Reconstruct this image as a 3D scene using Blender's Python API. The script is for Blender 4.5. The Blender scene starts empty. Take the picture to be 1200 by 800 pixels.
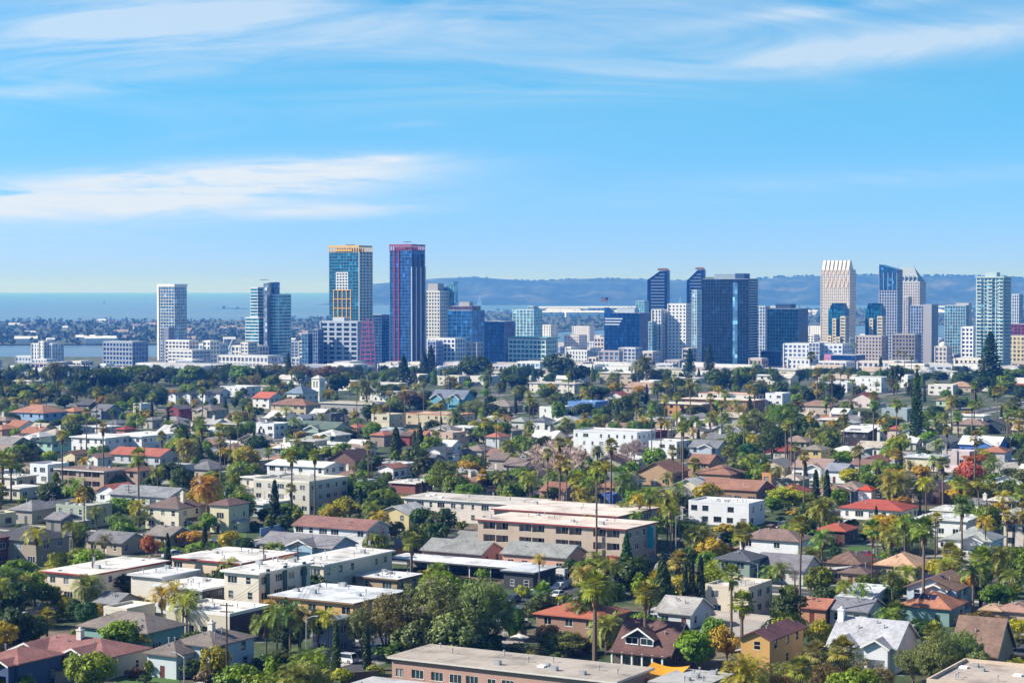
import bpy, math, random
import numpy as np
from mathutils import Vector
sc = bpy.context.scene
COL = sc.collection
R = math.radians
# ---------------------------------------------------------------- camera
W0, H0, F = 1200.0, 800.0, 2320.0
EYE, PITCH = 64.0, math.atan(62.0 / 2320.0)
SP, CP = math.sin(PITCH), math.cos(PITCH)
cam = bpy.data.cameras.new('camera')
cam.sensor_width = 36.0
cam.lens = 36.0 * F / W0
cam.clip_start = 1.0
cam.clip_end = 300000.0
cam_o = bpy.data.objects.new('camera', cam)
cam_o.location = (0, 0, EYE)
cam_o.rotation_euler = (math.pi / 2 - PITCH, 0, 0)
COL.objects.link(cam_o)
sc.camera = cam_o
# ---------------------------------------------------------------- light
SUN_AZ, SUN_EL = R(-91), R(36)      # azimuth from +Y, negative = to the left of the view
SUN_DIR = Vector((math.sin(SUN_AZ) * math.cos(SUN_EL), math.cos(SUN_AZ) * math.cos(SUN_EL), math.sin(SUN_EL)))
sun = bpy.data.lights.new('sun', 'SUN')
sun.energy = 4.3
sun.angle = R(0.5)
sun.color = (1.0, 0.945, 0.88)
sun_o = bpy.data.objects.new('sun', sun)
sun_o.rotation_euler = (-SUN_DIR).to_track_quat('-Z', 'Y').to_euler()
COL.objects.link(sun_o)
sc.view_settings.view_transform = 'Standard'
sc.view_settings.look = 'None'
sc.view_settings.exposure = 0.85
sc.view_settings.gamma = 1.0
sc.view_settings.use_curve_mapping = False
cy = sc.cycles
cy.use_denoising = True
cy.max_bounces = 6
cy.diffuse_bounces = 2
cy.glossy_bounces = 2
cy.transmission_bounces = 2
cy.volume_bounces = 0
cy.transparent_max_bounces = 4
cy.caustics_reflective = False
cy.caustics_refractive = False

def px2s(px): return (px - 600.0) / F
def py2s(py): return (338.0 - py) / F

world = bpy.data.worlds.new('World')
sc.world = world
world.use_nodes = True
NT = world.node_tree
NT.nodes.clear()

class NG:
    """small helper for node graphs"""
    def __init__(s, nt): s.nt = nt
    def n(s, t, **kw):
        nd = s.nt.nodes.new(t)
        for k, v in kw.items():
            if k.startswith('i_'):
                key = k[2:]
                nd.inputs[int(key) if key.isdigit() else key].default_value = v
            else:
                setattr(nd, k, v)
        return nd
    def l(s, a, b): s.nt.links.new(a, b)
    def math(s, op, a, b=None, c=None, clamp=False):
        nd = s.nt.nodes.new('ShaderNodeMath'); nd.operation = op; nd.use_clamp = clamp
        for i, x in enumerate((a, b, c)):
            if x is None: continue
            if isinstance(x, (int, float)): nd.inputs[i].default_value = x
            else: s.nt.links.new(x, nd.inputs[i])
        return nd.outputs[0]
    def mix(s, fac, a, b, blend='MIX'):
        nd = s.nt.nodes.new('ShaderNodeMix'); nd.data_type = 'RGBA'; nd.blend_type = blend
        for sock, x in ((nd.inputs[0], fac), (nd.inputs[6], a), (nd.inputs[7], b)):
            if isinstance(x, (int, float)): sock.default_value = x
            elif isinstance(x, tuple): sock.default_value = (*x[:3], 1)
            else: s.nt.links.new(x, sock)
        return nd.outputs[2]
    def ramp(s, fac, stops):
        nd = s.nt.nodes.new('ShaderNodeValToRGB')
        while len(nd.color_ramp.elements) < len(stops): nd.color_ramp.elements.new(0.5)
        for e, (p, c) in zip(nd.color_ramp.elements, stops):
            e.position = p; e.color = (*c, 1) if isinstance(c, tuple) else (c, c, c, 1)
        s.nt.links.new(fac, nd.inputs[0])
        return nd.outputs[0]

def build_sky():
    g = NG(NT)
    out = g.n('ShaderNodeOutputWorld'); bg = g.n('ShaderNodeBackground')
    bg.inputs['Strength'].default_value = 0.12
    tc = g.n('ShaderNodeTexCoord')
    sep = g.n('ShaderNodeSeparateXYZ'); g.l(tc.outputs['Generated'], sep.inputs[0])
    x, y, z = sep.outputs
    # the low part of the dome is read at a higher elevation: the deep blue of a dry winter sky
    zz = g.math('MULTIPLY_ADD', z, 1.2, 0.07)
    comb = g.n('ShaderNodeCombineXYZ'); g.l(x, comb.inputs[0]); g.l(y, comb.inputs[1]); g.l(zz, comb.inputs[2])
    nrm = g.n('ShaderNodeVectorMath', operation='NORMALIZE'); g.l(comb.outputs[0], nrm.inputs[0])
    sky = g.n('ShaderNodeTexSky', sky_type='NISHITA', sun_disc=False, sun_elevation=SUN_EL, sun_rotation=SUN_AZ,
              altitude=0.0, air_density=0.8, dust_density=0.3, ozone_density=8.0)
    g.l(nrm.outputs[0], sky.inputs[0])
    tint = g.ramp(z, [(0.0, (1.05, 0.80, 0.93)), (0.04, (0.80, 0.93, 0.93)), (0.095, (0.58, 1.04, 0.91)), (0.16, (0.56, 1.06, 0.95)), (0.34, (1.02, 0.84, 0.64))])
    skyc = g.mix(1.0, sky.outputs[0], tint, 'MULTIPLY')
    # cirrus, laid out on the dome by direction
    ya = g.math('MAXIMUM', g.math('ABSOLUTE', y), 0.05)
    sx = g.math('DIVIDE', x, ya); sz = g.math('DIVIDE', z, ya)
    cv = g.n('ShaderNodeCombineXYZ'); g.l(sx, cv.inputs[0]); g.l(sz, cv.inputs[1])
    def noise(scx, scy, rot, detail, dist, seed):
        mp = g.n('ShaderNodeMapping'); mp.inputs['Rotation'].default_value = (0, 0, rot)
        mp.inputs['Scale'].default_value = (scx, scy, 1); mp.inputs['Location'].default_value = (seed, seed * 1.7, seed)
        g.l(cv.outputs[0], mp.inputs[0])
        nz = g.n('ShaderNodeTexNoise', noise_dimensions='3D'); nz.inputs['Scale'].default_value = 1.0
        nz.inputs['Detail'].default_value = detail; nz.inputs['Roughness'].default_value = 0.62
        nz.inputs['Distortion'].default_value = dist
        g.l(mp.outputs[0], nz.inputs['Vector'])
        return nz.outputs[0]
    n1 = noise(9, 75, R(-2), 9, 1.3, 3.1)
    n2 = noise(4.5, 27, R(-7), 8, 1.6, 9.7)
    n3 = noise(14, 130, R(-3), 6, 1.2, 21.0)
    def blob(px, py, a, b, rot, st, soft=1.0):
        cx, cz = px2s(px), py2s(py)
        dx = g.math('SUBTRACT', sx, cx); dz = g.math('SUBTRACT', sz, cz)
        c_, s_ = math.cos(rot), math.sin(rot)
        u = g.math('ADD', g.math('MULTIPLY', dx, c_ * F / a), g.math('MULTIPLY', dz, s_ * F / a))
        v = g.math('ADD', g.math('MULTIPLY', dx, -s_ * F / b), g.math('MULTIPLY', dz, c_ * F / b))
        r2 = g.math('ADD', g.math('MULTIPLY', u, u), g.math('MULTIPLY', v, v))
        e = g.math('POWER', 2.718, g.math('MULTIPLY', r2, -soft))
        return g.math('MULTIPLY', e, st)
    def total(lst):
        t = lst[0]
        for q in lst[1:]: t = g.math('ADD', t, q)
        return t
    low = total([blob(170, 226, 250, 24, R(2), 1.15), blob(320, 205, 180, 16, R(3), 1.1), blob(40, 240, 200, 18, 0, 0.7),
                 blob(380, 248, 100, 8, R(2), 0.8), blob(440, 187, 50, 5, R(3), 0.75)])
    high = total([blob(340, 36, 440, 56, R(5), 1.05), blob(60, 62, 220, 44, R(12), 0.75), blob(120, 8, 220, 30, 0, .6), blob(1040, 56, 320, 17, R(7), 1.15),
                  blob(960, 14, 200, 9, R(7), 0.85), blob(720, 70, 420, 60, R(3), 0.55), blob(105, 103, 70, 7, R(4), 0.7),
                  blob(1130, 30, 200, 30, R(4), 0.35), blob(560, 100, 220, 14, R(6), 0.4)])
    faint = total([blob(860, 222, 330, 20, R(3), 0.45), blob(1120, 205, 170, 9, R(3), 0.5), blob(480, 147, 40, 4, R(4), 0.8),
                   blob(40, 285, 230, 30, 0, 0.75), blob(230, 160, 60, 7, R(10), 0.3)])
    f1 = g.math('MULTIPLY', low, g.math('MULTIPLY_ADD', n1, 4.2, -1.1, clamp=True), clamp=True)
    f2 = g.math('MULTIPLY', high, g.math('MULTIPLY_ADD', n2, 2.9, -0.95, clamp=True), clamp=True)
    f3 = g.math('MULTIPLY', faint, g.math('MULTIPLY_ADD', n3, 2.0, -0.55, clamp=True), clamp=True)
    f1b = g.math('MULTIPLY', f1, g.math('MULTIPLY_ADD', n3, 2.2, -0.1, clamp=True))
    fac = g.math('ADD', g.math('ADD', f1b, g.math('MULTIPLY', f2, 0.66)), g.math('MULTIPLY', f3, 0.42), clamp=True)
    fac = g.math('MULTIPLY', fac, 0.93)
    up = g.math('MULTIPLY', g.math('GREATER_THAN', z, 0.0), g.math('GREATER_THAN', y, 0.0))
    fac = g.math('MULTIPLY', fac, up)
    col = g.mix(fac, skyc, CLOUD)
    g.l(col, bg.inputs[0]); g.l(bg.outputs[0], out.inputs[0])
CLOUD = (3.7, 4.05, 4.5)
build_sky()
# ---------------------------------------------------------------- terrain and pixel helpers
def zg(x, y):
    if y > 2640 and x > -190 and y < 3460: return -29.4
    return zbase(x, y)
def zbase(x, y):
    if y < 1320: return 0.0
    if y < 2120: return -24.0 * (y - 1320) / 800.0
    if y < 2700: return -24.0 - 5.0 * (y - 2120) / 580.0
    return -29.0 - 8.0 * min(1.0, (y - 2700) / 250.0)
def ray(px, py):
    X, Y = (px - 600.0) / F, (400.0 - py) / F
    return (X, CP + Y * SP, -SP + Y * CP)
def at(px, py, h=0.0):
    """the point h metres above the ground seen at a pixel of the photograph"""
    d = ray(px, py); z = 0.0
    for _ in range(12):
        t = (EYE - h - z) / max(1e-6, -d[2])
        t = min(t, 60000)
        z = zg(d[0] * t, d[1] * t)
    return Vector((d[0] * t, d[1] * t, z))
def along(px, y):
    d = ray(px, 400); x = d[0] * y / d[1]
    return Vector((x, y, zg(x, y)))
def ztop(py, y):
    d = ray(600, py); return EYE + d[2] * y / d[1]
def proj(p):
    x, y, z = p[0], p[1], p[2] - EYE
    f = y * CP - z * SP; u = y * SP + z * CP
    return (600 + F * x / f, 400 - F * u / f, f)
YAW = R(-30)
UX, UY = math.cos(YAW), math.sin(YAW)       # along the house fronts
VX, VY = -UY, UX                            # away from the camera
def c(hexs, keep=True):
    hexs = hexs.lstrip('#')
    o = []
    for i in (0, 2, 4):
        s = int(hexs[i:i + 2], 16) / 255.0
        o.append(s / 12.92 if s <= 0.04045 else ((s + 0.055) / 1.055) ** 2.4)
    return (*o, 1.0)
# ---------------------------------------------------------------- materials
MATS = {}
def mat(name, build):
    m = bpy.data.materials.new(name); m.use_nodes = True
    nt = m.node_tree; nt.nodes.clear()
    g = NG(nt)
    out = g.n('ShaderNodeOutputMaterial'); p = g.n('ShaderNodeBsdfPrincipled')
    g.l(p.outputs[0], out.inputs[0])
    build(g, p, out)
    MATS[name] = m
    return m
def g_noise(g, vec, scale, detail=3.0, rough=0.55):
    n = g.n('ShaderNodeTexNoise'); n.inputs['Scale'].default_value = scale
    n.inputs['Detail'].default_value = detail; n.inputs['Roughness'].default_value = rough
    if vec is not None: g.l(vec, n.inputs['Vector'])
    return n.outputs[0]
def obj_space(g, sx=1, sy=1, sz=1):
    tc = g.n('ShaderNodeTexCoord'); oi = g.n('ShaderNodeObjectInfo')
    ad = g.n('ShaderNodeVectorMath', operation='ADD'); sc_ = g.n('ShaderNodeVectorMath', operation='SCALE')
    cx = g.n('ShaderNodeCombineXYZ')
    for i in range(3): g.l(oi.outputs['Random'], cx.inputs[i])
    g.l(cx.outputs[0], sc_.inputs[0]); sc_.inputs['Scale'].default_value = 90.0
    ml = g.n('ShaderNodeVectorMath', operation='MULTIPLY'); ml.inputs[1].default_value = (sx, sy, sz)
    g.l(tc.outputs['Object'], ml.inputs[0])
    g.l(ml.outputs[0], ad.inputs[0]); g.l(sc_.outputs[0], ad.inputs[1])
    return ad.outputs[0], oi, tc
def scale_col(g, col, f):
    nd = g.n('ShaderNodeVectorMath', operation='SCALE')
    g.l(col, nd.inputs[0]); g.l(f, nd.inputs['Scale'])
    return nd.outputs[0]
def m_wall(g, p, out):
    v, oi, tc = obj_space(g)
    a = g_noise(g, v, 0.35, 4); b = g_noise(g, v, 3.0, 3)
    vs, _, _ = obj_space(g, 2.2, 2.2, 0.12)
    s = g_noise(g, vs, 1.0, 3)
    f = g.math('ADD', g.math('MULTIPLY_ADD', a, 0.30, 0.72), g.math('ADD', g.math('MULTIPLY', b, 0.12), g.math('MULTIPLY', s, 0.16)))
    g.l(scale_col(g, oi.outputs['Color'], f), p.inputs['Base Color'])
    p.inputs['Roughness'].default_value = 0.85
    bm = g.n('ShaderNodeBump'); bm.inputs['Strength'].default_value = 0.25; bm.inputs['Distance'].default_value = 0.05
    g.l(g_noise(g, v, 9.0, 2), bm.inputs['Height']); g.l(bm.outputs[0], p.inputs['Normal'])
mat('stucco', m_wall)
def m_siding(g, p, out):
    v, oi, tc = obj_space(g)
    wv = g.n('ShaderNodeTexWave', wave_type='BANDS', bands_direction='Z', wave_profile='SAW')
    wv.inputs['Scale'].default_value = 1.1; wv.inputs['Distortion'].default_value = 0.0
    g.l(tc.outputs['Object'], wv.inputs['Vector'])
    a = g_noise(g, v, 0.5, 4)
    f = g.math('ADD', g.math('MULTIPLY_ADD', a, 0.35, 0.66), g.math('MULTIPLY', wv.outputs['Fac'], 0.26))
    g.l(scale_col(g, oi.outputs['Color'], f), p.inputs['Base Color'])
    p.inputs['Roughness'].default_value = 0.7
mat('siding', m_siding)
def m_shingle(g, p, out):
    v, oi, tc = obj_space(g)
    a = g_noise(g, v, 0.28, 4); b = g_noise(g, v, 2.4, 2)
    br = g.n('ShaderNodeTexWhiteNoise'); sn = g.n('ShaderNodeVectorMath', operation='SNAP'); sn.inputs[1].default_value = (0.5, 0.5, 0.22)
    g.l(v, sn.inputs[0]); g.l(sn.outputs[0], br.inputs['Vector'])
    f = g.math('ADD', g.math('MULTIPLY_ADD', a, 0.95, 0.2), g.math('ADD', g.math('MULTIPLY', b, 0.22), g.math('MULTIPLY', br.outputs[0], 0.3)))
    g.l(scale_col(g, oi.outputs['Color'], f), p.inputs['Base Color'])
    p.inputs['Roughness'].default_value = 0.9
    bm = g.n('ShaderNodeBump'); bm.inputs['Strength'].default_value = 0.4; bm.inputs['Distance'].default_value = 0.05
    g.l(br.outputs[0], bm.inputs['Height']); g.l(bm.outputs[0], p.inputs['Normal'])
mat('shingle', m_shingle)
def m_tile(g, p, out):
    v, oi, tc = obj_space(g)
    wv = g.n('ShaderNodeTexWave', wave_type='BANDS', bands_direction='X'); wv.inputs['Scale'].default_value = 1.2
    g.l(tc.outputs['Object'], wv.inputs['Vector'])
    wy = g.n('ShaderNodeTexWave', wave_type='BANDS', bands_direction='Z', wave_profile='SAW'); wy.inputs['Scale'].default_value = 2.2
    g.l(tc.outputs['Object'], wy.inputs['Vector'])
    a = g_noise(g, v, 0.4, 4); b = g_noise(g, v, 3.5, 2)
    f = g.math('ADD', g.math('MULTIPLY_ADD', a, 0.5, 0.4), g.math('ADD', g.math('MULTIPLY', b, 0.3), g.math('MULTIPLY', wv.outputs['Fac'], 0.18)))
    g.l(scale_col(g, oi.outputs['Color'], f), p.inputs['Base Color'])
    p.inputs['Roughness'].default_value = 0.8
    bm = g.n('ShaderNodeBump'); bm.inputs['Strength'].default_value = 0.6; bm.inputs['Distance'].default_value = 0.1
    g.l(g.math('ADD', wv.outputs['Fac'], wy.outputs['Fac']), bm.inputs['Height']); g.l(bm.outputs[0], p.inputs['Normal'])
mat('clay_tile', m_tile)
def m_membrane(g, p, out):
    v, oi, tc = obj_space(g)
    a = g_noise(g, v, 0.16, 5, 0.65); b = g_noise(g, v, 1.1, 3)
    st = g.ramp(a, [(0.34, 0.48), (0.46, 0.82), (0.58, 1.0)])
    f = g.math('MULTIPLY', st, g.math('MULTIPLY_ADD', b, 0.3, 0.8))
    wv = g.n('ShaderNodeTexWave', wave_type='BANDS', bands_direction='X', wave_profile='SAW'); wv.inputs['Scale'].default_value = 0.16
    g.l(tc.outputs['Object'], wv.inputs['Vector'])
    f = g.math('MULTIPLY', f, g.math('MULTIPLY_ADD', g.math('GREATER_THAN', wv.outputs['Fac'], 0.94), -0.14, 1.0))
    g.l(scale_col(g, oi.outputs['Color'], f), p.inputs['Base Color'])
    p.inputs['Roughness'].default_value = 0.75
mat('membrane', m_membrane)
def m_trim(g, p, out):
    v, oi, tc = obj_space(g)
    f = g.math('MULTIPLY_ADD', g_noise(g, v, 1.5, 3), 0.3, 0.82)
    g.l(scale_col(g, oi.outputs['Color'], f), p.inputs['Base Color']); p.inputs['Roughness'].default_value = 0.55
mat('paint', m_trim)
def m_glass(g, p, out):
    v, oi, tc = obj_space(g)
    col = g.ramp(oi.outputs['Random'], [(0.0, (0.012, 0.018, 0.028)), (0.45, (0.03, 0.045, 0.06)), (0.62, (0.02, 0.06, 0.075)), (0.8, (0.10, 0.12, 0.14)), (1.0, (0.36, 0.38, 0.38))])
    wv = g.n('ShaderNodeTexNoise'); wv.inputs['Scale'].default_value = 2.0; g.l(v, wv.inputs['Vector'])
    g.l(scale_col(g, col, g.math('MULTIPLY_ADD', wv.outputs[0], 0.8, 0.6)), p.inputs['Base Color'])
    p.inputs['Roughness'].default_value = 0.06; p.inputs['IOR'].default_value = 1.6
mat('window_glass', m_glass)
def m_tower_glass(g, p, out):
    tc = g.n('ShaderNodeTexCoord'); oi = g.n('ShaderNodeObjectInfo')
    sn = g.n('ShaderNodeVectorMath', operation='SNAP'); sn.inputs[1].default_value = (2.9, 2.9, 3.5)
    ad = g.n('ShaderNodeVectorMath', operation='ADD'); ad.inputs[1].default_value = (0.31, 0.37, 0.05)
    g.l(tc.outputs['Object'], ad.inputs[0]); g.l(ad.outputs[0], sn.inputs[0])
    wn = g.n('ShaderNodeTexWhiteNoise'); g.l(sn.outputs[0], wn.inputs['Vector'])
    big = g_noise(g, tc.outputs['Object'], 0.035, 3)
    f = g.math('MULTIPLY', g.ramp(wn.outputs[0], [(0.0, 0.45), (0.6, 0.95), (0.85, 1.35), (0.95, 2.0), (1.0, 3.6)]), g.math('MULTIPLY_ADD', big, 1.1, 0.5))
    g.l(scale_col(g, oi.outputs['Color'], f), p.inputs['Base Color'])
    p.inputs['Metallic'].default_value = 0.55; p.inputs['Roughness'].default_value = 0.14
    bm = g.n('ShaderNodeBump'); bm.inputs['Strength'].default_value = 0.12; bm.inputs['Distance'].default_value = 0.2
    g.l(wn.outputs[0], bm.inputs['Height']); g.l(bm.outputs[0], p.inputs['Normal'])
mat('curtain_glass', m_tower_glass)
def m_leaf(g, p, out):
    oi = g.n('ShaderNodeObjectInfo'); geo = g.n('ShaderNodeNewGeometry')
    r = geo.outputs['Random Per Island']
    f = g.math('MULTIPLY_ADD', r, 1.0, 0.55)
    tc = g.n('ShaderNodeTexCoord')
    big = g_noise(g, tc.outputs['Object'], 0.45, 2)
    warm = g.mix(g.math('MULTIPLY', g.math('SUBTRACT', big, 0.42, clamp=True), 2.0, clamp=True), (1.0, 1.0, 1.0), (1.3, 1.14, 0.7))
    col = g.mix(1.0, oi.outputs['Color'], warm, 'MULTIPLY')
    col = scale_col(g, col, f)
    g.l(col, p.inputs['Base Color']); p.inputs['Roughness'].default_value = 0.5
    p.inputs['Specular IOR Level'].default_value = 0.35
    tr = g.n('ShaderNodeBsdfTranslucent')
    tcol = g.mix(1.0, col, (1.35, 1.25, 0.55), 'MULTIPLY'); g.l(tcol, tr.inputs[0])
    mx = g.n('ShaderNodeMixShader'); mx.inputs[0].default_value = 0.27
    g.l(p.outputs[0], mx.inputs[1]); g.l(tr.outputs[0], mx.inputs[2]); g.l(mx.outputs[0], out.inputs[0])
mat('leaf', m_leaf)
def simple(name, col, rough=0.8, var=0.4, scale=1.5, metal=0.0):
    def b(g, p, out):
        v, oi, tc = obj_space(g)
        f = g.math('MULTIPLY_ADD', g_noise(g, v, scale, 4), var, 1.0 - var * 0.5)
        rgb = g.n('ShaderNodeRGB'); rgb.outputs[0].default_value = (*col[:3], 1)
        g.l(scale_col(g, rgb.outputs[0], f), p.inputs['Base Color'])
        p.inputs['Roughness'].default_value = rough; p.inputs['Metallic'].default_value = metal
    return mat(name, b)
simple('bark', (0.13, 0.095, 0.07), 0.9, 0.7, 3)
simple('palm_bark', (0.17, 0.125, 0.09), 0.9, 0.6, 4)
simple('dead_frond', (0.24, 0.15, 0.07), 0.9, 0.8, 5)
simple('bare_twig', (0.46, 0.34, 0.29), 0.9, 0.4, 2)
simple('pole_wood', (0.10, 0.055, 0.04), 0.9, 0.5, 2)
simple('galvanised', (0.45, 0.46, 0.47), 0.45, 0.2, 2, 0.4)
simple('asphalt', (0.055, 0.056, 0.06), 0.9, 0.5, 0.25)
simple('concrete', (0.42, 0.40, 0.37), 0.9, 0.4, 0.5)
simple('road_paint', (0.7, 0.68, 0.6), 0.7, 0.3, 1)
simple('tyre', (0.02, 0.02, 0.022), 0.8, 0.3, 4)
simple('dark_gap', (0.018, 0.018, 0.02), 0.8, 0.3, 2)
simple('solar', (0.02, 0.03, 0.08), 0.15, 0.4, 2, 0.2)
simple('lamp_lens', (0.7, 0.7, 0.68), 0.2, 0.2, 2)
simple('cable', (0.03, 0.03, 0.03), 0.7, 0.2, 1)
def m_carpaint(g, p, out):
    oi = g.n('ShaderNodeObjectInfo'); g.l(oi.outputs['Color'], p.inputs['Base Color'])
    p.inputs['Roughness'].default_value = 0.25; p.inputs['Coat Weight'].default_value = 0.6
mat('car_paint', m_carpaint)
def m_ground(g, p, out):
    tc = g.n('ShaderNodeTexCoord'); v = tc.outputs['Object']
    a = g_noise(g, v, 0.045, 4, 0.6); b = g_noise(g, v, 0.3, 5, 0.65); d = g_noise(g, v, 0.09, 3)
    earth = g.ramp(b, [(0.3, (0.07, 0.058, 0.04)), (0.55, (0.17, 0.13, 0.09)), (0.8, (0.30, 0.25, 0.2))])
    grass = g.ramp(b, [(0.3, (0.02, 0.035, 0.012)), (0.6, (0.05, 0.085, 0.02)), (0.85, (0.11, 0.13, 0.035))])
    conc = g.ramp(b, [(0.3, (0.2, 0.195, 0.19)), (0.7, (0.38, 0.36, 0.34))])
    c1 = g.mix(g.ramp(a, [(0.36, 0.0), (0.48, 1.0)]), earth, grass)
    c2 = g.mix(g.ramp(d, [(0.60, 0.0), (0.66, 1.0)]), c1, conc)
    g.l(c2, p.inputs['Base Color']); p.inputs['Roughness'].default_value = 0.95
mat('ground', m_ground)
def m_water(g, p, out):
    tc = g.n('ShaderNodeTexCoord')
    p.inputs['Base Color'].default_value = (0.03, 0.10, 0.15, 1); p.inputs['Roughness'].default_value = 0.28
    mp = g.n('ShaderNodeMapping'); mp.inputs['Scale'].default_value = (0.012, 0.03, 1); g.l(tc.outputs['Object'], mp.inputs[0])
    n = g_noise(g, mp.outputs[0], 1.0, 5, 0.7)
    mp2 = g.n('ShaderNodeMapping'); mp2.inputs['Scale'].default_value = (0.00012, 0.0009, 1); g.l(tc.outputs['Object'], mp2.inputs[0])
    n2 = g_noise(g, mp2.outputs[0], 1.0, 4, 0.6)
    g.l(g.ramp(n2, [(0.35, (0.06, 0.12, 0.18)), (0.65, (0.15, 0.18, 0.25))]), p.inputs['Base Color'])
    bm = g.n('ShaderNodeBump'); bm.inputs['Strength'].default_value = 0.6; bm.inputs['Distance'].default_value = 1.5
    g.l(n, bm.inputs['Height']); g.l(bm.outputs[0], p.inputs['Normal'])
mat('water', m_water)
def m_hill(g, p, out):
    tc = g.n('ShaderNodeTexCoord'); v = tc.outputs['Object']
    a = g_noise(g, v, 0.004, 6, 0.65)
    g.l(g.ramp(a, [(0.38, (0.006, 0.018, 0.022)), (0.52, (0.022, 0.04, 0.04)), (0.66, (0.10, 0.105, 0.09))]), p.inputs['Base Color'])
    p.inputs['Roughness'].default_value = 0.95
mat('hillside', m_hill)
# ---------------------------------------------------------------- mesh builder
class MB:
    def __init__(s): s.v = []; s.f = []; s.m = []
    def poly(s, pts, mi=0):
        n = len(s.v); s.v.extend(tuple(p) for p in pts); s.f.append(tuple(range(n, n + len(pts)))); s.m.append(mi)
    def box(s, x0, x1, y0, y1, z0, z1, mi=0, skip=''):
        n = len(s.v)
        s.v += [(x0, y0, z0), (x1, y0, z0), (x1, y1, z0), (x0, y1, z0), (x0, y0, z1), (x1, y0, z1), (x1, y1, z1), (x0, y1, z1)]
        for k, q in (('b', (3, 2, 1, 0)), ('t', (4, 5, 6, 7)), ('f', (0, 1, 5, 4)), ('r', (1, 2, 6, 5)), ('k', (2, 3, 7, 6)), ('l', (3, 0, 4, 7))):
            if k in skip: continue
            s.f.append(tuple(n + i for i in q)); s.m.append(mi)
    def tube(s, p0, p1, r0, r1, k=6, mi=0, cap=True):
        p0, p1 = Vector(p0), Vector(p1); d = (p1 - p0)
        if d.length < 1e-6: return
        d.normalize(); a = d.orthogonal().normalized(); b = d.cross(a); n = len(s.v)
        for p, r in ((p0, r0), (p1, r1)):
            for i in range(k):
                t = 2 * math.pi * i / k; s.v.append(tuple(p + a * (r * math.cos(t)) + b * (r * math.sin(t))))
        for i in range(k):
            j = (i + 1) % k; s.f.append((n + i, n + j, n + k + j, n + k + i)); s.m.append(mi)
        if cap: s.f.append(tuple(n + k + i for i in range(k))); s.m.append(mi)
    def extrude(s, prof, axis, a0, a1, mi=0, mcap=None):
        """prof: closed 2D outline; axis 'x': outline in (y,z); 'y': outline in (x,z)"""
        k = len(prof); n = len(s.v)
        for a in (a0, a1):
            for (p, q) in prof: s.v.append((a, p, q) if axis == 'x' else (p, a, q))
        for i in range(k):
            j = (i + 1) % k; s.f.append((n + i, n + j, n + k + j, n + k + i)); s.m.append(mi)
        mc = mi if mcap is None else mcap
        s.f.append(tuple(n + i for i in reversed(range(k)))); s.m.append(mc)
        s.f.append(tuple(n + k + i for i in range(k))); s.m.append(mc)
    def mesh(s, name, mats, smooth=False):
        me = bpy.data.meshes.new(name); me.from_pydata(s.v, [], s.f)
        for m in mats: me.materials.append(MATS[m])
        if len(mats) > 1: me.polygons.foreach_set('material_index', s.m)
        if smooth: me.polygons.foreach_set('use_smooth', [True] * len(s.f))
        me.update()
        return me
    def build(s, name, mats, parent=None, color=None, smooth=False):
        return put(name, s.mesh(name, mats, smooth), parent, color)
def put(name, me, parent=None, color=None, loc=None, rz=None, scale=None):
    o = bpy.data.objects.new(name, me); COL.objects.link(o)
    if parent is not None: o.parent = parent
    if color is not None: o.color = color
    if loc is not None: o.location = loc
    if rz is not None: o.rotation_euler = (0, 0, rz)
    if scale is not None: o.scale = scale
    return o
THINGS = []     # (object, phrase, category, group, x_px, y_px, distance, fixed label?)
def root(name, loc, rz=0.0):
    o = bpy.data.objects.new(name, None); COL.objects.link(o)
    o.location = loc; o.rotation_euler = (0, 0, rz); o.empty_display_size = 0.5
    return o
def register(o, phrase, cat, group=None, fixed=False, mid=2.0, size=(6, 6)):
    o['category'] = cat
    if group: o['group'] = group
    l = o.location; p = proj((l.x, l.y, l.z + mid))
    THINGS.append(dict(o=o, phrase=phrase, cat=cat, px=p[0], py=p[1], d=p[2], fixed=fixed, size=size))
    return o
def struct(name, mb, mats, kind='structure', color=None, smooth=False):
    o = mb.build(name, mats, None, color, smooth); o['kind'] = kind
    return o
HAZE = 1.15e-4
# ================================================================ land, water, hills
def sheet(name, xs, ys, zf, m, smooth=True):
    mb = MB()
    for y in ys:
        for x in xs: mb.v.append((x, y, zf(x, y)))
    nx = len(xs)
    for j in range(len(ys) - 1):
        for i in range(nx - 1):
            a = j * nx + i; mb.f.append((a, a + 1, a + nx + 1, a + nx)); mb.m.append(0)
    return struct(name, mb, [m], smooth=smooth)
sheet('ground', [-40000, -3000, -600, 0, 600, 3000, 40000], [-800, 0, 400, 800, 1320, 1720, 2120, 2700, 2950, 6000, 45000], zbase, 'ground', False)
SEA = -31.0
sheet('sea_water', [-40000, -3000, 0, 3000, 40000], [2600, 3200, 6000, 12000, 25000, 45000], lambda x, y: SEA, 'water', False)
def quay():
    mb = MB(); p = [(-190, 2640), (-150, 3180), (20, 3440), (4500, 3470), (4500, 2640)]
    mb.poly([(x, y, -29.4) for x, y in p])
    for i in range(5): q, r = p[i], p[(i + 1) % 5]; mb.poly([(q[0], q[1], -29.4), (r[0], r[1], -29.4), (r[0], r[1], -36), (q[0], q[1], -36)])
    struct('waterfront_land', mb, ['concrete'])
quay()
rl = random.Random(5)
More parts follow.
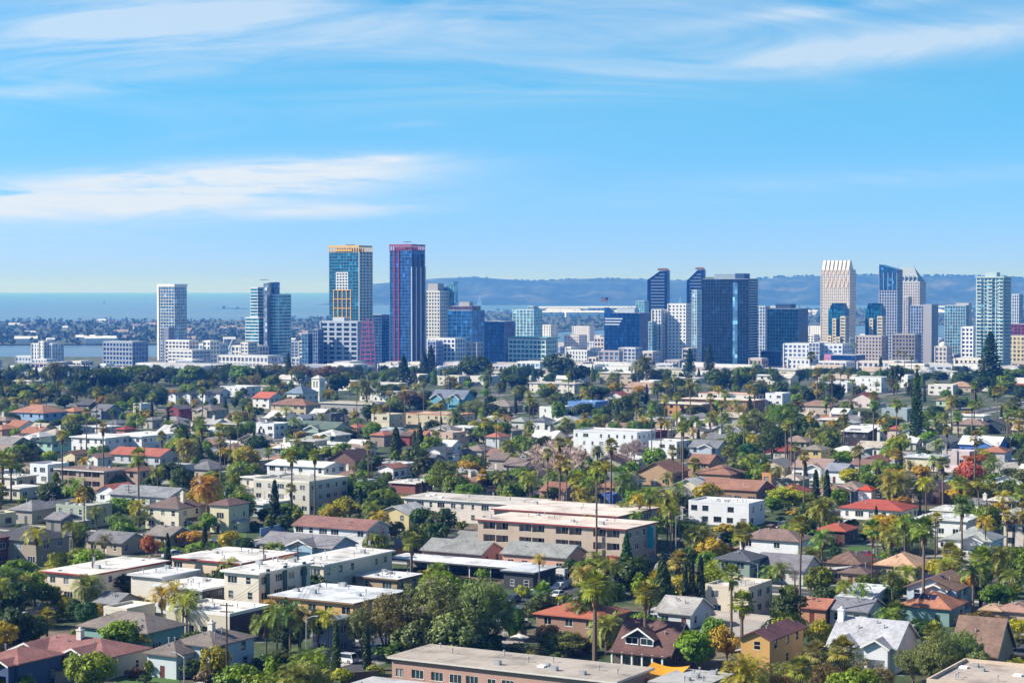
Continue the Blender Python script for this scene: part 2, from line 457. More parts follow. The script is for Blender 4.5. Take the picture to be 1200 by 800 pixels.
def island():
    front = [(-4000, 3200), (-1200, 3260), (-480, 3330), (-330, 3420), (-60, 3900), (150, 4500), (500, 4900), (1100, 5150), (4500, 5400)]
    back = [(5200, 9400), (300, 9200), (-100, 7900), (-500, 6300), (-900, 5700), (-4000, 5450)]
    pts = [(x + rl.uniform(-15, 15), y + rl.uniform(-15, 15)) for x, y in front + back]
    mb = MB(); mb.poly([(x, y, -29.0) for x, y in pts], 0)
    n = len(pts)
    for i in range(n):
        a, b = pts[i], pts[(i + 1) % n]
        mb.poly([(a[0], a[1], -29.0), (b[0], b[1], -29.0), (b[0], b[1], -34), (a[0], a[1], -34)], 0)
    struct('island_land', mb, ['ground'])
    return pts
ISLAND = island()
def in_poly(x, y, pts):
    r = False; j = len(pts) - 1
    for i in range(len(pts)):
        xi, yi = pts[i]; xj, yj = pts[j]
        if (yi > y) != (yj > y) and x < (xj - xi) * (y - yi) / (yj - yi) + xi: r = not r
        j = i
    return r
RIDGE = [(395, 356), (415, 342), (432, 333), (455, 331), (480, 328.5), (520, 325.5), (560, 325), (590, 327), (625, 329), (660, 327.5), (700, 326), (740, 326.5), (800, 328.5),
         (840, 329), (880, 328), (915, 325), (950, 323.5), (990, 322), (1030, 323), (1060, 324), (1100, 323), (1150, 324.5), (1200, 326), (1300, 325), (1450, 330)]
def lerp_list(L, x):
    if x <= L[0][0]: return L[0][1]
    for (a, b), (p, q) in zip(L, L[1:]):
        if x <= p: return b + (q - b) * (x - a) / (p - a)
    return L[-1][1]
HD = 12800.0
def hill_z(x, y):
    px = 600 + F * x / HD
    top = max(0.0, EYE + (338 - lerp_list(RIDGE, px)) / F * HD + 31)
    t = (y - 11300) / (HD - 11300)
    if t < 0: return -33.0
    n = (math.sin(x * 0.0061 + y * 0.0012) + 0.7 * math.sin(x * 0.0137 - y * 0.0027 + 1.3) + 0.5 * math.sin(x * 0.031 + y * 0.004 + 2.1) + 0.3 * math.sin(x * 0.071 - y * 0.006)) / 2.5
    if t <= 1.0:
        s = t ** 0.8 if t < 0.25 else 0.33 + (t - 0.25) / 0.75 * 0.67
        s = min(1.0, s) + 0.16 * n * math.sin(math.pi * t) + 0.05 * math.sin(x * .019 + 3 * math.sin(y * .003)) * math.sin(math.pi * t)
        z = top * s
    else:
        z = top * (1.0 - 0.25 * min(1.0, (t - 1.0) / 1.5)) + 1.5 * n
    return z - 31.5
sheet('hills', [px2s(px) * HD for px in np.arange(380, 1452, 4)], [11300 + 125 * k for k in range(13)] + [13300, 14500, 16000], hill_z, 'hillside', True)
# haze: pale air round the whole scene
def haze(density):
    mb = MB(); mb.box(-41000, 41000, -1200, 46000, -60, 190)
    o = mb.build('haze', [], None); o['kind'] = 'stuff'
    m = bpy.data.materials.new('haze'); m.use_nodes = True; nt = m.node_tree; nt.nodes.clear(); g = NG(nt)
    out = g.n('ShaderNodeOutputMaterial'); v = g.n('ShaderNodeVolumePrincipled')
    v.inputs['Color'].default_value = (0.055, 0.28, 1.0, 1); v.inputs['Absorption Color'].default_value = (1, 1, 1, 1); v.inputs['Density'].default_value = density
    v.inputs['Anisotropy'].default_value = 0.1
    g.l(v.outputs[0], out.inputs['Volume'])
    o.data.materials.append(m)
haze(HAZE)
# ================================================================ windows, houses
_cache = {}
def win_mesh(w, h, kind, mode):
    """faces -y, centre of its lower edge at the origin. mode: frame / pane / both"""
    k = (w, h, kind, mode)
    if k in _cache: return _cache[k]
    mb = MB(); t = 0.09; gi = 1 if mode == 'both' else 0
    if mode in ('frame', 'both'):
        a, b = -w / 2, w / 2
        mb.box(a - t, a, -0.06, 0.10, -t, h + t); mb.box(b, b + t, -0.06, 0.10, -t, h + t)
        mb.box(a, b, -0.06, 0.10, -t, 0); mb.box(a, b, -0.06, 0.10, h, h + t)
        mb.box(a - t - .06, b + t + .06, -0.12, 0.0, -t - .07, -t - .002)
        if kind == 'double': mb.box(-0.03, 0.03, -0.03, 0.08, 0, h)
        if kind == 'sash': mb.box(a, b, -0.03, 0.08, h * .5 - .03, h * .5 + .03)
        if kind == 'triple':
            for q in (-w / 6, w / 6): mb.box(q - .03, q + .03, -0.03, 0.08, 0, h)
    if mode in ('pane', 'both'):
        mb.poly([(-w / 2, 0.05, 0), (w / 2, 0.05, 0), (w / 2, 0.05, h), (-w / 2, 0.05, h)], gi)
    me = mb.mesh('window_' + mode, ['paint', 'window_glass'] if mode == 'both' else (['paint'] if mode == 'frame' else ['window_glass']))
    _cache[k] = me
    return me
def door_mesh(w=1.0, h=2.1):
    if 'door' in _cache: return _cache['door']
    mb = MB(); mb.box(-w / 2, w / 2, -0.05, 0.03, 0, h)
    mb.box(-w / 2 - .1, -w / 2, -0.09, 0.05, 0, h + .1); mb.box(w / 2, w / 2 + .1, -0.09, 0.05, 0, h + .1); mb.box(-w / 2, w / 2, -0.09, 0.05, h, h + .1)
    for z in (0.25, 1.2): mb.box(-w * .35, w * .35, -0.07, -0.05, z, z + .7)
    _cache['door'] = mb.mesh('door', ['paint']); return _cache['door']
TRIM_WHITE = c('#e8e6e0')
def add_window(parent, near, w, h, kind, loc, rz, fr):
    if near:
        o = put('window', win_mesh(w, h, kind, 'frame'), parent, fr, loc, rz)
        put('pane', win_mesh(w, h, kind, 'pane'), o)
    else:
        o = put('window', win_mesh(w, h, kind, 'both'), parent, fr, loc, rz)
    return o
def wall_face(mb, O, A, L, z0, z1, N, ops, mi=0):
    """one wall plane with real openings: ops = (a0, a1, c0, c1, depth)"""
    xs = sorted({0.0, L} | {o[0] for o in ops} | {o[1] for o in ops}); zs = sorted({z0, z1} | {o[2] for o in ops} | {o[3] for o in ops})
    P = lambda a, z, d=0.0: (O[0] + A[0] * a - N[0] * d, O[1] + A[1] * a - N[1] * d, z)
    for i in range(len(xs) - 1):
        for j in range(len(zs) - 1):
            mx, mz = (xs[i] + xs[i + 1]) / 2, (zs[j] + zs[j + 1]) / 2
            if any(o[0] < mx < o[1] and o[2] < mz < o[3] for o in ops): continue
            mb.poly([P(xs[i], zs[j]), P(xs[i + 1], zs[j]), P(xs[i + 1], zs[j + 1]), P(xs[i], zs[j + 1])], mi)
    for a0, a1, c0, c1, d in ops:
        mb.poly([P(a0, c0), P(a0, c0, d), P(a0, c1, d), P(a0, c1)], mi); mb.poly([P(a1, c0), P(a1, c0, d), P(a1, c1, d), P(a1, c1)], mi)
        mb.poly([P(a0, c0), P(a1, c0), P(a1, c0, d), P(a0, c0, d)], mi); mb.poly([P(a0, c1), P(a1, c1), P(a1, c1, d), P(a0, c1, d)], mi)
        mb.poly([P(a0, c0, d), P(a1, c0, d), P(a1, c1, d), P(a0, c1, d)], mi)
BOXES = []      # footprints and picture boxes of what stands already
WKINDS = [(1.1, 1.3, 'sash'), (1.7, 1.25, 'double'), (0.8, 1.2, 'sash'), (2.2, 1.3, 'triple'), (1.4, 1.2, 'double')]
def plan_windows(L, h, st, rng, door, dense=1.0, big=None):
    ops = []; n_st = max(1, int(st + 0.3)); fh = h / max(st, n_st) if st >= 1 else h
    fh = min(fh, h / n_st)
    wk = big or rng.choice(WKINDS)
    for k in range(n_st):
        zc = k * fh + min(0.95, fh * 0.32)
        n = max(1, int(L / (3.4 / dense)))
        step = L / n
        for i in range(n):
            w, hh, kind = wk if rng.random() < 0.6 else rng.choice(WKINDS)
            hh = min(hh, fh * 0.55); w = min(w, step * 0.72)
            w = round(w, 1); hh = round(hh, 1)
            a = step * (i + 0.5) + rng.uniform(-0.12, 0.12) * step
            if k == 0 and door and i == n // 2:
                ops.append(('door', a, 0.0, 1.0, 2.1, '')); continue
            if rng.random() < 0.1 and n > 1: continue
            ops.append(('window', a, zc, w, hh, kind))
    return ops
def solve(x0, x1, ye, h, dp):
    xc = (x0 + x1) / 2; z = 0.0
    for _ in range(4):
        d0 = ray(600, ye); d = (EYE - h - z) / -d0[2] * d0[1]; z = zg(0, d)
    s = F / d; t = (xc - 600) / F
    w = ((x1 - x0) / s - dp * (0.5 - 0.866 * t)) / (0.866 + 0.5 * t)
    if w < (0.72 if dp < 15 else 0.3) * dp:
        dp = (x1 - x0) / s / (0.72 * (0.866 + 0.5 * t) + 0.5 - 0.866 * t); w = 0.72 * dp
    for _ in range(3):
        xb = x0 + w * s * (0.866 + 0.5 * t)
        r = ray(xb, ye); k = (EYE - h - z) / -r[2]
        B = Vector((r[0] * k, r[1] * k, 0)); z = zg(B.x, B.y)
    ctr = Vector((B.x - UX * w / 2 + VX * dp / 2, B.y - UY * w / 2 + VY * dp / 2, z))
    return ctr, w, dp
def footprint_pts(ctr, w, dp, m=0.0):
    return [(ctr.x + UX * sx * (w / 2 + m) + VX * sy * (dp / 2 + m), ctr.y + UY * sx * (w / 2 + m) + VY * sy * (dp / 2 + m)) for sx, sy in ((-1, -1), (1, -1), (1, 1), (-1, 1))]
def gable_profile(half, h, rise, ov, t):
    p = rise / half; e = half + ov
    return [(-e, h - ov * p), (0, h + rise), (e, h - ov * p), (e, h - ov * p - t), (0, h + rise - t * 1.05), (-e, h - ov * p - t)]
ROOFMAT = {'t': 'clay_tile', 's': 'shingle', 'm': 'membrane'}
def building(name, ctr, w, dp, st, roof, wall, roofc, label, o='', rng=None, cat=None, group=None, fixed=True, side=None, fascia=None, h=None, trim=None, wmat='stucco', pitch=None, rmat=None):
    rng = rng or random.Random(label)
    h = h or max(2.6, 3 * st - 0.2)
    def muted(q, s, v):
        m = .3 * q[0] + .6 * q[1] + .1 * q[2]; return tuple((m + (k - m) * s) * v for k in q[:3]) + (1.0,)
    wall, roofc = muted(c(wall), .82, .88), muted(c(roofc), .8, .92)
    trim = c(trim) if trim else TRIM_WHITE
    d = ctr.y; near = d < 600; far = d > 860
    rt = root(name, ctr, YAW)
    hw, hd = w / 2, dp / 2
    flat = roof in ('flat', 'slab', 'canopy', 'shed')
    pitch = pitch or rng.uniform(0.36, 0.5)
    # openings
    fo = plan_windows(w, h, st, rng, door=(name == 'house'), dense=0.8 if far else 1.0)
    so = plan_windows(dp, h, st, rng, False, dense=0.8 if far else 0.9)
    log = 'L' in o
    mb = MB(); ms = MB()
    def ops(lst, L):
        r = []
        for q in lst:
            k, a, z, ww, hh = q[:5]
            a = min(max(a, ww / 2 + 0.2), L - ww / 2 - 0.2)
            if ww > L - 0.4: continue
            r.append((a - ww / 2, a + ww / 2, z, z + hh, 0.14))
        return r
    def clean(r, lst):
        keep, kl = [], []
        for q, e in zip(r, lst):
            if any(not (q[1] < p[0] - .25 or q[0] > p[1] + .25 or q[3] < p[2] - .1 or q[2] > p[3] + .1) for p in keep): continue
            keep.append(q); kl.append(e)
        return keep, kl
    fop, fo = clean(ops(fo, w), [q for q in fo if q[3] <= w - 0.4])
    sop, so = clean(ops(so, dp), [q for q in so if q[3] <= dp - 0.4])
    logs = []
    if log:      # recessed balconies
        n = max(2, int(w / 9)); n_st = int(st)
        for k in range(n_st):
            for i in range(n):
                a = w * (i + 0.5) / n
                if k == 0 and 'K' in o: continue
                logs += [(a - 3.4, a - 0.12, k * 2.95 + 1.0, k * 2.95 + 2.65, 1.4), (a + 0.12, a + 3.4, k * 2.95 + 1.0, k * 2.95 + 2.65, 1.4)]
        pr = [(q, e) for q, e in zip(fop, fo) if not any(q[1] > g[0] - .4 and q[0] < g[1] + .4 and q[3] > g[2] - .2 and q[2] < g[3] + .2 for g in logs)]
        fop = [q for q, e in pr]; fo = [e for q, e in pr]
    if roof == 'canopy':
        fop = sop = fo = so = []
        n = max(2, int(w / 5))
        for i in range(n + 1):
            x = -hw + 0.3 + (w - 0.6) * i / n
            for y in (-hd + 0.3, hd - 0.3):
                pb = MB(); pb.box(-0.08, 0.08, -0.08, 0.08, 0, h); q = pb.build('post', ['paint'], rt, trim); q.location = (x, y, 0)
        mb.box(-hw + .4, hw - .4, hd - 0.12, hd - 0.01, 0, h)
        mb.build('back_wall', [wmat], rt, wall)
    else:
        wall_face(mb, (-hw, -hd), (1, 0), w, 0, h, (0, -1), fop + logs)
        tgt = ms if side else mb
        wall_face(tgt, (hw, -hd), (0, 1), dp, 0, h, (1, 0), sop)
        wall_face(mb, (hw, hd), (-1, 0), w, 0, h, (0, 1), []); wall_face(mb, (-hw, hd), (0, -1), dp, 0, h, (-1, 0), [])
        rise_x = pitch * hd; rise_y = pitch * hw
        if roof == 'gx':
            for sx, tg in ((hw, tgt), (-hw, mb)): tg.poly([(sx, -hd, h), (sx, hd, h), (sx, 0, h + rise_x - .02)])
        if roof == 'gy':
            for sy in (-hd, hd): mb.poly([(-hw, sy, h), (hw, sy, h), (0, sy, h + rise_y - .02)])
        mb.build('wall', [wmat], rt, wall)
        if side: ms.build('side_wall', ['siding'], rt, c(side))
    fr = trim if rng.random() < 0.75 else c('#5a5048')
    for q, e in zip(fop, fo):
        if e[0] == 'door': put('door', door_mesh(), rt, c(rng.choice(['#6a3528', '#3a3a40', '#d8d4cc', '#4b5a52', '#7a5a40'])), (-hw + (q[0] + q[1]) / 2, -hd + .1, 0.02))
        else: add_window(rt, near, e[3], e[4], e[5], (-hw + (q[0] + q[1]) / 2, -hd + .06, q[2]), 0, fr)
    for q, e in zip(sop, so):
        if e[0] == 'window': add_window(rt, near, e[3], e[4], e[5], (hw - .06, -hd + (q[0] + q[1]) / 2, q[2]), math.pi / 2, fr)
    for g in logs:
        add_window(rt, near, 2.0, 1.5, 'double', (-hw + (g[0] + g[1]) / 2 + .3, -hd + 1.32, g[2]), 0, fr)
    # roof
    rm = rmat or ('membrane' if flat else 'shingle'); ov = 0.55; fz = c(fascia) if fascia else trim
    top = h
    rb = MB()
    if roof == 'gx':
        rb.extrude(gable_profile(hd, h + .03, rise_x, ov, .2), 'x', -hw - ov, hw + ov, 0, 1); top = h + rise_x
    elif roof == 'gy':
        rb.extrude(gable_profile(hw, h + .03, rise_y, ov, .2), 'y', -hd - ov, hd + ov, 0, 1); top = h + rise_y
    elif roof == 'hip':
        e = .03; ex, ey = hw + ov, hd + ov; m = min(ex, ey); rz_ = h + e + m * pitch * 0.95; top = rz_
        A = [(-ex, -ey, h + e), (ex, -ey, h + e), (ex, ey, h + e), (-ex, ey, h + e)]
        if ex >= ey: r0, r1 = (-ex + m, 0, rz_), (ex - m, 0, rz_); rb.poly([A[0], A[1], r1, r0]); rb.poly([A[1], A[2], r1]); rb.poly([A[2], A[3], r0, r1]); rb.poly([A[3], A[0], r0])
        else: r0, r1 = (0, -ey + m, rz_), (0, ey - m, rz_); rb.poly([A[0], A[1], r0]); rb.poly([A[1], A[2], r1, r0]); rb.poly([A[2], A[3], r1]); rb.poly([A[3], A[0], r0, r1])
        B = [(x, y, z - .2) for x, y, z in A]
        for i in range(4): j = (i + 1) % 4; rb.poly([B[i], B[j], A[j], A[i]], 1)
        rb.poly(B[::-1], 1)
    elif roof == 'shed':
        rb.extrude([(-hd - ov, h + .03), (hd + ov, h + dp * .16), (hd + ov, h + dp * .16 - .22), (-hd - ov, h - .19)], 'x', -hw - ov, hw + ov, 0, 1); top = h + dp * .16
        mb2 = MB()
        for sx in (-hw, hw): mb2.poly([(sx, -hd, h), (sx, hd, h), (sx, hd, h + dp * .14)])
        mb2.poly([(-hw, hd, h), (hw, hd, h), (hw, hd, h + dp * .14), (-hw, hd, h + dp * .14)]); mb2.build('upper_wall', [wmat], rt, wall)
    elif roof == 'flat':
        t = .25; ph = 0.55; pb = MB(); q = .03
        pb.box(-hw - q, hw + q, -hd - q, -hd + t, h - .05, h + ph); pb.box(-hw - q, hw + q, hd - t, hd + q, h - .05, h + ph)
        pb.box(-hw - q, -hw + t, -hd + t, hd - t, h - .05, h + ph); pb.box(hw - t, hw + q, -hd + t, hd - t, h - .05, h + ph)
        pb.build('parapet', [wmat], rt, fz if fascia else wall)
        rb.box(-hw + .26, hw - .26, -hd + .26, hd - .26, h - .12, h + .1); top = h + ph
    elif roof in ('slab', 'canopy'):
        o2 = 0.6 if roof == 'slab' else 0.3
        rb.box(-hw - o2, hw + o2, -hd - o2, hd + o2, h + .33, h + .37, 0, 'b')
        fb = MB(); fb.box(-hw - o2, hw + o2, -hd - o2, hd + o2, h + .004, h + .328); fb.build('fascia', ['paint'], rt, fz); top = h + .37
    rf = rb.build('roof', [rm, 'paint'] if roof in ('gx', 'gy', 'hip', 'shed') else [rm], rt, roofc)
    if fascia and roof in ('gx', 'gy', 'hip'): pass
    # projecting gabled porches
    ng = 2 if 'g2' in o else (1 if 'g1' in o else 0)
    for i in range(ng):
        gw = min(w * (0.36 if ng == 2 else 0.46), 7.0); gx_ = (-w * .27 + w * .52 * i) if ng == 2 else w * 0.12
        gp = max(pitch * 0.9, 0.42); gr = gp * gw / 2; pd = 1.6
        wl = MB(); oo = [(gw * .5 - 1.1, gw * .5 + 1.1, 0.7, 2.1, .14)]
        if i == 1 or ng == 1: oo = [(0.5, gw - .5, .9, 2.35, 1.3)]
        wall_face(wl, (gx_ - gw / 2, -hd - pd), (1, 0), gw, 0, h, (0, -1), oo)
        wall_face(wl, (gx_ + gw / 2, -hd - pd), (0, 1), pd, 0, h, (1, 0), []); wall_face(wl, (gx_ - gw / 2, -hd), (0, -1), pd, 0, h, (-1, 0), [])
        wl.poly([(gx_ - gw / 2, -hd - pd, h), (gx_ + gw / 2, -hd - pd, h), (gx_, -hd - pd, h + gr - .02)])
        wl.build('porch', [wmat], rt, wall)
        if len(oo) and oo[0][4] < 1: add_window(rt, near, 2.2, 1.4, 'triple', (gx_, -hd - pd + .06, 0.7), 0, trim)
        pr_ = MB(); pr_.extrude([(x + gx_, z) for x, z in gable_profile(gw / 2, h + .06, gr, .5, .22)], 'y', -hd - pd - .6, 0 if roof != 'gy' else -hd + 1.2, 0, 1)
        pr_.build('porch_roof', [rm, 'paint'], rt, roofc)
        bb = MB()   # white barge boards on the gable
        for sg in (-1, 1):
            e = gw / 2 + .5; zb = h + .06 - .5 * gr / (gw / 2)
            y = -hd - pd - .63
            a, b_ = (gx_ + sg * e, zb), (gx_, h + .06 + gr)
            bb.poly([(a[0], y, a[1] + .05), (b_[0], y, b_[1] + .05), (b_[0], y, b_[1] - .3), (a[0], y, a[1] - .3)])
        bb.build('barge_board', ['paint'], rt, trim)
    if roof in ('gx',) and near and rng.random() < .8:
        bb = MB()
        for sg in (-1, 1):
            e = hd + ov; x = hw + ov + .03; zb = h + .03 - ov * rise_x / hd
            bb.poly([(x, sg * e, zb + .04), (x, 0, h + .07 + rise_x), (x, 0, h - .22 + rise_x), (x, sg * e, zb - .25)])
        bb.build('barge_board', ['paint'], rt, trim)
    if 'D' in o:    # broad dormer in the front slope
        gw = w * .5; z0 = h + .3; zh = 1.9; y0 = -hd + .8; dl = MB(); gx_ = -w * .08
        wall_face(dl, (gx_ - gw / 2, y0), (1, 0), gw, z0, z0 + zh, (0, -1), [(gw * .5 - 2.6, gw * .5 - .2, z0 + .7, z0 + 1.7, .14), (gw * .5 + .2, gw * .5 + 2.6, z0 + .7, z0 + 1.7, .14)])
        wall_face(dl, (gx_ + gw / 2, y0), (0, 1), hd - .8, z0, z0 + zh, (1, 0), []); wall_face(dl, (gx_ - gw / 2, 0), (0, -1), hd - .8, z0, z0 + zh, (-1, 0), [])
        gr = .62 * gw / 2; dl.poly([(gx_ - gw / 2, y0, z0 + zh), (gx_ + gw / 2, y0, z0 + zh), (gx_, y0, z0 + zh + gr - .02)])
        dl.build('dormer', ['siding'], rt, c('#3a4248'))
        dr = MB(); dr.extrude([(x + gx_, z) for x, z in gable_profile(gw / 2, z0 + zh + .03, gr, .5, .2)], 'y', y0 - .6, 1.0, 0, 1); dr.build('dormer_roof', [rm, 'paint'], rt, roofc)
        for q in (-1.4, 1.4): add_window(rt, near, 2.2, 1.0, 'double', (gx_ + q, y0 + .05, z0 + .7), 0, trim)
        bb = MB()
        for sg in (-1, 1):
            e = gw / 2 + .5; zb = z0 + zh + .03 - .5 * .62
            bb.poly([(gx_ + sg * e, y0 - .64, zb + .1), (gx_, y0 - .64, z0 + zh + gr + .12), (gx_, y0 - .64, z0 + zh + gr - .25), (gx_ + sg * e, y0 - .64, zb - .22)])
        bb.build('barge_board', ['paint'], rt, trim)
        pf = MB()   # front porch posts
        for i in range(6):
            q = MB(); q.box(-.14, .14, -.14, .14, 0, h - .1); p_ = q.build('porch_post', ['paint'], rt, trim); p_.location = (-hw + .4 + (w - .8) * i / 5, -hd - 1.7, 0)
        pf.box(-hw - .5, hw + .5, -hd - 2.1, -hd - .5, h - .32, h - .12); pf.build('porch_roof', ['paint'], rt, roofc)
    if name == 'house' and roof in ('gx', 'gy', 'hip') and rng.random() < .6 and 'D' not in o:     # lean-to addition
        aw, ad, ah = rng.uniform(2.2, 3.8), dp * rng.uniform(.35, .6), rng.uniform(2.3, 2.7); sg = rng.choice((-1, 1)); ax = sg * (hw + aw / 2); ay = rng.uniform(-.1, .2) * dp
        ab = MB(); wall_face(ab, (ax - aw / 2, ay - ad / 2), (1, 0), aw, 0, ah, (0, -1), [(aw * .25, aw * .75, .9, 1.9, .14)]); wall_face(ab, (ax + aw / 2, ay - ad / 2), (0, 1), ad, 0, ah, (1, 0), []); wall_face(ab, (ax + aw / 2, ay + ad / 2), (-1, 0), aw, 0, ah, (0, 1), []); wall_face(ab, (ax - aw / 2, ay + ad / 2), (0, -1), ad, 0, ah, (-1, 0), [])
        ab.build('annex', [wmat], rt, wall); ar = MB(); z0, z1 = (ah + .5, ah - .05) if sg > 0 else (ah - .05, ah + .5)
        x0_, x1_ = ax - aw / 2 - (.3 if sg < 0 else -.02), ax + aw / 2 + (.3 if sg > 0 else -.02); ar.extrude([(x0_, z0 + .1), (x1_, z1 + .1), (x1_, z1 - .05), (x0_, z0 - .05)], 'y', ay - ad / 2 - .3, ay + ad / 2 + .3); ar.build('annex_roof', [rm], rt, roofc if rng.random() < .6 else c('#b8b6b2'))
        add_window(rt, near, round(aw * .5, 1), 1.0, 'double', (ax, ay - ad / 2 + .06, .9), 0, trim)
    if 'c' in o:
        cb = MB(); cb.box(-.5, .5, -.45, .45, 0, top + 1.1); cb.box(-.6, .6, -.55, .55, top + 1.1, top + 1.3); cb.box(-.2, .2, -.2, .2, top + 1.3, top + 1.7, 0)
        q = cb.build('chimney', ['stucco'], rt, c('#d6d0c6') if 'cw' not in o else c('#eceef2')); q.location = (-hw + .2 if 'cl' in o else rng.uniform(-.2, .3) * w, -.9, 0)
    if 's' in o:
        n = int(w * .5 / 1.1)
        for i in range(n):
            sb = MB(); a = math.atan(pitch if roof != 'shed' else .16)
            sb.box(-.5, .5, -.9, .9, 0.06, .14); q = sb.build('solar_panel', ['solar'], rt)
            y = -hd * .45; z = h + .03 + (hd + y) * (pitch if roof != 'shed' else .16) + .06
            q.location = (-w * .25 + i * 1.12, y, z); q.rotation_euler = (a, 0, 0)
    # roof clutter
    if d < 1000 and flat and roof != 'canopy' and w * dp > 80:
        for i in range(rng.randint(5, 13) if d < 700 else 2):
            ub = MB(); k = rng.random(); x, y = rng.uniform(-hw + 1, hw - 1), rng.uniform(-hd + 1, hd - 1); z = top + .01 if roof == 'slab' else h + .11
            if k < .22: e = rng.uniform(.35, .65); ub.box(-e, e, -.4, .4, 0, e * 1.2); ub.box(-e * .7, e * .7, -.42, -.4, .1, e); nm = 'rooftop_unit'
            elif k < .84: ub.tube((0, 0, 0), (0, 0, .7), .1, .1, 6); ub.tube((0, 0, .7), (0, 0, .85), .22, .2, 6); nm = 'roof_vent'
            else: ub.box(-.6, .6, -.6, .6, 0, .25); nm = 'skylight'
            q = ub.build(nm, ['galvanised' if k < .84 else 'paint'], rt); q.location = (x, y, z)
    elif near and not flat:
        for i in range(rng.randint(1, 3)):
            ub = MB(); ub.tube((0, 0, -.4), (0, 0, .5), .1, .1, 6); ub.tube((0, 0, .5), (0, 0, .62), .18, .16, 6)
            x, y = rng.uniform(-.3, .3) * w, -rng.uniform(.15, .6) * hd
            z = h + (hd + y) * pitch if roof != 'gy' else h + (hw - abs(x)) * pitch
            q = ub.build('roof_vent', ['galvanised'], rt); q.location = (x, y, z)
    pts = footprint_pts(ctr, w, dp)
    pp = [proj((x, y, z)) for x, y in pts for z in (ctr.z, ctr.z + top)]
    BOXES.append(dict(ctr=ctr, w=w, dp=dp, x0=min(p[0] for p in pp), x1=max(p[0] for p in pp), y0=min(p[1] for p in pp), y1=max(p[1] for p in pp), d=ctr.y, label=label, fixed=fixed, cover=0.0, top=top))
    register(rt, label, cat or name.replace('_', ' '), group, fixed, mid=h * .6, size=(w, top))
    return rt
GRP = {'house': 'houses of the neighbourhood', 'apartment_building': 'apartment buildings of the neighbourhood', 'building': 'flat low buildings of the neighbourhood', 'garage': 'garages and carports', 'church': None}
NAMES = {'H': 'house', 'A': 'apartment_building', 'B': 'building', 'G': 'carport', 'C': 'church'}
def hand(line):
    spec, label = [q.strip() for q in line.split('|')]
    t = spec.split()
    k, x0, x1, ye, st, dp, roof, wall, roofc = t[:9]
    kw = {}; o = ''
    for e in t[9:]:
        if '=' in e:
            a, b = e.split('=')
            kw[a] = float(b) if a in ('pitch', 'h') else b
        else: o += e + ' '
    st, dp = float(st), float(dp)
    h = kw.get('h') or max(2.6, 3 * st - 0.2)
    ctr, w, dp = solve(float(x0), float(x1), float(ye), h, dp)
    nm = NAMES[k]
    if roofc.startswith('t#'): kw['rmat'] = 'clay_tile'; roofc = roofc[1:]
    return building(nm, ctr, w, dp, st, roof, wall, roofc, label, o, group=GRP.get(nm), **kw)
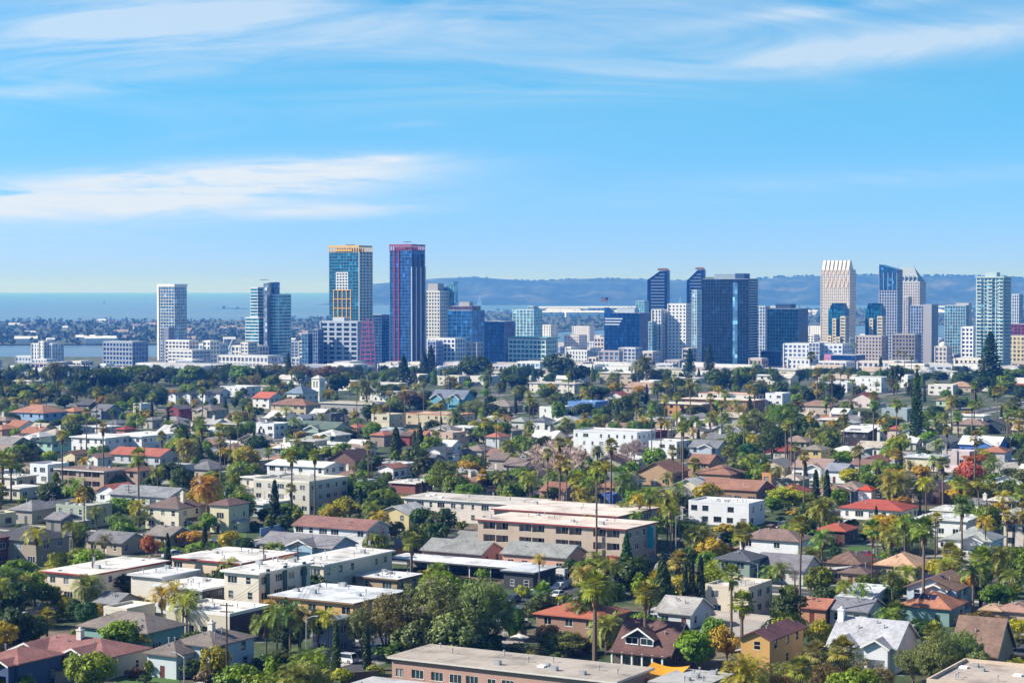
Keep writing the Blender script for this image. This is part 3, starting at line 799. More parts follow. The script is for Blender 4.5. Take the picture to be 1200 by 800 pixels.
# ================================================================ buildings of the neighbourhood, one line each:
# kind, left, right and eave line in the photograph, storeys, depth, roof, wall colour, roof colour, extras | label
HAND = '''
H -12 82 634 2 11 hip #a89680 #4a4c52 | tan two storey apartment house with charcoal hip roof
B -24 12 634 2 10 flat #8a4038 #b0a8a0 | brick red flat building cut by the picture edge
H 102 172 635 1.1 9 gx #b8a890 #75757a | long low beige house with grey gable roof
H 172 226 627 1.1 9 gx #b0a080 #857c76 | tan bungalow with weathered grey brown roof
A 51 199 675 2 24 slab #ead9bd #f4ece2 fascia=#a8382c | cream apartment row with red roof trim
A 200 348 661 2 19 slab #ecd2ae #f2ece4 fascia=#a8382c | rear cream apartment wing with red trimmed roof
B 153 232 677 2 13 slab #e2ddd2 #f2f2f2 fascia=#d8d8da | plain white two storey block with pale roof
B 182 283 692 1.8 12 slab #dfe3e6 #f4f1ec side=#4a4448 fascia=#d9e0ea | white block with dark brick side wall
B 121 182 716 1.6 12 flat #e4dac2 #efe6dc | low cream building with tall plain parapet
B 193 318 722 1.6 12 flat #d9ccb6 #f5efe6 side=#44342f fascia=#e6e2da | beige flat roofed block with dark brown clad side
H 92 218 741 1.5 10 hip #7fb0ac #84776e | taupe hip roofed house with teal wall
H 172 246 768 1.4 10 hip #cfdbe0 #7d7068 | small pale blue house with taupe hip roof
H 205 299 757 1.8 11 hip #b9cfe0 #81746a c | light blue house with brown grey hip roof and chimney
H 12 176 771 1.3 11 hip #cdc2b0 #9c645c g2 c wmat=siding pitch=.34 | dusty maroon roofed bungalow with two white trimmed gables
H -24 74 777 1.5 10 hip #46608f #9c6058 g2 wmat=siding pitch=.34 | royal blue house with maroon gabled roof
H 112 164 706 1.1 8 gx #c8c2b6 #84868a | little grey roofed cottage behind the cream parapet building
H 34 60 716 1.2 8 hip #b89a7a #6d5a4c | small brown roofed house among dark garden trees
A 262 366 673 3 17 slab #e8ddc8 #f4efe8 | cream three storey flats with dark green wall strips
A 330 463 663 2 26 slab #e9dcc2 #f7f2ea | long cream flats with broad white roof
A 343 457 620 1.9 10 gx #dfe2e4 #94645a pitch=.36 | white two storey flats with long brownish red roof
H 303 418 641 1.3 10 gx #9cc4e2 #85838a g1 pitch=.4 wmat=siding | light blue house with long grey gable roof
A 494 590 648 1.15 10 gx #dba790 #8b8d8b pitch=.42 | salmon pink row house with grey roof at the driveway end
A 528 600 637 1.15 10 gx #d8a48e #868886 pitch=.42 | rear salmon pink row with grey roof below the taupe flats
A 588 688 652 1.3 10 gx #e0a88e #8f918e pitch=.42 | salmon pink row house nearest the parked white car
G 448 626 667 .85 9 canopy #8a8078 #eceff2 fascia=#5a5856 | long white roofed carport with thin posts
B 418 493 680 .9 9 slab #b59a78 #e9eaec fascia=#7b5f44 | low tan garage block with white roof
A 316 476 708 1.9 17 slab #dca65e #e6ebf0 fascia=#8a6a44 | ochre flats with pale roof and courtyard
B 366 413 731 2 8 flat #7f8ea8 #8a8d98 | shaded blue grey building beside the thin cypress
A 448 767 800 1.3 12 slab #c79a86 #c2b4a4 fascia=#d8d2c8 | long pink walled building with tan grey roof
B 384 690 840 1.2 10 slab #d9a78c #c8c6c6 fascia=#b9b4ae | nearest low building with flat grey white roof
B 764 856 806 1.05 12 slab #a09a92 #bcbab6 fascia=#8f8b86 | low grey flat roof beside the yellow awning
A 555 772 621 3 16 slab #c2ad96 #f2dccb L fascia=#8e3b33 | taupe three storey flats with recessed balconies and red eaves
A 575 774 606 3 22 slab #bda892 #f3e0d0 fascia=#8e3b33 | rear wing of the taupe flats with red edged roof
B 590 652 672 1.3 12 slab #3c3f46 #d4dae2 fascia=#50525a | dark charcoal building with pale flat roof
G 650 670 669 1 5 flat #e4e4e4 #d0d0d0 | tiny white garage by the pink row
H 627 736 725 1.8 10 hip #a8806c t#c8643c pitch=.36 | terracotta tiled house behind big fan palms
H 719 818 766 1.15 11 gx #6a5a4e #6f4a44 D pitch=.82 wmat=siding | brown craftsman house with dark dormer and white trim
H 866 953 634 1.9 9 hip #eef0f6 #8a6d64 | white two storey house with brown hip roof
H 838 898 657 1.8 9 hip #8fa596 #565a64 | grey green house with slate grey roof
H 884 962 667 1.2 10 gx #d8d4d0 #7d7a84 | low house with wide lavender grey roof
B 826 906 691 1.9 12 flat #e0d2b8 #cfc6ba | cream building with maroon door above the driveway
H 770 834 718 1.1 10 gx #cfd8e2 #aaa6a4 | pale grey roofed house behind the brown craftsman
H 868 943 748 2 15 gy #dba446 #7c4648 trim=#e8d9b0 | yellow house with maroon roof
H 957 1005 622 1.2 9 hip #5a4a40 t#c2532f | red tiled house with dark pergola by a lawn
H 964 1027 661 1.2 10 hip #cdb49c #80604f | beige house with brown hip roof above the dark hedge
H 985 1030 672 1 8 hip #b89c88 #775f56 | small brown roofed house below the dark hedge
H 1025 1091 664 1.1 11 hip #cbb494 #d0a078 | house with pale orange tan roof
H 1106 1177 634 1.2 11 hip #e4e8ea #a3aaa8 g1 | white bungalow with grey green roof and columns
H 1176 1222 614 2 10 hip #d8cdc0 #8d6a5c | beige two storey house with brown roof at the picture edge
H 985 1038 700 1.7 9 shed #a9cbe4 #e0e6ea pitch=.2 | light blue house with whitish low roof
H 1062 1143 690 2 12 gy #b7d0e4 #8d6a54 g1 s | pale blue two storey house with brown roof and solar panels
H 1054 1132 713 1.2 10 hip #7ea6a4 #b8704a s | teal bungalow with orange brown hip roof and solar panel
H 972 1076 757 1.6 11 gx #e9edf4 #b2b3ba g2 c cw cl pitch=.62 wmat=siding | white bungalow with silver grey roof and white chimney
H 972 1035 715 1.1 9 gx #dcd8cc #80808c | low white house with purple grey roof behind the silver roof
H 938 983 712 1.1 8 gx #c08860 #b0694a | small house with rusty orange roof
H 1116 1188 765 1.5 11 gx #c8a88c #8a6a58 pitch=1.0 | tan house with steep brown gable
B 1080 1323 819 2.67 18 flat #d8bfa4 #c9b6a4 h=8 | big pale beige flat roof with parapet in the near corner
H 1150 1181 715 1.1 9 hip #c0a088 #c29a76 | tan roofed cottage beside the tall palms
H 1168 1218 717 1.1 10 hip #c8a890 #b08270 | pinkish roofed house at the picture edge
H 1186 1218 668 1.2 9 hip #e6e8ea #cfd6dc | white roofed house at the picture edge
H 12 79 484 2 16 hip #8fb4e0 #b0765a | blue walled long house with orange brown roof
H 74 103 482 1.2 10 hip #c8a890 #c07a58 | small house with faded orange roof
H 90 123 474 1.2 12 gx #6a6058 #50525a | dark grey roofed low house near the forest edge
H 197 216 462 2 14 gy #eef0f4 #3f4350 | white gabled townhouse with dark roof, first of the row
H 214 233 462 2 14 gy #eef0f4 #3f4350 | white gabled townhouse with dark roof, middle of the row
H 231 251 462 2 14 gy #eef0f4 #3f4350 | white gabled townhouse with dark roof, end of the row
H 246 270 460 2 14 gx #e9ebf0 #4c4f5a | white house with dark ridge roof joining the gabled row
B 258 306 454 2 14 flat #eceef2 #dadde2 | white flat building behind the gabled row
H 194 225 479 2 10 gy #9c2f38 #6d6468 wmat=siding | deep red two storey house with grey gable
H 225 267 481 2 12 hip #b9ac98 #7b7068 g1 | beige two storey house with hip roof and porch
H 107 143 481 1.5 12 gx #9aa0a8 #6b6b72 g1 | grey house with white gabled front
B 156 176 474 1.6 12 flat #ececec #d4d4d8 | small white box house near the forest edge
H 168 191 492 1.4 10 hip #bcb4a8 #8d8580 | grey tan hip roofed house next to the red house
H 43 84 518 2 12 hip #a9dcc8 #2f5048 | mint green house with dark green hip roof
A 83 152 514 2 14 slab #eef0f4 #f4f2ee | white flat building with small square windows
A 128 211 512 2 33 slab #f0f1f5 #f6f3ee | long white flats with rows of dark windows
B 95 142 501 1.1 10 slab #e4e6ea #e8eaee | low white shed roof behind the long white flats
H 136 158 503 1.2 8 hip #b8806c t#b4402c | small house with bright red tile roof
H 74 105 532 1.2 9 gy #e4d3a0 #7d5a44 | cream cottage with brown gable
H 100 132 536 1.2 9 gy #f0f0f2 #a07868 | white cottage with pinkish brown gable
A 128 211 534 1.2 11 gx #c9cfd4 #b0583e pitch=.4 | long grey white house with orange red roof
B 35 81 546 2 10 flat #eaf0f8 #e8eaee | white two storey cube house
A 65 152 553 2 12 slab #b39882 #9a7664 L | brown two storey flats with gallery balconies
H 148 182 552 2 11 hip #b89c86 #90604c | tan two storey house with reddish brown roof
B -10 43 560 1.1 9 slab #dcd6c6 #e2dccc | low cream building at the picture edge with white roof
B 2 48 573 1.1 9 slab #d8d2c2 #eceae2 | low cream building with bright flat roof beside the palms
H 114 161 575 1.3 9 gy #e8eef4 #cf6038 | white cottage with orange red roof
A 128 229 582 1.2 12 gx #cfd2d4 #8d9096 pitch=.36 | long pale house with slate grey roof
H 170 241 596 2 11 hip #e8e0c8 #75605a c | cream two storey house with brown hip roof and red chimney
H 246 292 592 2.5 10 hip #ddd0a8 #7a5a54 | pale yellow tall house with brown roof
H 12 71 598 1.3 11 hip #a9a49c #8d8a90 | grey house with pale hip roof
B -16 19 604 1.1 8 flat #e6dcb0 #d0c8b0 | small cream flat house at the picture edge
H 54 93 608 1.1 9 gx #8f8a84 #7f7c80 | low house with worn grey roof by the street pole
H -12 22 503 1.2 12 hip #b89078 #bd7a56 | low house with orange roof at the picture edge
B 284 312 560 1.1 10 slab #e4dccc #efe8da | small cream building on the street corner
A 296 334 466 2 14 gx #ecebe6 t#d2603c | white long building with bright orange roof
C 335 373 461 2.4 14 hip #dfe0dc #6f86a0 h=7 pitch=.7 | white church hall with blue grey roof
H 317 375 475 2 12 hip #cdb890 #8e6450 | beige house with reddish brown hip roof
H 345 373 490 2 10 gy #edf0f4 #8f9aa6 g1 | white gabled house beside the dark grey block
B 372 404 486 2.2 14 flat #55585e #7c7e84 | dark grey cube building
B 435 474 487 2 12 flat #dbcfae #c9bc9c | cream flat building with small windows
A 375 458 474 1.5 16 slab #a9a3a0 #c4b6a0 | long low building with sandy roof
H 504 557 467 2 12 gx #5fb4d4 #6f7a90 g2 pitch=.7 wmat=siding | turquoise victorian house with grey gables
A 475 557 487 2 14 flat #d9c8a0 #d6cdb8 fascia=#c08a68 | beige mission style flats with terracotta edges
B 421 482 459 2 14 slab #e8e6e0 #dcdcda | white flat building below the tall dark conifers
A 330 413 503 1.4 14 gx #a9c0b0 #5d7468 g1 pitch=.4 | long house with dark green roof
H 405 433 501 1.2 10 hip #c8a888 t#bf6a48 | small terracotta roofed house beside the green roof
H 434 465 510 1.6 10 hip #a99484 t#c06e50 | square house with terracotta hip roof
H 385 443 539 1.4 14 gy #7d5c50 #63403c pitch=.55 | big dark brown gabled craftsman house
A 312 405 547 2 12 gx #eceef0 #dfe2e0 pitch=.2 | white two storey flats with pale low roof
A 296 409 566 3 19 flat #cfcabc #c4bcae fascia=#d8d3c6 | old grey cream three storey block with cornice
H 443 477 548 1.3 9 gy #f0f1f4 #a86a54 | white cottage with rusty gable roof and driveway
H 498 531 528 1.5 9 gy #eef0ec #59606c | white cottage with slate gable
H 514 542 522 1.9 9 gx #eceff0 #d3dad8 | white house with pale green grey roof
H 542 582 528 1.2 11 hip #b9aca0 #8a7a72 | taupe hip roofed house in the middle rows
H 572 607 538 1.3 11 gx #a89a90 #7d6a64 | taupe gabled house with dark brown roof
H 569 598 512 2 10 hip #c9d0da #b86a4c | pale grey two storey house with orange roof
A 470 646 592 2 14 slab #e3d6cc #d9cfc4 | long pale pink flat building behind dense trees
B 458 507 567 1.1 10 slab #9a5548 #e6ddd6 | low flat building with red end wall
B 300 341 498 2 12 flat #eceef2 #e6e8ec | white boxy building beside the green roofed house
H 566 613 476 1.2 14 hip #bcb0a2 #8e8478 | wide taupe roofed house at the conifers
H 470 489 510 1.5 9 gx #9c3c3c #6d5650 | small maroon walled house between cypresses
B 665 713 472 2.5 14 flat #5f95dc #84aee0 | bright blue flat building
B 632 669 478 2 12 flat #eef0f0 #e2e4e4 | white flat building next to the bright blue one
H 711 739 464 1.6 10 gy #efeae8 t#b84a34 | white house with steep red roof
A 772 834 474 2 12 slab #c98f3c #e4d8c4 | ochre orange flats with cream roof edge
A 795 897 470 2 16 slab #a9713c #f0e2d4 fascia=#b07a50 | long ochre brown flats with galleries
A 817 898 463 2 14 flat #ece6e0 #d8cfc8 fascia=#c9a090 | white mission row with tile accents
A 671 769 508 3 16 flat #edf0f4 #d8d4d4 | white art deco flats on the street corner
B 760 809 519 2 12 flat #eceef2 #d9d4d0 | white house with brown band beside the art deco flats
H 808 854 524 2 10 gx #b9c4d0 #7c8088 g1 | grey blue two storey house with gables
H 748 807 553 1.6 12 gy #c09a70 #94604a | brown gabled condo with tan front
H 806 846 542 1.9 12 gx #b08a68 #99654c | rear brown roofed condo
A 815 874 556 1.6 12 hip #b8906c #9c6a50 | wide brown hip roofed condo
A 820 907 574 1.5 13 gx #a87e60 #a06c52 pitch=.36 | long brown roofed condo row
H 598 627 494 1.3 12 hip #d0d4cc #9aa39a | pale green grey hip roofed house
H 624 649 493 1.5 9 hip #e6e8ea #70737c | white house with dark grey hip roof
H 590 633 545 1.5 12 gx #b8aca4 #85746c | mauve brown roofed house by the bare trees
B 703 729 581 1.1 8 flat #3a62c0 #9fc4d4 | small cobalt blue building with pale roof
A 806 897 592 2 11 flat #e9eaf0 #dcdcdc | white two storey flats with parapet and side stairs
H 873 916 576 1.2 10 hip #e0d4c8 t#d4552c | house with vivid orange tile roof
B 853 903 570 1.1 9 slab #e4e8ec #eef2f4 | low white roofed house beside the orange tiles
H 634 679 575 1.1 10 gx #a8806c #96604a | low house with reddish brown roof on the corner
H 699 733 571 1.1 9 hip #a88468 #a06a4c | small rusty roofed house behind the palm cluster
B 742 783 507 1.5 12 flat #7c2c34 #9a6a64 | maroon walled flat roofed building
B 620 686 450 2 14 slab #e8dcd0 #d6c2b0 | long cream building in the far rows
B 750 776 447 2 12 flat #f0eeee #dcd0cc | small white building with red accents in the far rows
H 724 792 455 1.2 14 hip #c8b8a8 #ad8a74 | wide tan roofed house in the far rows
B 967 1001 449 2 12 flat #eef0f2 #34363e | white modern building with dark roof
B 997 1042 443 3 14 flat #f0f2f4 #34363e | tall white modern building with black roof panels
A 897 927 462 3 12 flat #e9ebf0 #dedede | white three storey building left of the dark round trees
H 994 1032 468 1.6 12 gy #e6d2cc t#a84434 | pinkish white house with dark red gable
H 936 983 476 1.5 12 hip #c8b4a0 #94705c | beige house with wide brown hip roof
H 987 1028 506 2 11 shed #3c3a3e #e4e8ea s | dark house with white sloping solar roof
B 1033 1071 480 2 10 flat #9fb4ba #bccad0 | grey glass walled modern house
H 1040 1063 503 1.6 9 hip #d8c8bc t#bc5438 | small house with red tile roof by the tall pine
H 1052 1091 509 1.6 10 gy #f0f2f4 #c9d2d6 | white gabled house behind the tall pine
H 1048 1081 518 1.1 8 gx #c8c4bc #cfd6da | low house with pale metal roof
H 1124 1181 521 1.4 12 gx #3f7ed8 #dfe6ee g1 pitch=.45 wmat=siding | bright blue bungalow with white roof
B 1061 1112 537 1.6 12 slab #e6dcc0 #cfd8e4 | cream two storey flat roofed house
B 1104 1146 531 1.6 10 flat #d9c8cc #d4c8c8 | pinkish flat building behind the red tree
H 939 973 527 2 9 hip #dcb860 #8d8270 | yellow two storey house with olive hip roof
H 904 943 529 1.1 10 hip #c4bcb8 t#a83c30 | house with dark red roof next to the yellow house
H 929 985 548 1.5 12 gx #eceef0 #a08478 g1 | white house with tan roof and curved gable
H 968 1001 551 1.5 9 gx #e4e8ee #8c93a4 | white house with blue grey roof
H 1071 1116 575 1.4 12 gy #8c6e60 #6e5048 pitch=.5 wmat=siding | brown craftsman with white trimmed gable
C 984 1076 598 1.1 13 hip #f0eee8 t#c24a2c pitch=.3 | white mission house with red tile roof
H 1117 1161 498 1.4 10 hip #cdbca4 #8d7468 | beige house with brown grey hip roof
H 1141 1189 499 1.2 10 gy #2f4644 #5a5450 | dark green house with low gable
B 1107 1161 488 1.2 12 slab #f2f2f2 #ecebe8 | long low white house
H 1168 1218 456 1.2 14 hip #c8a890 t#c4603c | orange roofed house at the picture edge
H 1085 1126 517 1.4 12 gy #aaa89c #7f7e7c g1 | grey bungalow with gabled porch
B 1074 1152 611 1.5 14 slab #e9ecee #e6e8ea | white low building cluster above the palms
H 907 951 577 1.2 10 hip #e8d8d4 t#b8503c | house with faded red tile roof by the cypresses
B 893 910 556 2 8 flat #d08a3c #c09868 | small orange walled cube building
H 1107 1146 453 1.2 14 hip #c8b098 #b08a70 | tan roofed house in the far rows near the pines
H 1097 1126 469 1.2 10 hip #b4d0bc #a87c60 | pale green house with brown roof
B 1074 1116 433 1.2 16 slab #b9bcc0 #d0d2d6 | pale grey flat building in the far rows
'''
for ln in HAND.strip().splitlines(): hand(ln)
def by_label(s): return next(b for b in BOXES if b['label'].startswith(s))
def thing_of(s): return next(t['o'] for t in THINGS if t['phrase'].startswith(s))
# church tower with its arched openings
def tower_block(lbl, px0, px1, ytop, ybase, label, wall, roofc, arch=True, name='bell_tower'):
    p = at((px0 + px1) / 2, ybase); s = F / p.y; w = (px1 - px0) / s / 1.25; hh = (ybase - ytop) / s
    rt = root(name, p, YAW); mb = MB()
    for O, A, N in (((-w / 2, -w / 2), (1, 0), (0, -1)), ((w / 2, -w / 2), (0, 1), (1, 0)), ((w / 2, w / 2), (-1, 0), (0, 1)), ((-w / 2, w / 2), (0, -1), (-1, 0))):
        wall_face(mb, O, A, w, 0, hh, N, [(w * .2, w * .44, hh * .62, hh * .88, .8), (w * .56, w * .8, hh * .62, hh * .88, .8)] if arch else [(w * .35, w * .65, hh * .6, hh * .85, .4)])
    mb.build('wall', ['stucco'], rt, c(wall))
    rb = MB(); e = w / 2 + .35
    rb.poly([(-e, -e, hh), (e, -e, hh), (0, 0, hh + w * .35)]); rb.poly([(e, -e, hh), (e, e, hh), (0, 0, hh + w * .35)]); rb.poly([(e, e, hh), (-e, e, hh), (0, 0, hh + w * .35)]); rb.poly([(-e, e, hh), (-e, -e, hh), (0, 0, hh + w * .35)])
    rb.box(-e, e, -e, e, hh - .25, hh - .004)
    rb.build('roof', ['clay_tile'], rt, c(roofc))
    register(rt, label, 'tower', None, True, hh / 2, (w, hh))
    pp = [proj((p.x + a, p.y, z)) for a in (-w * .7, w * .7) for z in (p.z, p.z + hh)]
    BOXES.append(dict(ctr=p, w=w, dp=w, x0=min(q[0] for q in pp), x1=max(q[0] for q in pp), y0=min(q[1] for q in pp), y1=max(q[1] for q in pp), d=p.y, label=label, fixed=True, cover=0.0, top=hh))
tower_block('', 366, 380, 443, 471, 'white bell tower with twin arched openings beside the church hall', '#e6e2da', '#d8d4cc')
tower_block('', 1006, 1026, 573, 600, 'small white tower with red tile cap on the mission house', '#f2efe8', '#c24a2c', False)
# green strips on the three storey flats, teal banner sign
def strips():
    b = by_label('cream three storey'); o = thing_of('cream three storey'); hw, hd = b['w'] / 2, b['dp'] / 2
    for q in (.12, .45, .82):
        mb = MB(); mb.box(hw + .16, hw + .4, -hd + b['dp'] * q, -hd + b['dp'] * q + 1.0, 1.2, 9.6); mb.build('green_strip', ['paint'], o, c('#28564c'))
strips()
# ================================================================ trees
def quads_mesh(name, cen, nrm, size, aspect, slots, mi=None, rng=None, tang=None):
    """leaf faces: irregular diamonds"""
    rng = rng or np.random.default_rng(1); n = len(cen)
    nrm = nrm / np.maximum(np.linalg.norm(nrm, axis=1, keepdims=True), 1e-6)
    if tang is None: tang = rng.normal(size=(n, 3))
    t = tang - (tang * nrm).sum(1, keepdims=True) * nrm
    t /= np.maximum(np.linalg.norm(t, axis=1, keepdims=True), 1e-6); b = np.cross(nrm, t)
    s = size[:, None]; a = aspect
    k = rng.uniform(.75, 1.25, size=(n, 4, 1))
    P = np.stack([cen + t * s * k[:, 0], cen + b * s * a * k[:, 1], cen - t * s * k[:, 2], cen - b * s * a * k[:, 3]], 1).reshape(-1, 3)
    return P
def np_mesh(name, P, slots, extra=None, mi_q=0):
    n = len(P) // 4; me = bpy.data.meshes.new(name)
    ev, ef, em = ([], [], []) if extra is None else extra
    V = np.concatenate([P, np.array(ev, dtype=float).reshape(-1, 3)]) if len(ev) else P
    me.vertices.add(len(V)); me.vertices.foreach_set('co', V.astype(np.float32).ravel())
    loops = list(range(4 * n)); starts = list(range(0, 4 * n, 4)); tot = [4] * n; mis = [mi_q] * n
    for f, m in zip(ef, em):
        starts.append(len(loops)); tot.append(len(f)); loops += [4 * n + i for i in f]; mis.append(m)
    me.loops.add(len(loops)); me.loops.foreach_set('vertex_index', loops)
    me.polygons.add(len(starts)); me.polygons.foreach_set('loop_start', starts); me.polygons.foreach_set('loop_total', tot)
    for s in slots: me.materials.append(MATS[s])
    me.polygons.foreach_set('material_index', mis)
    me.update(); me.validate()
    return me
def ball(rng, n):
    v = rng.normal(size=(n, 3)); return v / np.linalg.norm(v, axis=1, keepdims=True)
PROTO = {}   # kind -> dict(trunk MB, crown quads, h, w)
def proto(kind, h, w, P, tr, leafslot='leaf', extra=None, extraname=None):
    """P leaf quads; tr trunk MB; extra: a second leaf-like MB (dead fronds)"""
    PROTO[kind] = dict(h=h, w=w,
        crown=np_mesh('crown', P, [leafslot]) if len(P) else None,
        trunk=tr.mesh('trunk', [tr.slot]),
        extra=extra.mesh(extraname, ['dead_frond']) if extra else None,
        both=np_mesh('tree', P, [leafslot, tr.slot, 'dead_frond'], (tr.v + (extra.v if extra else []), tr.f + ([tuple(i + len(tr.v) for i in f) for f in extra.f] if extra else []), [1] * len(tr.f) + ([2] * len(extra.f) if extra else []))))
def limbs(mb, rng, h0, h1, r, n, spread):
    mb.tube((0, 0, -.3), (0, 0, h0), r, r * .75, 7)
    for i in range(n):
        a = 2 * math.pi * (i + rng.uniform(0, .6)) / n; q = Vector((math.cos(a) * spread * rng.uniform(.5, 1), math.sin(a) * spread * rng.uniform(.5, 1), h1 * rng.uniform(.75, 1)))
        m = Vector((q.x * .4, q.y * .4, h0 + (q.z - h0) * .55))
        mb.tube((0, 0, h0 - .1), m, r * .6, r * .4, 5); mb.tube(m, q, r * .4, r * .12, 4)
        for k in range(2):
            e = q + Vector((rng.uniform(-1, 1), rng.uniform(-1, 1), rng.uniform(.1, 1))) * spread * .35; mb.tube(m.lerp(q, .5), e, r * .22, r * .06, 3)
def broad(kind, seed, h, w, K, M, leaf, low=0.1, flat=1.0, clump=(0.2, 0.3), open_=0.0, asp=.55, up=.4):
    rng = np.random.default_rng(seed); pr = random.Random(seed)
    R_ = w / 2; zc = h * (low + 1) / 2; rz = h * (1 - low) / 2
    # a few big lobes, each with its own clumps: uneven outline, gaps between lobes
    lobes = [(np.array([0, 0, .1]), .72)]
    for i in range(7):
        d = ball(rng, 1)[0]; d[2] = d[2] * .8; lobes.append((d * .5, pr.uniform(.38, .55)))
    C, N, S = [], [], []
    for i in range(K):
        lc, lr = lobes[pr.randrange(len(lobes))]
        d = ball(rng, 1)[0]; d[2] = d[2] * .9 + .1
        p = lc + d / np.linalg.norm(d) * lr * pr.uniform(.72, 1.02)
        if p[2] < -.95: continue
        cc = np.array([p[0] * R_, p[1] * R_, zc + p[2] * rz * flat])
        rc = pr.uniform(*clump) * R_
        q = ball(rng, M); rad = rng.uniform(.35, 1.0, size=(M, 1)) ** .6
        q[:, 2] *= .75
        C.append(cc + q * rad * rc); N.append(q * .7 + p * .6 + np.array([0, 0, up]) + rng.normal(size=(M, 3)) * .42)
        S.append(rng.uniform(.6, 1.25, M) * leaf)
    P = quads_mesh('', np.concatenate(C), np.concatenate(N), np.concatenate(S), asp, None, rng=rng)
    tr = MB(); tr.slot = 'bark'; limbs(tr, pr, h * low * 1.15, zc + rz * .3, max(.12, w * .03), 5, R_ * .6)
    proto(kind, h, w, P, tr)
for i in range(4): broad('broad%d' % i, 11 + i, 9, 9, 125, 46, .34)
for i in range(3): broad('dense%d' % i, 31 + i, 9, 9, 170, 44, .28, low=.03, clump=(.14, .2))
for i in range(3): broad('airy%d' % i, 51 + i, 12, 12, 190, 42, .31, low=.08, clump=(.1, .17), asp=.3, up=.1)
for i in range(2): broad('grand%d' % i, 61 + i, 14, 16, 520, 40, .24, low=.05, clump=(.075, .13), asp=.4, up=.2)
for i in range(2): broad('gold%d' % i, 71 + i, 8, 9, 95, 44, .32, low=.1, clump=(.18, .26))
for i in range(3): broad('shrub%d' % i, 91 + i, 2.4, 3.4, 42, 34, .2, low=0.0, clump=(.2, .34))
for i in range(2): broad('upright%d' % i, 111 + i, 9, 5, 95, 40, .28, low=.02, clump=(.2, .32))
def spire(kind, seed, h, w, n, leaf, pw, tip=.0):
    rng = np.random.default_rng(seed)
    z = rng.uniform(0, 1, n) ** 1.1; a = rng.uniform(0, 2 * math.pi, n)
    lump = 1 + .16 * np.sin(a * 3 + z * 19) + .12 * np.sin(a * 5 - z * 41 + 1)
    rr = (w / 2) * np.clip((1 - z) ** pw, 0, 1) * np.minimum(1, .55 + z * 5) * lump * rng.uniform(.62, 1.05, n) ** .6
    cen = np.stack([np.cos(a) * rr, np.sin(a) * rr, h * (.03 + .97 * z)], 1)
    nr = np.stack([np.cos(a), np.sin(a), np.full(n, .35)], 1) + rng.normal(size=(n, 3)) * .5
    P = quads_mesh('', cen, nr, rng.uniform(.6, 1.3, n) * leaf, .45, None, rng=rng, tang=np.tile([0, 0, 1.0], (n, 1)) + rng.normal(size=(n, 3)) * .4)
    tr = MB(); tr.slot = 'bark'; tr.tube((0, 0, -.3), (0, 0, h * .9), max(.1, w * .06), .04, 6)
    proto(kind, h, w, P, tr)
for i in range(2): spire('cypress%d' % i, 131 + i, 11, 2.2, 3000, .24, .45)
for i in range(2): spire('conifer%d' % i, 141 + i, 13, 6, 4600, .30, .85)
def tiers(kind, seed, h, w, nt, leaf, per=7):
    rng = np.random.default_rng(seed); C, N, S, T = [], [], [], []; tr = MB(); tr.slot = 'bark'
    tr.tube((0, 0, -.3), (0, 0, h), h * .016, .05, 7)
    for k in range(nt):
        f = k / (nt - 1); z = h * (.16 + .82 * f); L = w / 2 * (1 - f) ** .75 * rng.uniform(.8, 1.08) + .3
        for j in range(per):
            a = 2 * math.pi * (j + .5 * (k % 2) + rng.uniform(-.15, .15)) / per; m = int(26 * L / (w / 2)) + 8
            t = rng.uniform(.15, 1, m); lat = rng.normal(size=m) * .09 * L * (1.2 - t)
            x = np.cos(a) * t * L - np.sin(a) * lat; y = np.sin(a) * t * L + np.cos(a) * lat; zz = z + .16 * L * t ** 2 - .1 * L * t + rng.normal(size=m) * .14
            C.append(np.stack([x, y, zz], 1)); N.append(np.tile([0, 0, 1.0], (m, 1)) + rng.normal(size=(m, 3)) * .6); S.append(rng.uniform(.6, 1.3, m) * leaf)
            T.append(np.tile([math.cos(a), math.sin(a), .1], (m, 1)) + rng.normal(size=(m, 3)) * .5)
            tr.tube((0, 0, z), (math.cos(a) * L * .9, math.sin(a) * L * .9, z + .07 * L), .06, .02, 3)
    P = quads_mesh('', np.concatenate(C), np.concatenate(N), np.concatenate(S), .5, None, rng=rng, tang=np.concatenate(T))
    proto(kind, h, w, P, tr)
tiers('norfolk0', 151, 26, 10, 24, .62, 9)
tiers('norfolk1', 152, 22, 9, 21, .60, 9)
def palm_proto(kind, h, up, w, Q, tr, ex, T):
    A = np.array([[tuple(p - T) for p in q] for q in Q]).reshape(-1, 3)
    ex.v = [tuple(Vector(p) - T) for p in ex.v]
    PROTO[kind] = dict(h=h + up, w=w, up=up, th=h, palm=True, top=T, crown=np_mesh('crown', A, ['leaf', 'dead_frond'], (ex.v, ex.f, [1] * len(ex.f))), trunk=tr.mesh('trunk', ['palm_bark']), extra=None)
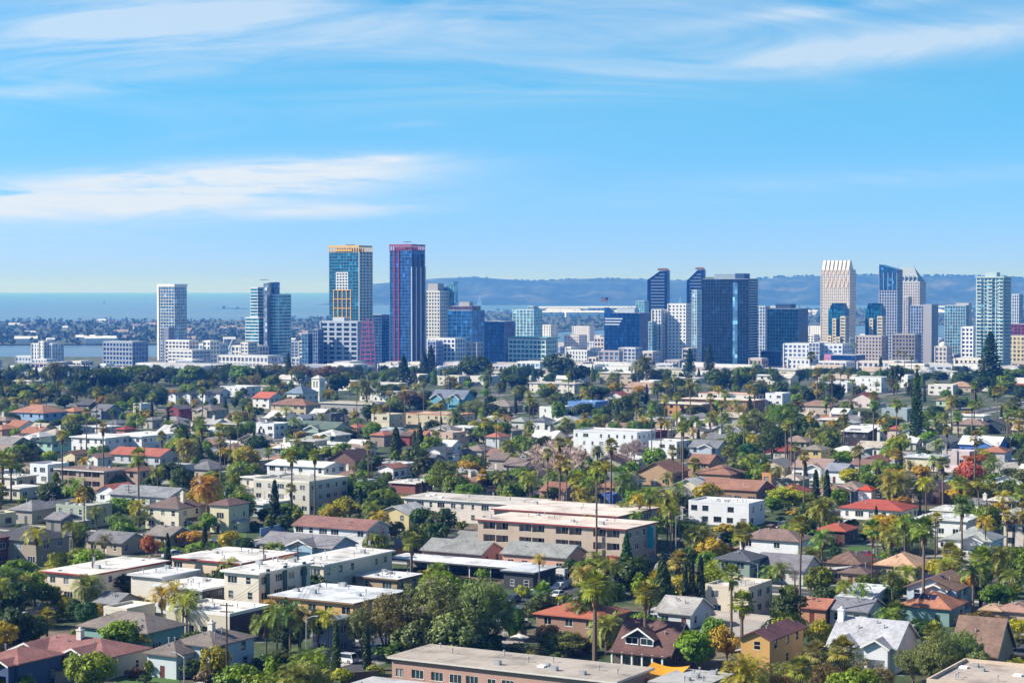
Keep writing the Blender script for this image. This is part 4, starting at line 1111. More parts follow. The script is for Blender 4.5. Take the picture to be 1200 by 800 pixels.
def fan_palm(kind, seed, h, cr, n, skirt, tr_r):
    rng = random.Random(seed); Q = []; tr = MB(); tr.slot = 'palm_bark'; ex = MB()
    lean = (rng.uniform(-.25, .25), rng.uniform(-.25, .25)); px = (0, 0, -.3)
    for k in range(6):
        f = (k + 1) / 6; q = (lean[0] * f * f, lean[1] * f * f, h * f); tr.tube(px, q, tr_r * (1.35 - .5 * k / 6), tr_r * (1.35 - .5 * f), 7); px = q
    T = Vector((lean[0], lean[1], h))
    def leaf(el, az, L, droop):
        d = Vector((math.cos(az) * math.cos(el), math.sin(az) * math.cos(el), math.sin(el)))
        pet = T + d * L * .5; side = d.cross(Vector((0, 0, 1)));
        if side.length < .1: side = Vector((1, 0, 0))
        side.normalize(); upn = side.cross(d)
        Q.append([T + side * .03, T - side * .03, pet - side * .04, pet + side * .04])
        nb = 9
        for b in range(nb):
            th = (b - (nb - 1) / 2) / (nb - 1) * 2.5
            bd = (d * math.cos(th) + side * math.sin(th)).normalized(); bl = L * .54 * (1 - .15 * abs(th))
            mid = pet + bd * bl * .55 + upn * .02; end = pet + bd * bl + Vector((0, 0, -droop * bl * (.5 + .5 * abs(math.sin(th)))))
            sd = bd.cross(upn).normalized() * (bl * .12)
            Q.append([pet, mid + sd, end, mid - sd])
    for i in range(n):
        f = i / n; el = R(84) - f * R(122) + rng.uniform(-.15, .15); leaf(el, i * 2.399 + rng.uniform(-.2, .2), cr * rng.uniform(.85, 1.1), .10 + f * .45)
    for i in range(skirt):
        a = rng.uniform(0, 6.283); z0 = -rng.uniform(.0, .9); L = cr * rng.uniform(.6, 1.0); ra = rng.uniform(.25, .6)
        p0 = T + Vector((0, 0, z0)); p1 = p0 + Vector((math.cos(a) * ra * .8, math.sin(a) * ra * .8, -L * .5)); p2 = p0 + Vector((math.cos(a) * ra, math.sin(a) * ra, -L)); s = Vector((-math.sin(a), math.cos(a), 0)) * .16
        ex.poly([p0, p1 + s, p2, p1 - s])
    palm_proto(kind, h, cr * .75, cr * 2, Q, tr, ex, T)
for i in range(3): fan_palm('fan%d' % i, 161 + i, 18, 2.1, 36, 34, .2)
for i in range(2): fan_palm('fatfan%d' % i, 171 + i, 9, 2.7, 44, 80, .27)
def feather_palm(kind, seed, h, L, n, tr_r, skirt=14, droop=1.0, dens=1.0):
    rng = random.Random(seed); Q = []; tr = MB(); tr.slot = 'palm_bark'; ex = MB(); px = (0, 0, -.3); lean = (rng.uniform(-.3, .3), rng.uniform(-.3, .3))
    for k in range(5):
        f = (k + 1) / 5; q = (lean[0] * f * f, lean[1] * f * f, h * f); tr.tube(px, q, tr_r * (1.2 - .35 * k / 5), tr_r * (1.2 - .35 * f), 7); px = q
    T = Vector(px)
    def frond(az, el, L, out, green=True):
        h_ = Vector((math.cos(az), math.sin(az), 0)); prev = T; m = 9; e = el; pts = [T.copy()]
        for k in range(m):
            e -= droop * (.08 + .055 * k); prev = prev + (h_ * math.cos(e) + Vector((0, 0, math.sin(e)))) * L / m; pts.append(prev.copy())
        for k in range(m):
            a, b = pts[k], pts[k + 1]; d = (b - a).normalized(); side = Vector((-math.sin(az), math.cos(az), 0)); upn = side.cross(d)
            w_ = .035; qs = [[a + side * w_, a - side * w_, b - side * w_, b + side * w_]]
            if k >= 1:
                ll = L * .27 * math.sin(math.pi * (k + .6) / (m + 1)) ** .6
                for sgn in (-1, 1):
                    for u in ((.1, .4, .7, 1.0) if dens > 1 else (.2, .55, .9)):
                        o_ = a.lerp(b, u); dd = (side * sgn * .8 + d * .55 - upn * rng.uniform(-.1, .35) + Vector((0, 0, -.15 * droop))).normalized(); tip = o_ + dd * ll * rng.uniform(.8, 1.1); mid = o_ + dd * ll * .5
                        qs.append([o_, mid + d * .085, tip, mid - d * .085])
            for q in qs:
                if green: Q.append(q)
                else: ex.poly(q)
    for i in range(n):
        f = (i + .5) / n; frond(i * 2.399 + rng.uniform(-.2, .2), R(86) - f * R(95) * (1.15 if dens > 1 else .9), L * rng.uniform(.85, 1.08), 1)
    for i in range(skirt): frond(rng.uniform(0, 6.28), R(-35) - rng.uniform(0, .5), L * .6, 1, False)
    palm_proto(kind, h, L * .42, L * 1.75, Q, tr, ex, T)
for i in range(3): feather_palm('queen%d' % i, 181 + i, 9.5, 3.7, 19, .17, skirt=4, droop=.72)
for i in range(2): feather_palm('date%d' % i, 191 + i, 7.0, 4.3, 46, .4, skirt=10, droop=.62, dens=2)
def bare(kind, seed, h, w):
    rng = random.Random(seed); tr = MB(); tr.slot = 'bare_twig'; Q = []
    def grow(p, d, L, r, lev):
        q = p + d * L; tr.tube(p, q, r, r * .7, 4 if lev < 3 else 3, cap=False)
        if lev >= 5:
            for k in range(8):
                e = (d + Vector((rng.uniform(-1, 1), rng.uniform(-1, 1), rng.uniform(-.6, .8))) * .9).normalized(); t = q + e * rng.uniform(.5, 1.1); s = e.orthogonal().normalized() * .05
                Q.append([q, (q + t) / 2 + s, t, (q + t) / 2 - s])
            return
        for k in range(3 if lev < 4 else 2):
            e = (d * .75 + Vector((rng.uniform(-1, 1), rng.uniform(-1, 1), rng.uniform(-.25, .75))) * .8).normalized(); grow(q if k else p.lerp(q, .85), e, L * rng.uniform(.62, .82), r * .6, lev + 1)
    grow(Vector((0, 0, -.2)), Vector((0, 0, 1)), h * .2, .24, 0)
    proto(kind, h, w, np.array([[tuple(p) for p in q] for q in Q]).reshape(-1, 3), tr, leafslot='bare_twig')
for i in range(2): bare('bare%d' % i, 201 + i, 10, 11)

LEAF = dict(g=(.125, .205, .008), d=(.050, .090, .010), l=(.19, .29, .009), y=(.37, .33, .012), o=(.42, .27, .025), r=(.46, .15, .016), p=(.42, .12, .075),
            s=(.18, .205, .062), b=(.042, .105, .024), n=(.19, .125, .05), k=(.022, .050, .016), m=(.24, .23, .045), w=(.150, .24, .009))
PALM = dict(g=(.20, .24, .03), d=(.105, .135, .028), w=(.16, .22, .035), m=(.27, .25, .06), y=(.36, .31, .025), l=(.20, .26, .03), o=(.46, .26, .02))
LOOK = dict(g='green', d='dark green', l='bright green', y='yellow green', o='golden', r='orange red', p='pinkish red', s='grey green', b='blue green', n='brown', k='blackish green', m='straw tinged', w='fresh green')
KINDS_ = {'B': (['broad0', 'broad1', 'broad2', 'broad3'], 'leafy tree', 'leafy tree', 'broadleaf_tree', 'leafy trees among the houses'),
          'D': (['dense0', 'dense1', 'dense2'], 'dense round tree', 'round tree', 'round_tree', 'dense round trees among the houses'),
          'A': (['airy0', 'airy1', 'airy2'], 'feathery tree', 'feathery tree', 'feathery_tree', 'feathery trees among the houses'),
          'E': (['grand0', 'grand1'], 'spreading old tree', 'old tree', 'old_tree', 'big old trees behind the pink walled building'),
          'G': (['gold0', 'gold1'], 'spreading tree', 'spreading tree', 'spreading_tree', 'spreading trees among the houses'),
          'S': (['shrub0', 'shrub1', 'shrub2'], 'shrub', 'shrub', 'shrub', 'shrubs in the gardens'),
          'U': (['upright0', 'upright1'], 'upright bushy tree', 'upright tree', 'upright_tree', 'upright trees among the houses'),
          'C': (['cypress0', 'cypress1'], 'slender cypress', 'cypress', 'cypress_tree', 'slender cypresses'),
          'P': (['conifer0', 'conifer1'], 'conical conifer', 'conifer', 'conifer_tree', 'conical conifers'),
          'N': (['norfolk0', 'norfolk1'], 'tiered pine', 'pine', 'tiered_pine', 'tall tiered pines'),
          'F': (['fan0', 'fan1', 'fan2'], 'thin fan palm', 'palm', 'fan_palm', 'tall thin fan palms'),
          'T': (['fatfan0', 'fatfan1'], 'shaggy fan palm', 'palm', 'shaggy_palm', 'shaggy fan palms'),
          'Q': (['queen0', 'queen1', 'queen2'], 'feather palm', 'palm', 'feather_palm', 'feather palms in the gardens'),
          'J': (['date0', 'date1'], 'stout date palm', 'palm', 'date_palm', 'stout date palms'),
          'X': (['bare0', 'bare1'], 'leafless tree', 'leafless tree', 'leafless_tree', 'leafless trees')}
TREES = []
rt_ = random.Random(77)
def tree(kind, pos, h, w, col, jit=True, look=None):
    protos, word, cat, nm, grp = KINDS_[kind]
    p = PROTO[rt_.choice(protos)]
    sz = h / p['h']; sx = (w / p['w']) if w else sz * rt_.uniform(.9, 1.12)
    if kind in 'FTQJ' and not w: sx = max(.8, min(1.25, sz)) * rt_.uniform(.9, 1.1)
    if kind in 'FTQJ': # keep crowns in shape on tall trunks
        sz_ = sz
    base = LEAF[col]
    if kind in 'FTQJ' and col in PALM: base = PALM[col]
    j = (lambda a: a * rt_.uniform(.82, 1.2)) if jit else (lambda a: a)
    colr = (*[j(v) for v in base], 1)
    rz = rt_.uniform(0, 6.28)
    if 'palm' in p:
        cs = (w / p['w']) if w else max(.85, min(1.35, sz)) * rt_.uniform(1.0, 1.2)
        cs = min(cs, 1.9); th = max(1.0, h - p['up'] * cs); zs = th / p['th']; ts = max(.7, min(1.3, cs))
        r = root(nm, pos, rz); put('trunk', p['trunk'], r, None, None, None, (ts, ts, zs))
        put('crown', p['crown'], r, colr, (p['top'].x * ts, p['top'].y * ts, th), rt_.uniform(0, 6.28), (cs, cs, cs * rt_.uniform(.9, 1.1)))
        register(r, LOOK[col] + ' ' + word, cat, grp, False, h * .6, (p['w'] * cs, h)); TREES.append((pos, p['w'] * cs / 2, h))
        return r
    if pos.y < 620:
        r = root(nm, pos, rz); r.scale = (sx, sx, sz)
        put('trunk', p['trunk'], r)
        if p['crown']: put('crown', p['crown'], r, colr)
        if p['extra']: put('dead_fronds', p['extra'], r)
    else:
        r = put(nm, p['both'], None, colr, pos, rz, (sx, sx, sz))
    size = ''
    ph = (LOOK[col] + ' ' if kind not in 'X' else '') + word
    register(r, ph, cat, grp, False, h * .6, (p['w'] * sx, h))
    TREES.append((pos, p['w'] * sx / 2, h))
    return r
def T(line):
    t = line.split(); k, col, x, yb, yt = t[0], t[1], float(t[2]), float(t[3]), float(t[4])
    pos = at(x, yb); s = F / pos.y; h = (yb - yt) / s
    w = float(t[5]) / s if len(t) > 5 else None
    tree(k, pos, h, w, col)
TREE_LIST = '''
D d 18 768 702 56;D d 44 756 716 30;J g 20 716 680 46;B l 142 768 724 54;G y 171 768 733 26;T m 55 752 713 30;U y 114 735 704 18;D g 66 712 684 24
S g 62 728 712 28;D d 86 728 696 22;S l 78 712 694 20;B b 100 738 702 34;S y 95 700 690 26;B g 24 682 653 44;B y 66 674 644 32;B l 92 668 640 28;A d 92 652 616 24
Q d 122 655 628 26;G r 178 652 625 26;G o 228 640 619 40;S l 202 648 640 30;S l 234 648 634 34;B d 147 700 670 44;Q y 206 680 652 30;Q y 190 735 690;Q y 206 728 684;Q m 222 742 692
Q y 214 746 700;S y 162 708 696 34;S y 145 711 700 26;Q m 270 692 655;B d 286 706 672 30;Q d 297 708 664;Q y 262 690 662 22;G r 84 792 760 40;G y 254 800 750 36;U y 260 790 750 18;S n 245 800 780 34;S d 130 790 776 30
S g 175 792 770 22;S b 190 786 772 26;S y 12 806 788 34;S l 30 808 790 24;B d 225 796 770 30;S g 290 796 776 20;S n 155 794 780 24;U g 156 688 668 14
E s 452 770 688 96;E s 508 768 666 116;E s 562 768 668 92;A s 425 772 706 44;A d 540 768 710 90;E s 540 772 690 70;S d 468 776 748 54;S d 520 776 746 64;D s 486 774 718 62;S d 566 778 748 54;B s 536 776 712 70;D d 575 772 736 40;C d 394 790 728 12;C k 430 785 733 11
Q g 325 770 712;Q d 340 772 708;Q m 352 770 714;Q y 384 772 714;T g 372 768 716;Q g 312 768 722;D d 332 784 758 44;S l 366 798 784 40;S y 345 796 782 30;S l 440 792 776 24;S d 316 786 764 40
B d 494 630 592 32;D d 518 632 590 44;G o 478 624 596 22;G y 456 620 598 20;S y 496 676 667 26;Q g 512 676 660;D d 335 622 600 26;C k 322 618 562 14;S l 324 650 638 22;U g 382 612 588 18
P b 734 692 622 28;G p 722 676 648 32;G p 746 660 646 18;T g 697 776 670 46;T g 756 782 682 36;J d 686 752 700 50;D g 772 716 672 46;S l 700 704 690 40;Q l 782 690 660;Q y 836 690 658;C k 803 714 660 10;C k 811 714 656 10;C k 821 714 650 12
D l 812 786 733 58;G o 852 774 730 44;B g 838 762 718 34;B s 655 768 738 60;B n 640 764 728 36;A n 672 766 740 44;S s 612 772 752 60;S s 640 772 758 50;Q y 632 706 650 20;S y 660 706 696 30;S d 690 740 716 40
B d 668 682 652 24;D y 845 664 636 46;F g 857 768 662 30;F g 699 664 540 22;F g 937 732 604 26;S g 776 788 774 20;S y 612 700 684 20;P d 613 746 722 10;S s 690 764 746 34;B d 812 632 608 40;S o 850 628 612 34;D d 856 640 618 30
F g 1082 726 606 34;Q y 1028 650 608 34;F d 1127 664 584 24;F y 1098 650 600;Q y 1155 650 606 28;F y 1180 640 598;Q g 990 726 680 28;Q g 1009 728 684 28;Q d 1046 728 668 34;J w 1036 722 690 40;Q o 1132 718 676 24;T g 1149 716 642 34;J g 1172 700 644 40
Q w 916 706 660;Q g 904 700 664;B g 960 702 660 38;D d 929 736 692 54;G y 957 764 722 38;D y 1036 645 598 64;D d 947 648 606 26;B y 1103 680 652 40;S l 1040 656 640 18;S d 1008 664 654 60;D d 1052 704 676 40;B d 985 722 702 40
E s 952 800 758 64;E s 990 806 752 76;A s 1020 812 770 70;E s 1070 800 756 60;E s 1100 806 730 64;E s 1130 802 732 60;A s 1145 812 756 50;A n 965 818 770 60;A s 912 812 772 60;P d 1032 780 757 14;D d 1080 752 722 44;G n 1145 742 716 50;G y 1186 748 722 40
S o 1190 784 764 50;S y 1150 742 726 40;B s 1190 762 740 36;Q l 1186 704 668;B w 1178 712 684 40;G n 1160 736 714 50;S d 1095 730 716 34;S d 1180 660 646 30;Q y 1064 704 664;F m 1199 640 590;B g 1195 690 650 40
B s 108 602 586 26;D d 62 592 562 42;S d 40 600 586 30;A k 25 534 512 46;A d 30 556 524 44;U y 96 612 566 26;D l 139 612 580 52;A s 140 622 598 36;A s 164 620 596 26;B n 24 606 588 20;S g 95 628 612 26
J o 243 618 561 40;J g 221 552 518 30;F m 121 551 496 15;F g 3 588 530 24;F g 13 586 532 24;F g 236 548 492 18;F g 257 546 500 15;Q g 230 536 510;J d 246 552 530 22;D d 200 568 538 44;B d 182 570 546 30;D d 218 566 548 30;B g 132 572 554 36
Q y 279 558 526;F d 270 540 500;B d 85 514 500 24;B n 281 502 480 34;C k 287 528 506 5;C k 293 530 502 6;C k 298 532 504 6;C k 283 618 582 6;C k 290 618 584 6;D g 260 612 608 24;D y 172 496 478 30;G y 158 498 482 22;D d 200 500 484 26;B d 12 504 482 30
S y 198 528 517 14;B g 92 496 484 40;B d 70 500 490 22;J d 64 462 428 26;B g 26 452 444 30;D d 76 478 460 30;A d 146 480 452 40;P b 104 450 428 14;B d 110 462 430 44;B d 132 460 428 50;B g 160 450 426 46;B d 178 452 430 40
B d 20 472 448 40;B g 48 470 446 40;A d 90 470 444 40;B d 122 474 450 44;A g 168 474 446 34;B d 184 478 456 26;B d 5 470 442 30;S y 18 474 464 22;B d 235 460 444 30;T d 251 470 440 16;B d 200 448 430 36;B g 225 452 426 34;A d 262 448 424 40;B g 285 450 426 36
A n 355 450 424 36;P k 473 452 416 24;P k 497 446 410 18;N d 505 446 404 18;D d 556 446 412 46;D d 655 444 410 46;D k 676 450 424 34;N b 808 448 408 18;N d 831 444 402 16;J d 757 456 420 26;J d 748 452 424 22;F d 950 450 412 16;N d 1160 456 388 34;N d 1074 524 432 20
P d 338 450 412 14;A s 320 446 424 30;B d 395 462 436 30;A n 386 452 426 40;J d 430 482 448 26;D d 430 494 470 18;C k 438 492 472 10;B n 480 480 456 40;B d 455 470 448 34;S y 492 478 466 44;B d 462 496 470 36;S y 535 456 448 22;Q g 526 482 466
C d 464 536 500 15;C d 492 530 498 12;C d 486 526 504 8;B d 400 520 500 44;G o 394 522 506 26;G o 370 526 508 20;D d 412 546 534 16;B d 436 556 530 28;B b 424 560 540 20;B d 488 552 522 34;D d 498 566 530 34;A g 520 582 536 44;B g 555 560 530 36;B g 515 576 546 40
G y 546 582 556 40;D d 586 580 548 44;B w 596 590 560 30;G o 440 598 566 34;B g 452 606 570 40;B d 440 610 580 34;G y 410 608 580 40;B y 392 616 588 34;F g 342 618 528 20;F g 369 608 526 20;F m 341 604 566 18;Q g 346 512 490 22;F g 340 530 510;B g 336 606 588 34;B d 312 614 594 26
G o 330 536 518 44;G y 355 530 516 30;B d 317 546 534 22;C k 304 522 502 5;C k 309 522 502 5;C d 504 512 494 8;C d 517 506 488 5;B d 575 496 470 26;F d 574 468 428 12;B d 600 456 436 40;A d 590 498 476 26;D d 552 520 500 22;J d 535 506 484 24;B d 545 510 492 22
X n 652 576 490 108;X n 678 570 500 66;X n 630 566 502 60;X n 662 560 500 70;X n 740 558 488 60;X n 720 552 508 34;D l 766 552 520 32;A s 884 528 478 56;A d 905 540 490 44;B g 862 536 502 30;A b 878 552 516 40;B g 760 512 490 26;B d 815 508 490 30;J g 850 508 484 22;D g 845 500 484 24
J w 735 596 558 36;Q y 748 640 578 32;Q l 762 640 572 34;Q y 782 640 576 32;Q w 796 640 566 30;Q l 730 636 590 30;Q y 770 632 592 30;Q g 786 646 592 30;Q g 745 646 600 26;B y 738 606 588 40;D d 690 592 570 30;D d 648 590 568 26;D g 610 572 544 36;S g 604 580 566 20
J d 700 554 524 18;Q g 875 566 532 30;Q g 816 556 536 24;Q g 780 562 540 24;Q g 855 546 522;Q l 826 534 514;G o 818 520 508 34;D d 803 534 524 10;D d 714 490 472 22;B d 684 494 470 34;B y 684 506 488 30;B g 655 496 468 22;D d 625 490 470 24;B d 700 474 450 30;G o 718 462 446 16
B d 735 490 460 30;J d 770 470 450 18;B d 790 468 440 40;B d 845 460 430 40;B g 870 452 428 34;A d 775 496 472 22;C k 800 492 474 6;B d 815 492 474 34;G y 845 484 480 24;F g 807 468 440 12;F d 817 466 446 12;B d 612 446 428 26;B g 640 470 448 30;B d 748 478 456 26
D d 928 476 452 12;D d 946 474 452 22;D d 975 474 446 32;F g 958 474 432 14;F g 968 490 466 14;F g 994 458 432 12;X p 1000 482 462 34;D d 1050 462 424 24;A d 1068 470 440 22;B d 1100 448 434 26;F g 1168 494 452 16;F d 1190 490 466 18;B g 1190 448 430 34;D d 1195 446 428 20
A g 920 512 470 50;B d 940 524 484 46;D d 930 500 478 30;B w 975 536 502 32;G y 972 512 490 24;D d 1020 502 480 30;D d 1033 504 484 26;B d 1005 494 480 34;G y 1048 538 508 26;G y 1060 530 506 24;S o 1050 494 487 20;B d 1095 492 474 26;B g 1105 500 480 20;D d 985 540 526 14
C k 944 572 540 6;C k 956 596 550 11;C k 969 598 550 11;F m 1007 574 522 18;D y 996 576 545 34;D g 1022 580 548 34;Q y 1050 590 552 40;F g 1105 594 536 20;G o 1080 566 542 26;Q l 1065 564 540;D y 924 598 566 54;D g 905 602 580 30;B y 1130 590 566 44;G p 1139 574 536 34
G r 1140 546 530 34;Q w 1165 576 536 26;B s 1190 576 546 40;P g 1146 586 564 16;J l 1048 600 558 46;Q y 1085 604 560 30;S o 940 606 594 34;B s 1182 594 566 40;Q g 1125 636 592 26;Q l 1090 636 604 30;B g 1152 534 524 26;G y 1155 540 526 26;Q y 1175 612 576 26;Q l 1192 610 582
D y 1040 620 600 40;F g 1147 620 560;Q m 1195 640 600;B g 1015 690 672 30;F g 1180 520 480 12;Q g 1060 520 496;B d 1180 530 510 26;B d 1125 480 466 30;Q g 1110 484 466;T g 1120 500 484;B d 1195 470 450 22;D d 985 446 428 20;B d 900 444 430 40;Q l 885 446 424;D d 870 452 436 34
F g 1002 440 402 6;F g 1052 440 410 6;F g 1060 442 412 7;F g 1068 444 416 7;C d 1032 440 418 6;B d 915 470 444 20;B d 888 474 448 24;S d 300 486 476 20;B d 300 450 430 30;B g 318 462 438 24;B d 345 446 428 34;N b 1165 470 440 16;B d 1130 456 434 30;B d 1150 460 440 30;B g 1176 462 438 30
'''
for q in TREE_LIST.replace('\n', ';').split(';'):
    if q.strip(): T(q)
N_HAND_TREES = len(TREES)
# ================================================================ downtown towers
def vol(rt, x, y, w, d, z0, z1, st):
    """one tower volume in the root's frame: x,y = centre of its front-bottom edge"""
    fh, cs, sl, ct, pr = st.get('fh', 3.5), st.get('cs', 4.0), st.get('sl', .5), st.get('ct', .4), st.get('pr', .35)
    gl, fr = c(st['g']), c(st['f'])
    x0, x1, y0, y1 = x - w / 2, x + w / 2, y, y + d
    mb = MB(); mb.box(x0, x1, y0, y1, z0, z1); mb.build('glazing', [st.get('gm', 'curtain_glass')], rt, gl)
    fb = MB(); n = max(1, int((z1 - z0) / fh)); faces = st.get('faces', 'frlk')
    for k in range(n + 1):
        z = z0 + (z1 - z0) * k / n
        a, b = z - sl, z
        if k == 0: a, b = z, z + sl
        if k == n: a, b = z - sl, z + .15
        fb.box(x0 - pr, x1 + pr, y0 - pr, y1 + pr, a, b)
    q = pr * .8
    if ct > 0:
        m = max(1, int(round(w / cs)))
        for i in range(m + 1):
            xx = x0 + w * i / m
            for yy in (y0, y1): fb.box(xx - ct / 2, xx + ct / 2, yy - q, yy + q, z0 + .01, z1 - .01)
        m = max(1, int(round(d / st.get('cs2', cs))))
        for i in range(m + 1):
            yy = y0 + d * i / m
            for xx in (x0, x1): fb.box(xx - q * .97, xx + q * .97, yy - ct / 2, yy + ct / 2, z0 + .02, z1 - .02)
    if sl > 0 or ct > 0: fb.build('facade_frame', ['paint'], rt, fr)
    rb = MB(); rb.box(x0 + .4, x1 - .4, y0 + .4, y1 - .4, z1 + .16, z1 + .5); rb.build('roof', ['membrane'], rt, c(st.get('rc', '#b8bcc2')))
def blk(rt, x, y, w, d, z0, z1, name, color, m='paint'):
    mb = MB(); mb.box(x - w / 2, x + w / 2, y, y + d, z0, z1); return mb.build(name, [m], rt, c(color))
def tower(d, vols, label, extra=None, group='downtown towers', cat='tower', name='tower', fixed=True):
    """vols: (x0, x1, ytop, dp, style[, dy]) picture columns and top line; dp metres"""
    rt = None; ps = []
    for v in vols:
        x0, x1, yt, dp, st = v[:5]; dy = v[5] if len(v) > 5 else 0.0
        dd = d + dy; s = F / dd; t = ((x0 + x1) / 2 - 600) / F
        dp = min(dp, .55 * (x1 - x0) / s / max(.1, (.5 - .866 * t)))
        w = max(3.0, ((x1 - x0) / s - dp * (.5 - .866 * t)) / (.866 + .5 * t))
        xb = x0 + w * s * (.866 + .5 * t)
        B = along(xb, dd)
        fc = Vector((B.x - UX * w / 2, B.y - UY * w / 2, 0))      # middle of the front edge
        if rt is None:
            z = zg(B.x, B.y); rt = root(name, (fc.x, fc.y, z), YAW); o0 = fc
        r = fc - o0; lx = r.x * UX + r.y * UY; ly = r.x * VX + r.y * VY
        zt = ztop(yt, dd - w * .25) - z
        z0 = v[6] if len(v) > 6 else -2.0
        if v[4] is not None: vol(rt, lx, ly, w, dp, z0, zt, st)
        ps.append((lx, ly, w, dp, zt))
    if extra: extra(rt, ps)
    x0 = min(v[0] for v in vols); x1 = max(v[1] for v in vols); yt = min(v[2] for v in vols)
    register(rt, label, cat, group, fixed, max(p[4] for p in ps) * .75, (30, 60))
    BOXES.append(dict(ctr=rt.location.copy(), w=ps[0][2], dp=ps[0][3], x0=x0, x1=x1, y0=yt, y1=430, d=d, label=label, fixed=fixed, cover=0.0, top=ps[0][4], tower=True))
    return rt, ps
S_ = lambda g, f, **k: dict(g=g, f=f, **k)
def masts(rt, x, y, z, n=1, h=6):
    for i in range(n):
        mb = MB(); mb.tube((0, 0, 0), (0, 0, h), .35, .15, 5); o = mb.build('mast', ['galvanised'], rt); o.location = (x + i * 3, y, z)
def crown_bars(rt, p, z, h, col, n, w0=None):
    lx, ly, w, dp, zt = p
    mb = MB(); b_ = w0 or .4
    for i in range(n + 1):
        x = lx - w / 2 + w * i / n; mb.box(x - b_, x + b_, ly - .5, ly + .4, z - 1, z + h)
    m = max(2, int(n * dp / w))
    for i in range(1, m + 1):
        y = ly + dp * i / m; mb.box(lx + w / 2 - .4, lx + w / 2 + .5, y - .4, y + .4, z - 1, z + h)
    mb.box(lx - w / 2 - .6, lx + w / 2 + .6, ly - .6, ly + .5, z + h * .72, z + h); mb.box(lx + w / 2 - .45, lx + w / 2 + .6, ly + .5, ly + dp, z + h * .72 + .03, z + h - .03)
    mb.build('crown_frame', ['paint'], rt, c(col))
# --- left group
tower(2500, [(185, 219, 336, 24, S_('#557696', '#e6e4e0', fh=3.9, cs=4.2, ct=.45, sl=.65, pr=.3))], 'white office tower standing alone before the ocean',
      lambda rt, p: (blk(rt, p[0][0], p[0][1] - .8, p[0][2] + 1.6, p[0][3] + 1.6, p[0][4] + .2, p[0][4] + 3.5, 'crown_band', '#eceae6'), blk(rt, p[0][0] - p[0][2] / 2 + 1, p[0][1] - 1.1, 3.0, 1.2, -2, p[0][4], 'corner_pier', '#f0eeea')))
tower(2400, [(191, 204, 384, 10, S_('#5c6880', '#8d92a8', fh=3.6, cs=1.9, ct=1.2, sl=1.4))], 'slim greyish brick slab in front of the lone white tower')
tower(2250, [(121, 173, 401, 26, S_('#33529c', '#9ea6b4', fh=5.0, cs=5.0, ct=1.5, sl=1.8, pr=.6))], 'grey office block with blue window grid', cat='building')
tower(2300, [(37, 74, 403, 18, S_('#5a7ba8', '#e6e4e6', fh=4.2, cs=4.2, ct=2.2, sl=1.0)), (46, 58, 400, 10, S_('#8a94a8', '#e6e4e6', sl=1.5, ct=2))], 'white hotel block above the bay', cat='building')
TEAL = S_('#2f7f96', '#d5dce0', fh=3.7, cs=9, ct=.25, sl=1.3, pr=.5)
tower(2350, [(288, 315, 372, 20, TEAL), (294, 312, 337, 18, TEAL, 8), (309, 318, 332, 16, S_('#8e97a6', '#a3abb8', fh=4, sl=.1, ct=0), -3), (315, 341, 345, 24, TEAL, -1), (316, 328, 331, 14, S_('#244a7c', '#2e558a', sl=.1, ct=0), 7)],
      'banded teal glass tower with stepped top and grey core',
      lambda rt, p: blk(rt, p[1][0], p[1][1] - 2, 20, 16, p[1][4] + 9, p[1][4] + 9.7, 'roof_canopy', '#c8ccd2'))
YG = S_('#15607a', '#5d8fa2', fh=3.5, cs=4.2, ct=.35, sl=.5, pr=.5)
def yellow_extra(rt, p):
    lx, ly, w, dp, zt = p[0]
    crown_bars(rt, p[0], zt, 7.5, '#e6b23a', 12, .6)
    mb = MB(); x0 = lx - w * .34; x1 = lx + w * .24; z1 = zt * .67   # yellow hoarding frame low on the front
    for i in range(5): x = x0 + (x1 - x0) * i / 4; mb.box(x - .45, x + .45, ly - 1.1, ly - .55, 4, z1)
    for k in range(9): z = 4 + (z1 - 4) * k / 8; mb.box(x0 - .45, x1 + .45, ly - 1.13, ly - .58, z - .4, z + .4)
    mb.build('yellow_frame', ['paint'], rt, c('#e8b434'))
    mb = MB(); x0 = lx - w * .25; x1 = lx + w * .14; z0 = zt * .672; z1 = zt * .82
    for i in range(5): x = x0 + (x1 - x0) * i / 4; mb.box(x - .5, x + .5, ly - .95, ly - .5, z0, z1)
    for k in range(7): z = z0 + (z1 - z0) * k / 6; mb.box(x0 - .5, x1 + .5, ly - .98, ly - .53, z - .6, z + .6)
    mb.build('white_panel_grid', ['paint'], rt, c('#e8e8ea'))
    mb = MB()
    for i in range(5): y = ly + dp * i / 4; mb.box(lx + w / 2 + .3, lx + w / 2 + 1.0, y - .7, y + .7, 0, zt)
    for k in range(38): z = zt * k / 38; mb.box(lx + w / 2 + .3, lx + w / 2 + .95, ly, ly + dp, z - .7, z + .7)
    mb.build('side_grid', ['paint'], rt, c('#e9dccb'))
    blk(rt, lx - w * .02, ly - 1.2, w * .62, .6, zt + 1.0, zt + 2.6, 'yellow_screen', '#e6b030'); blk(rt, lx + w * .02, ly + 3, w * .7, dp * .6, zt, zt + 4.5, 'upper_storey', '#8c8678')
    masts(rt, lx, ly + dp / 2, zt + 2, 1, 7); blk(rt, lx, ly + dp / 2 - 1, 12, 1.2, zt + 8, zt + 8.8, 'crane_boom', '#54585c')
tower(2250, [(386, 436, 295, 26, YG)], 'unfinished teal glass tower with yellow crown and yellow frame', yellow_extra)
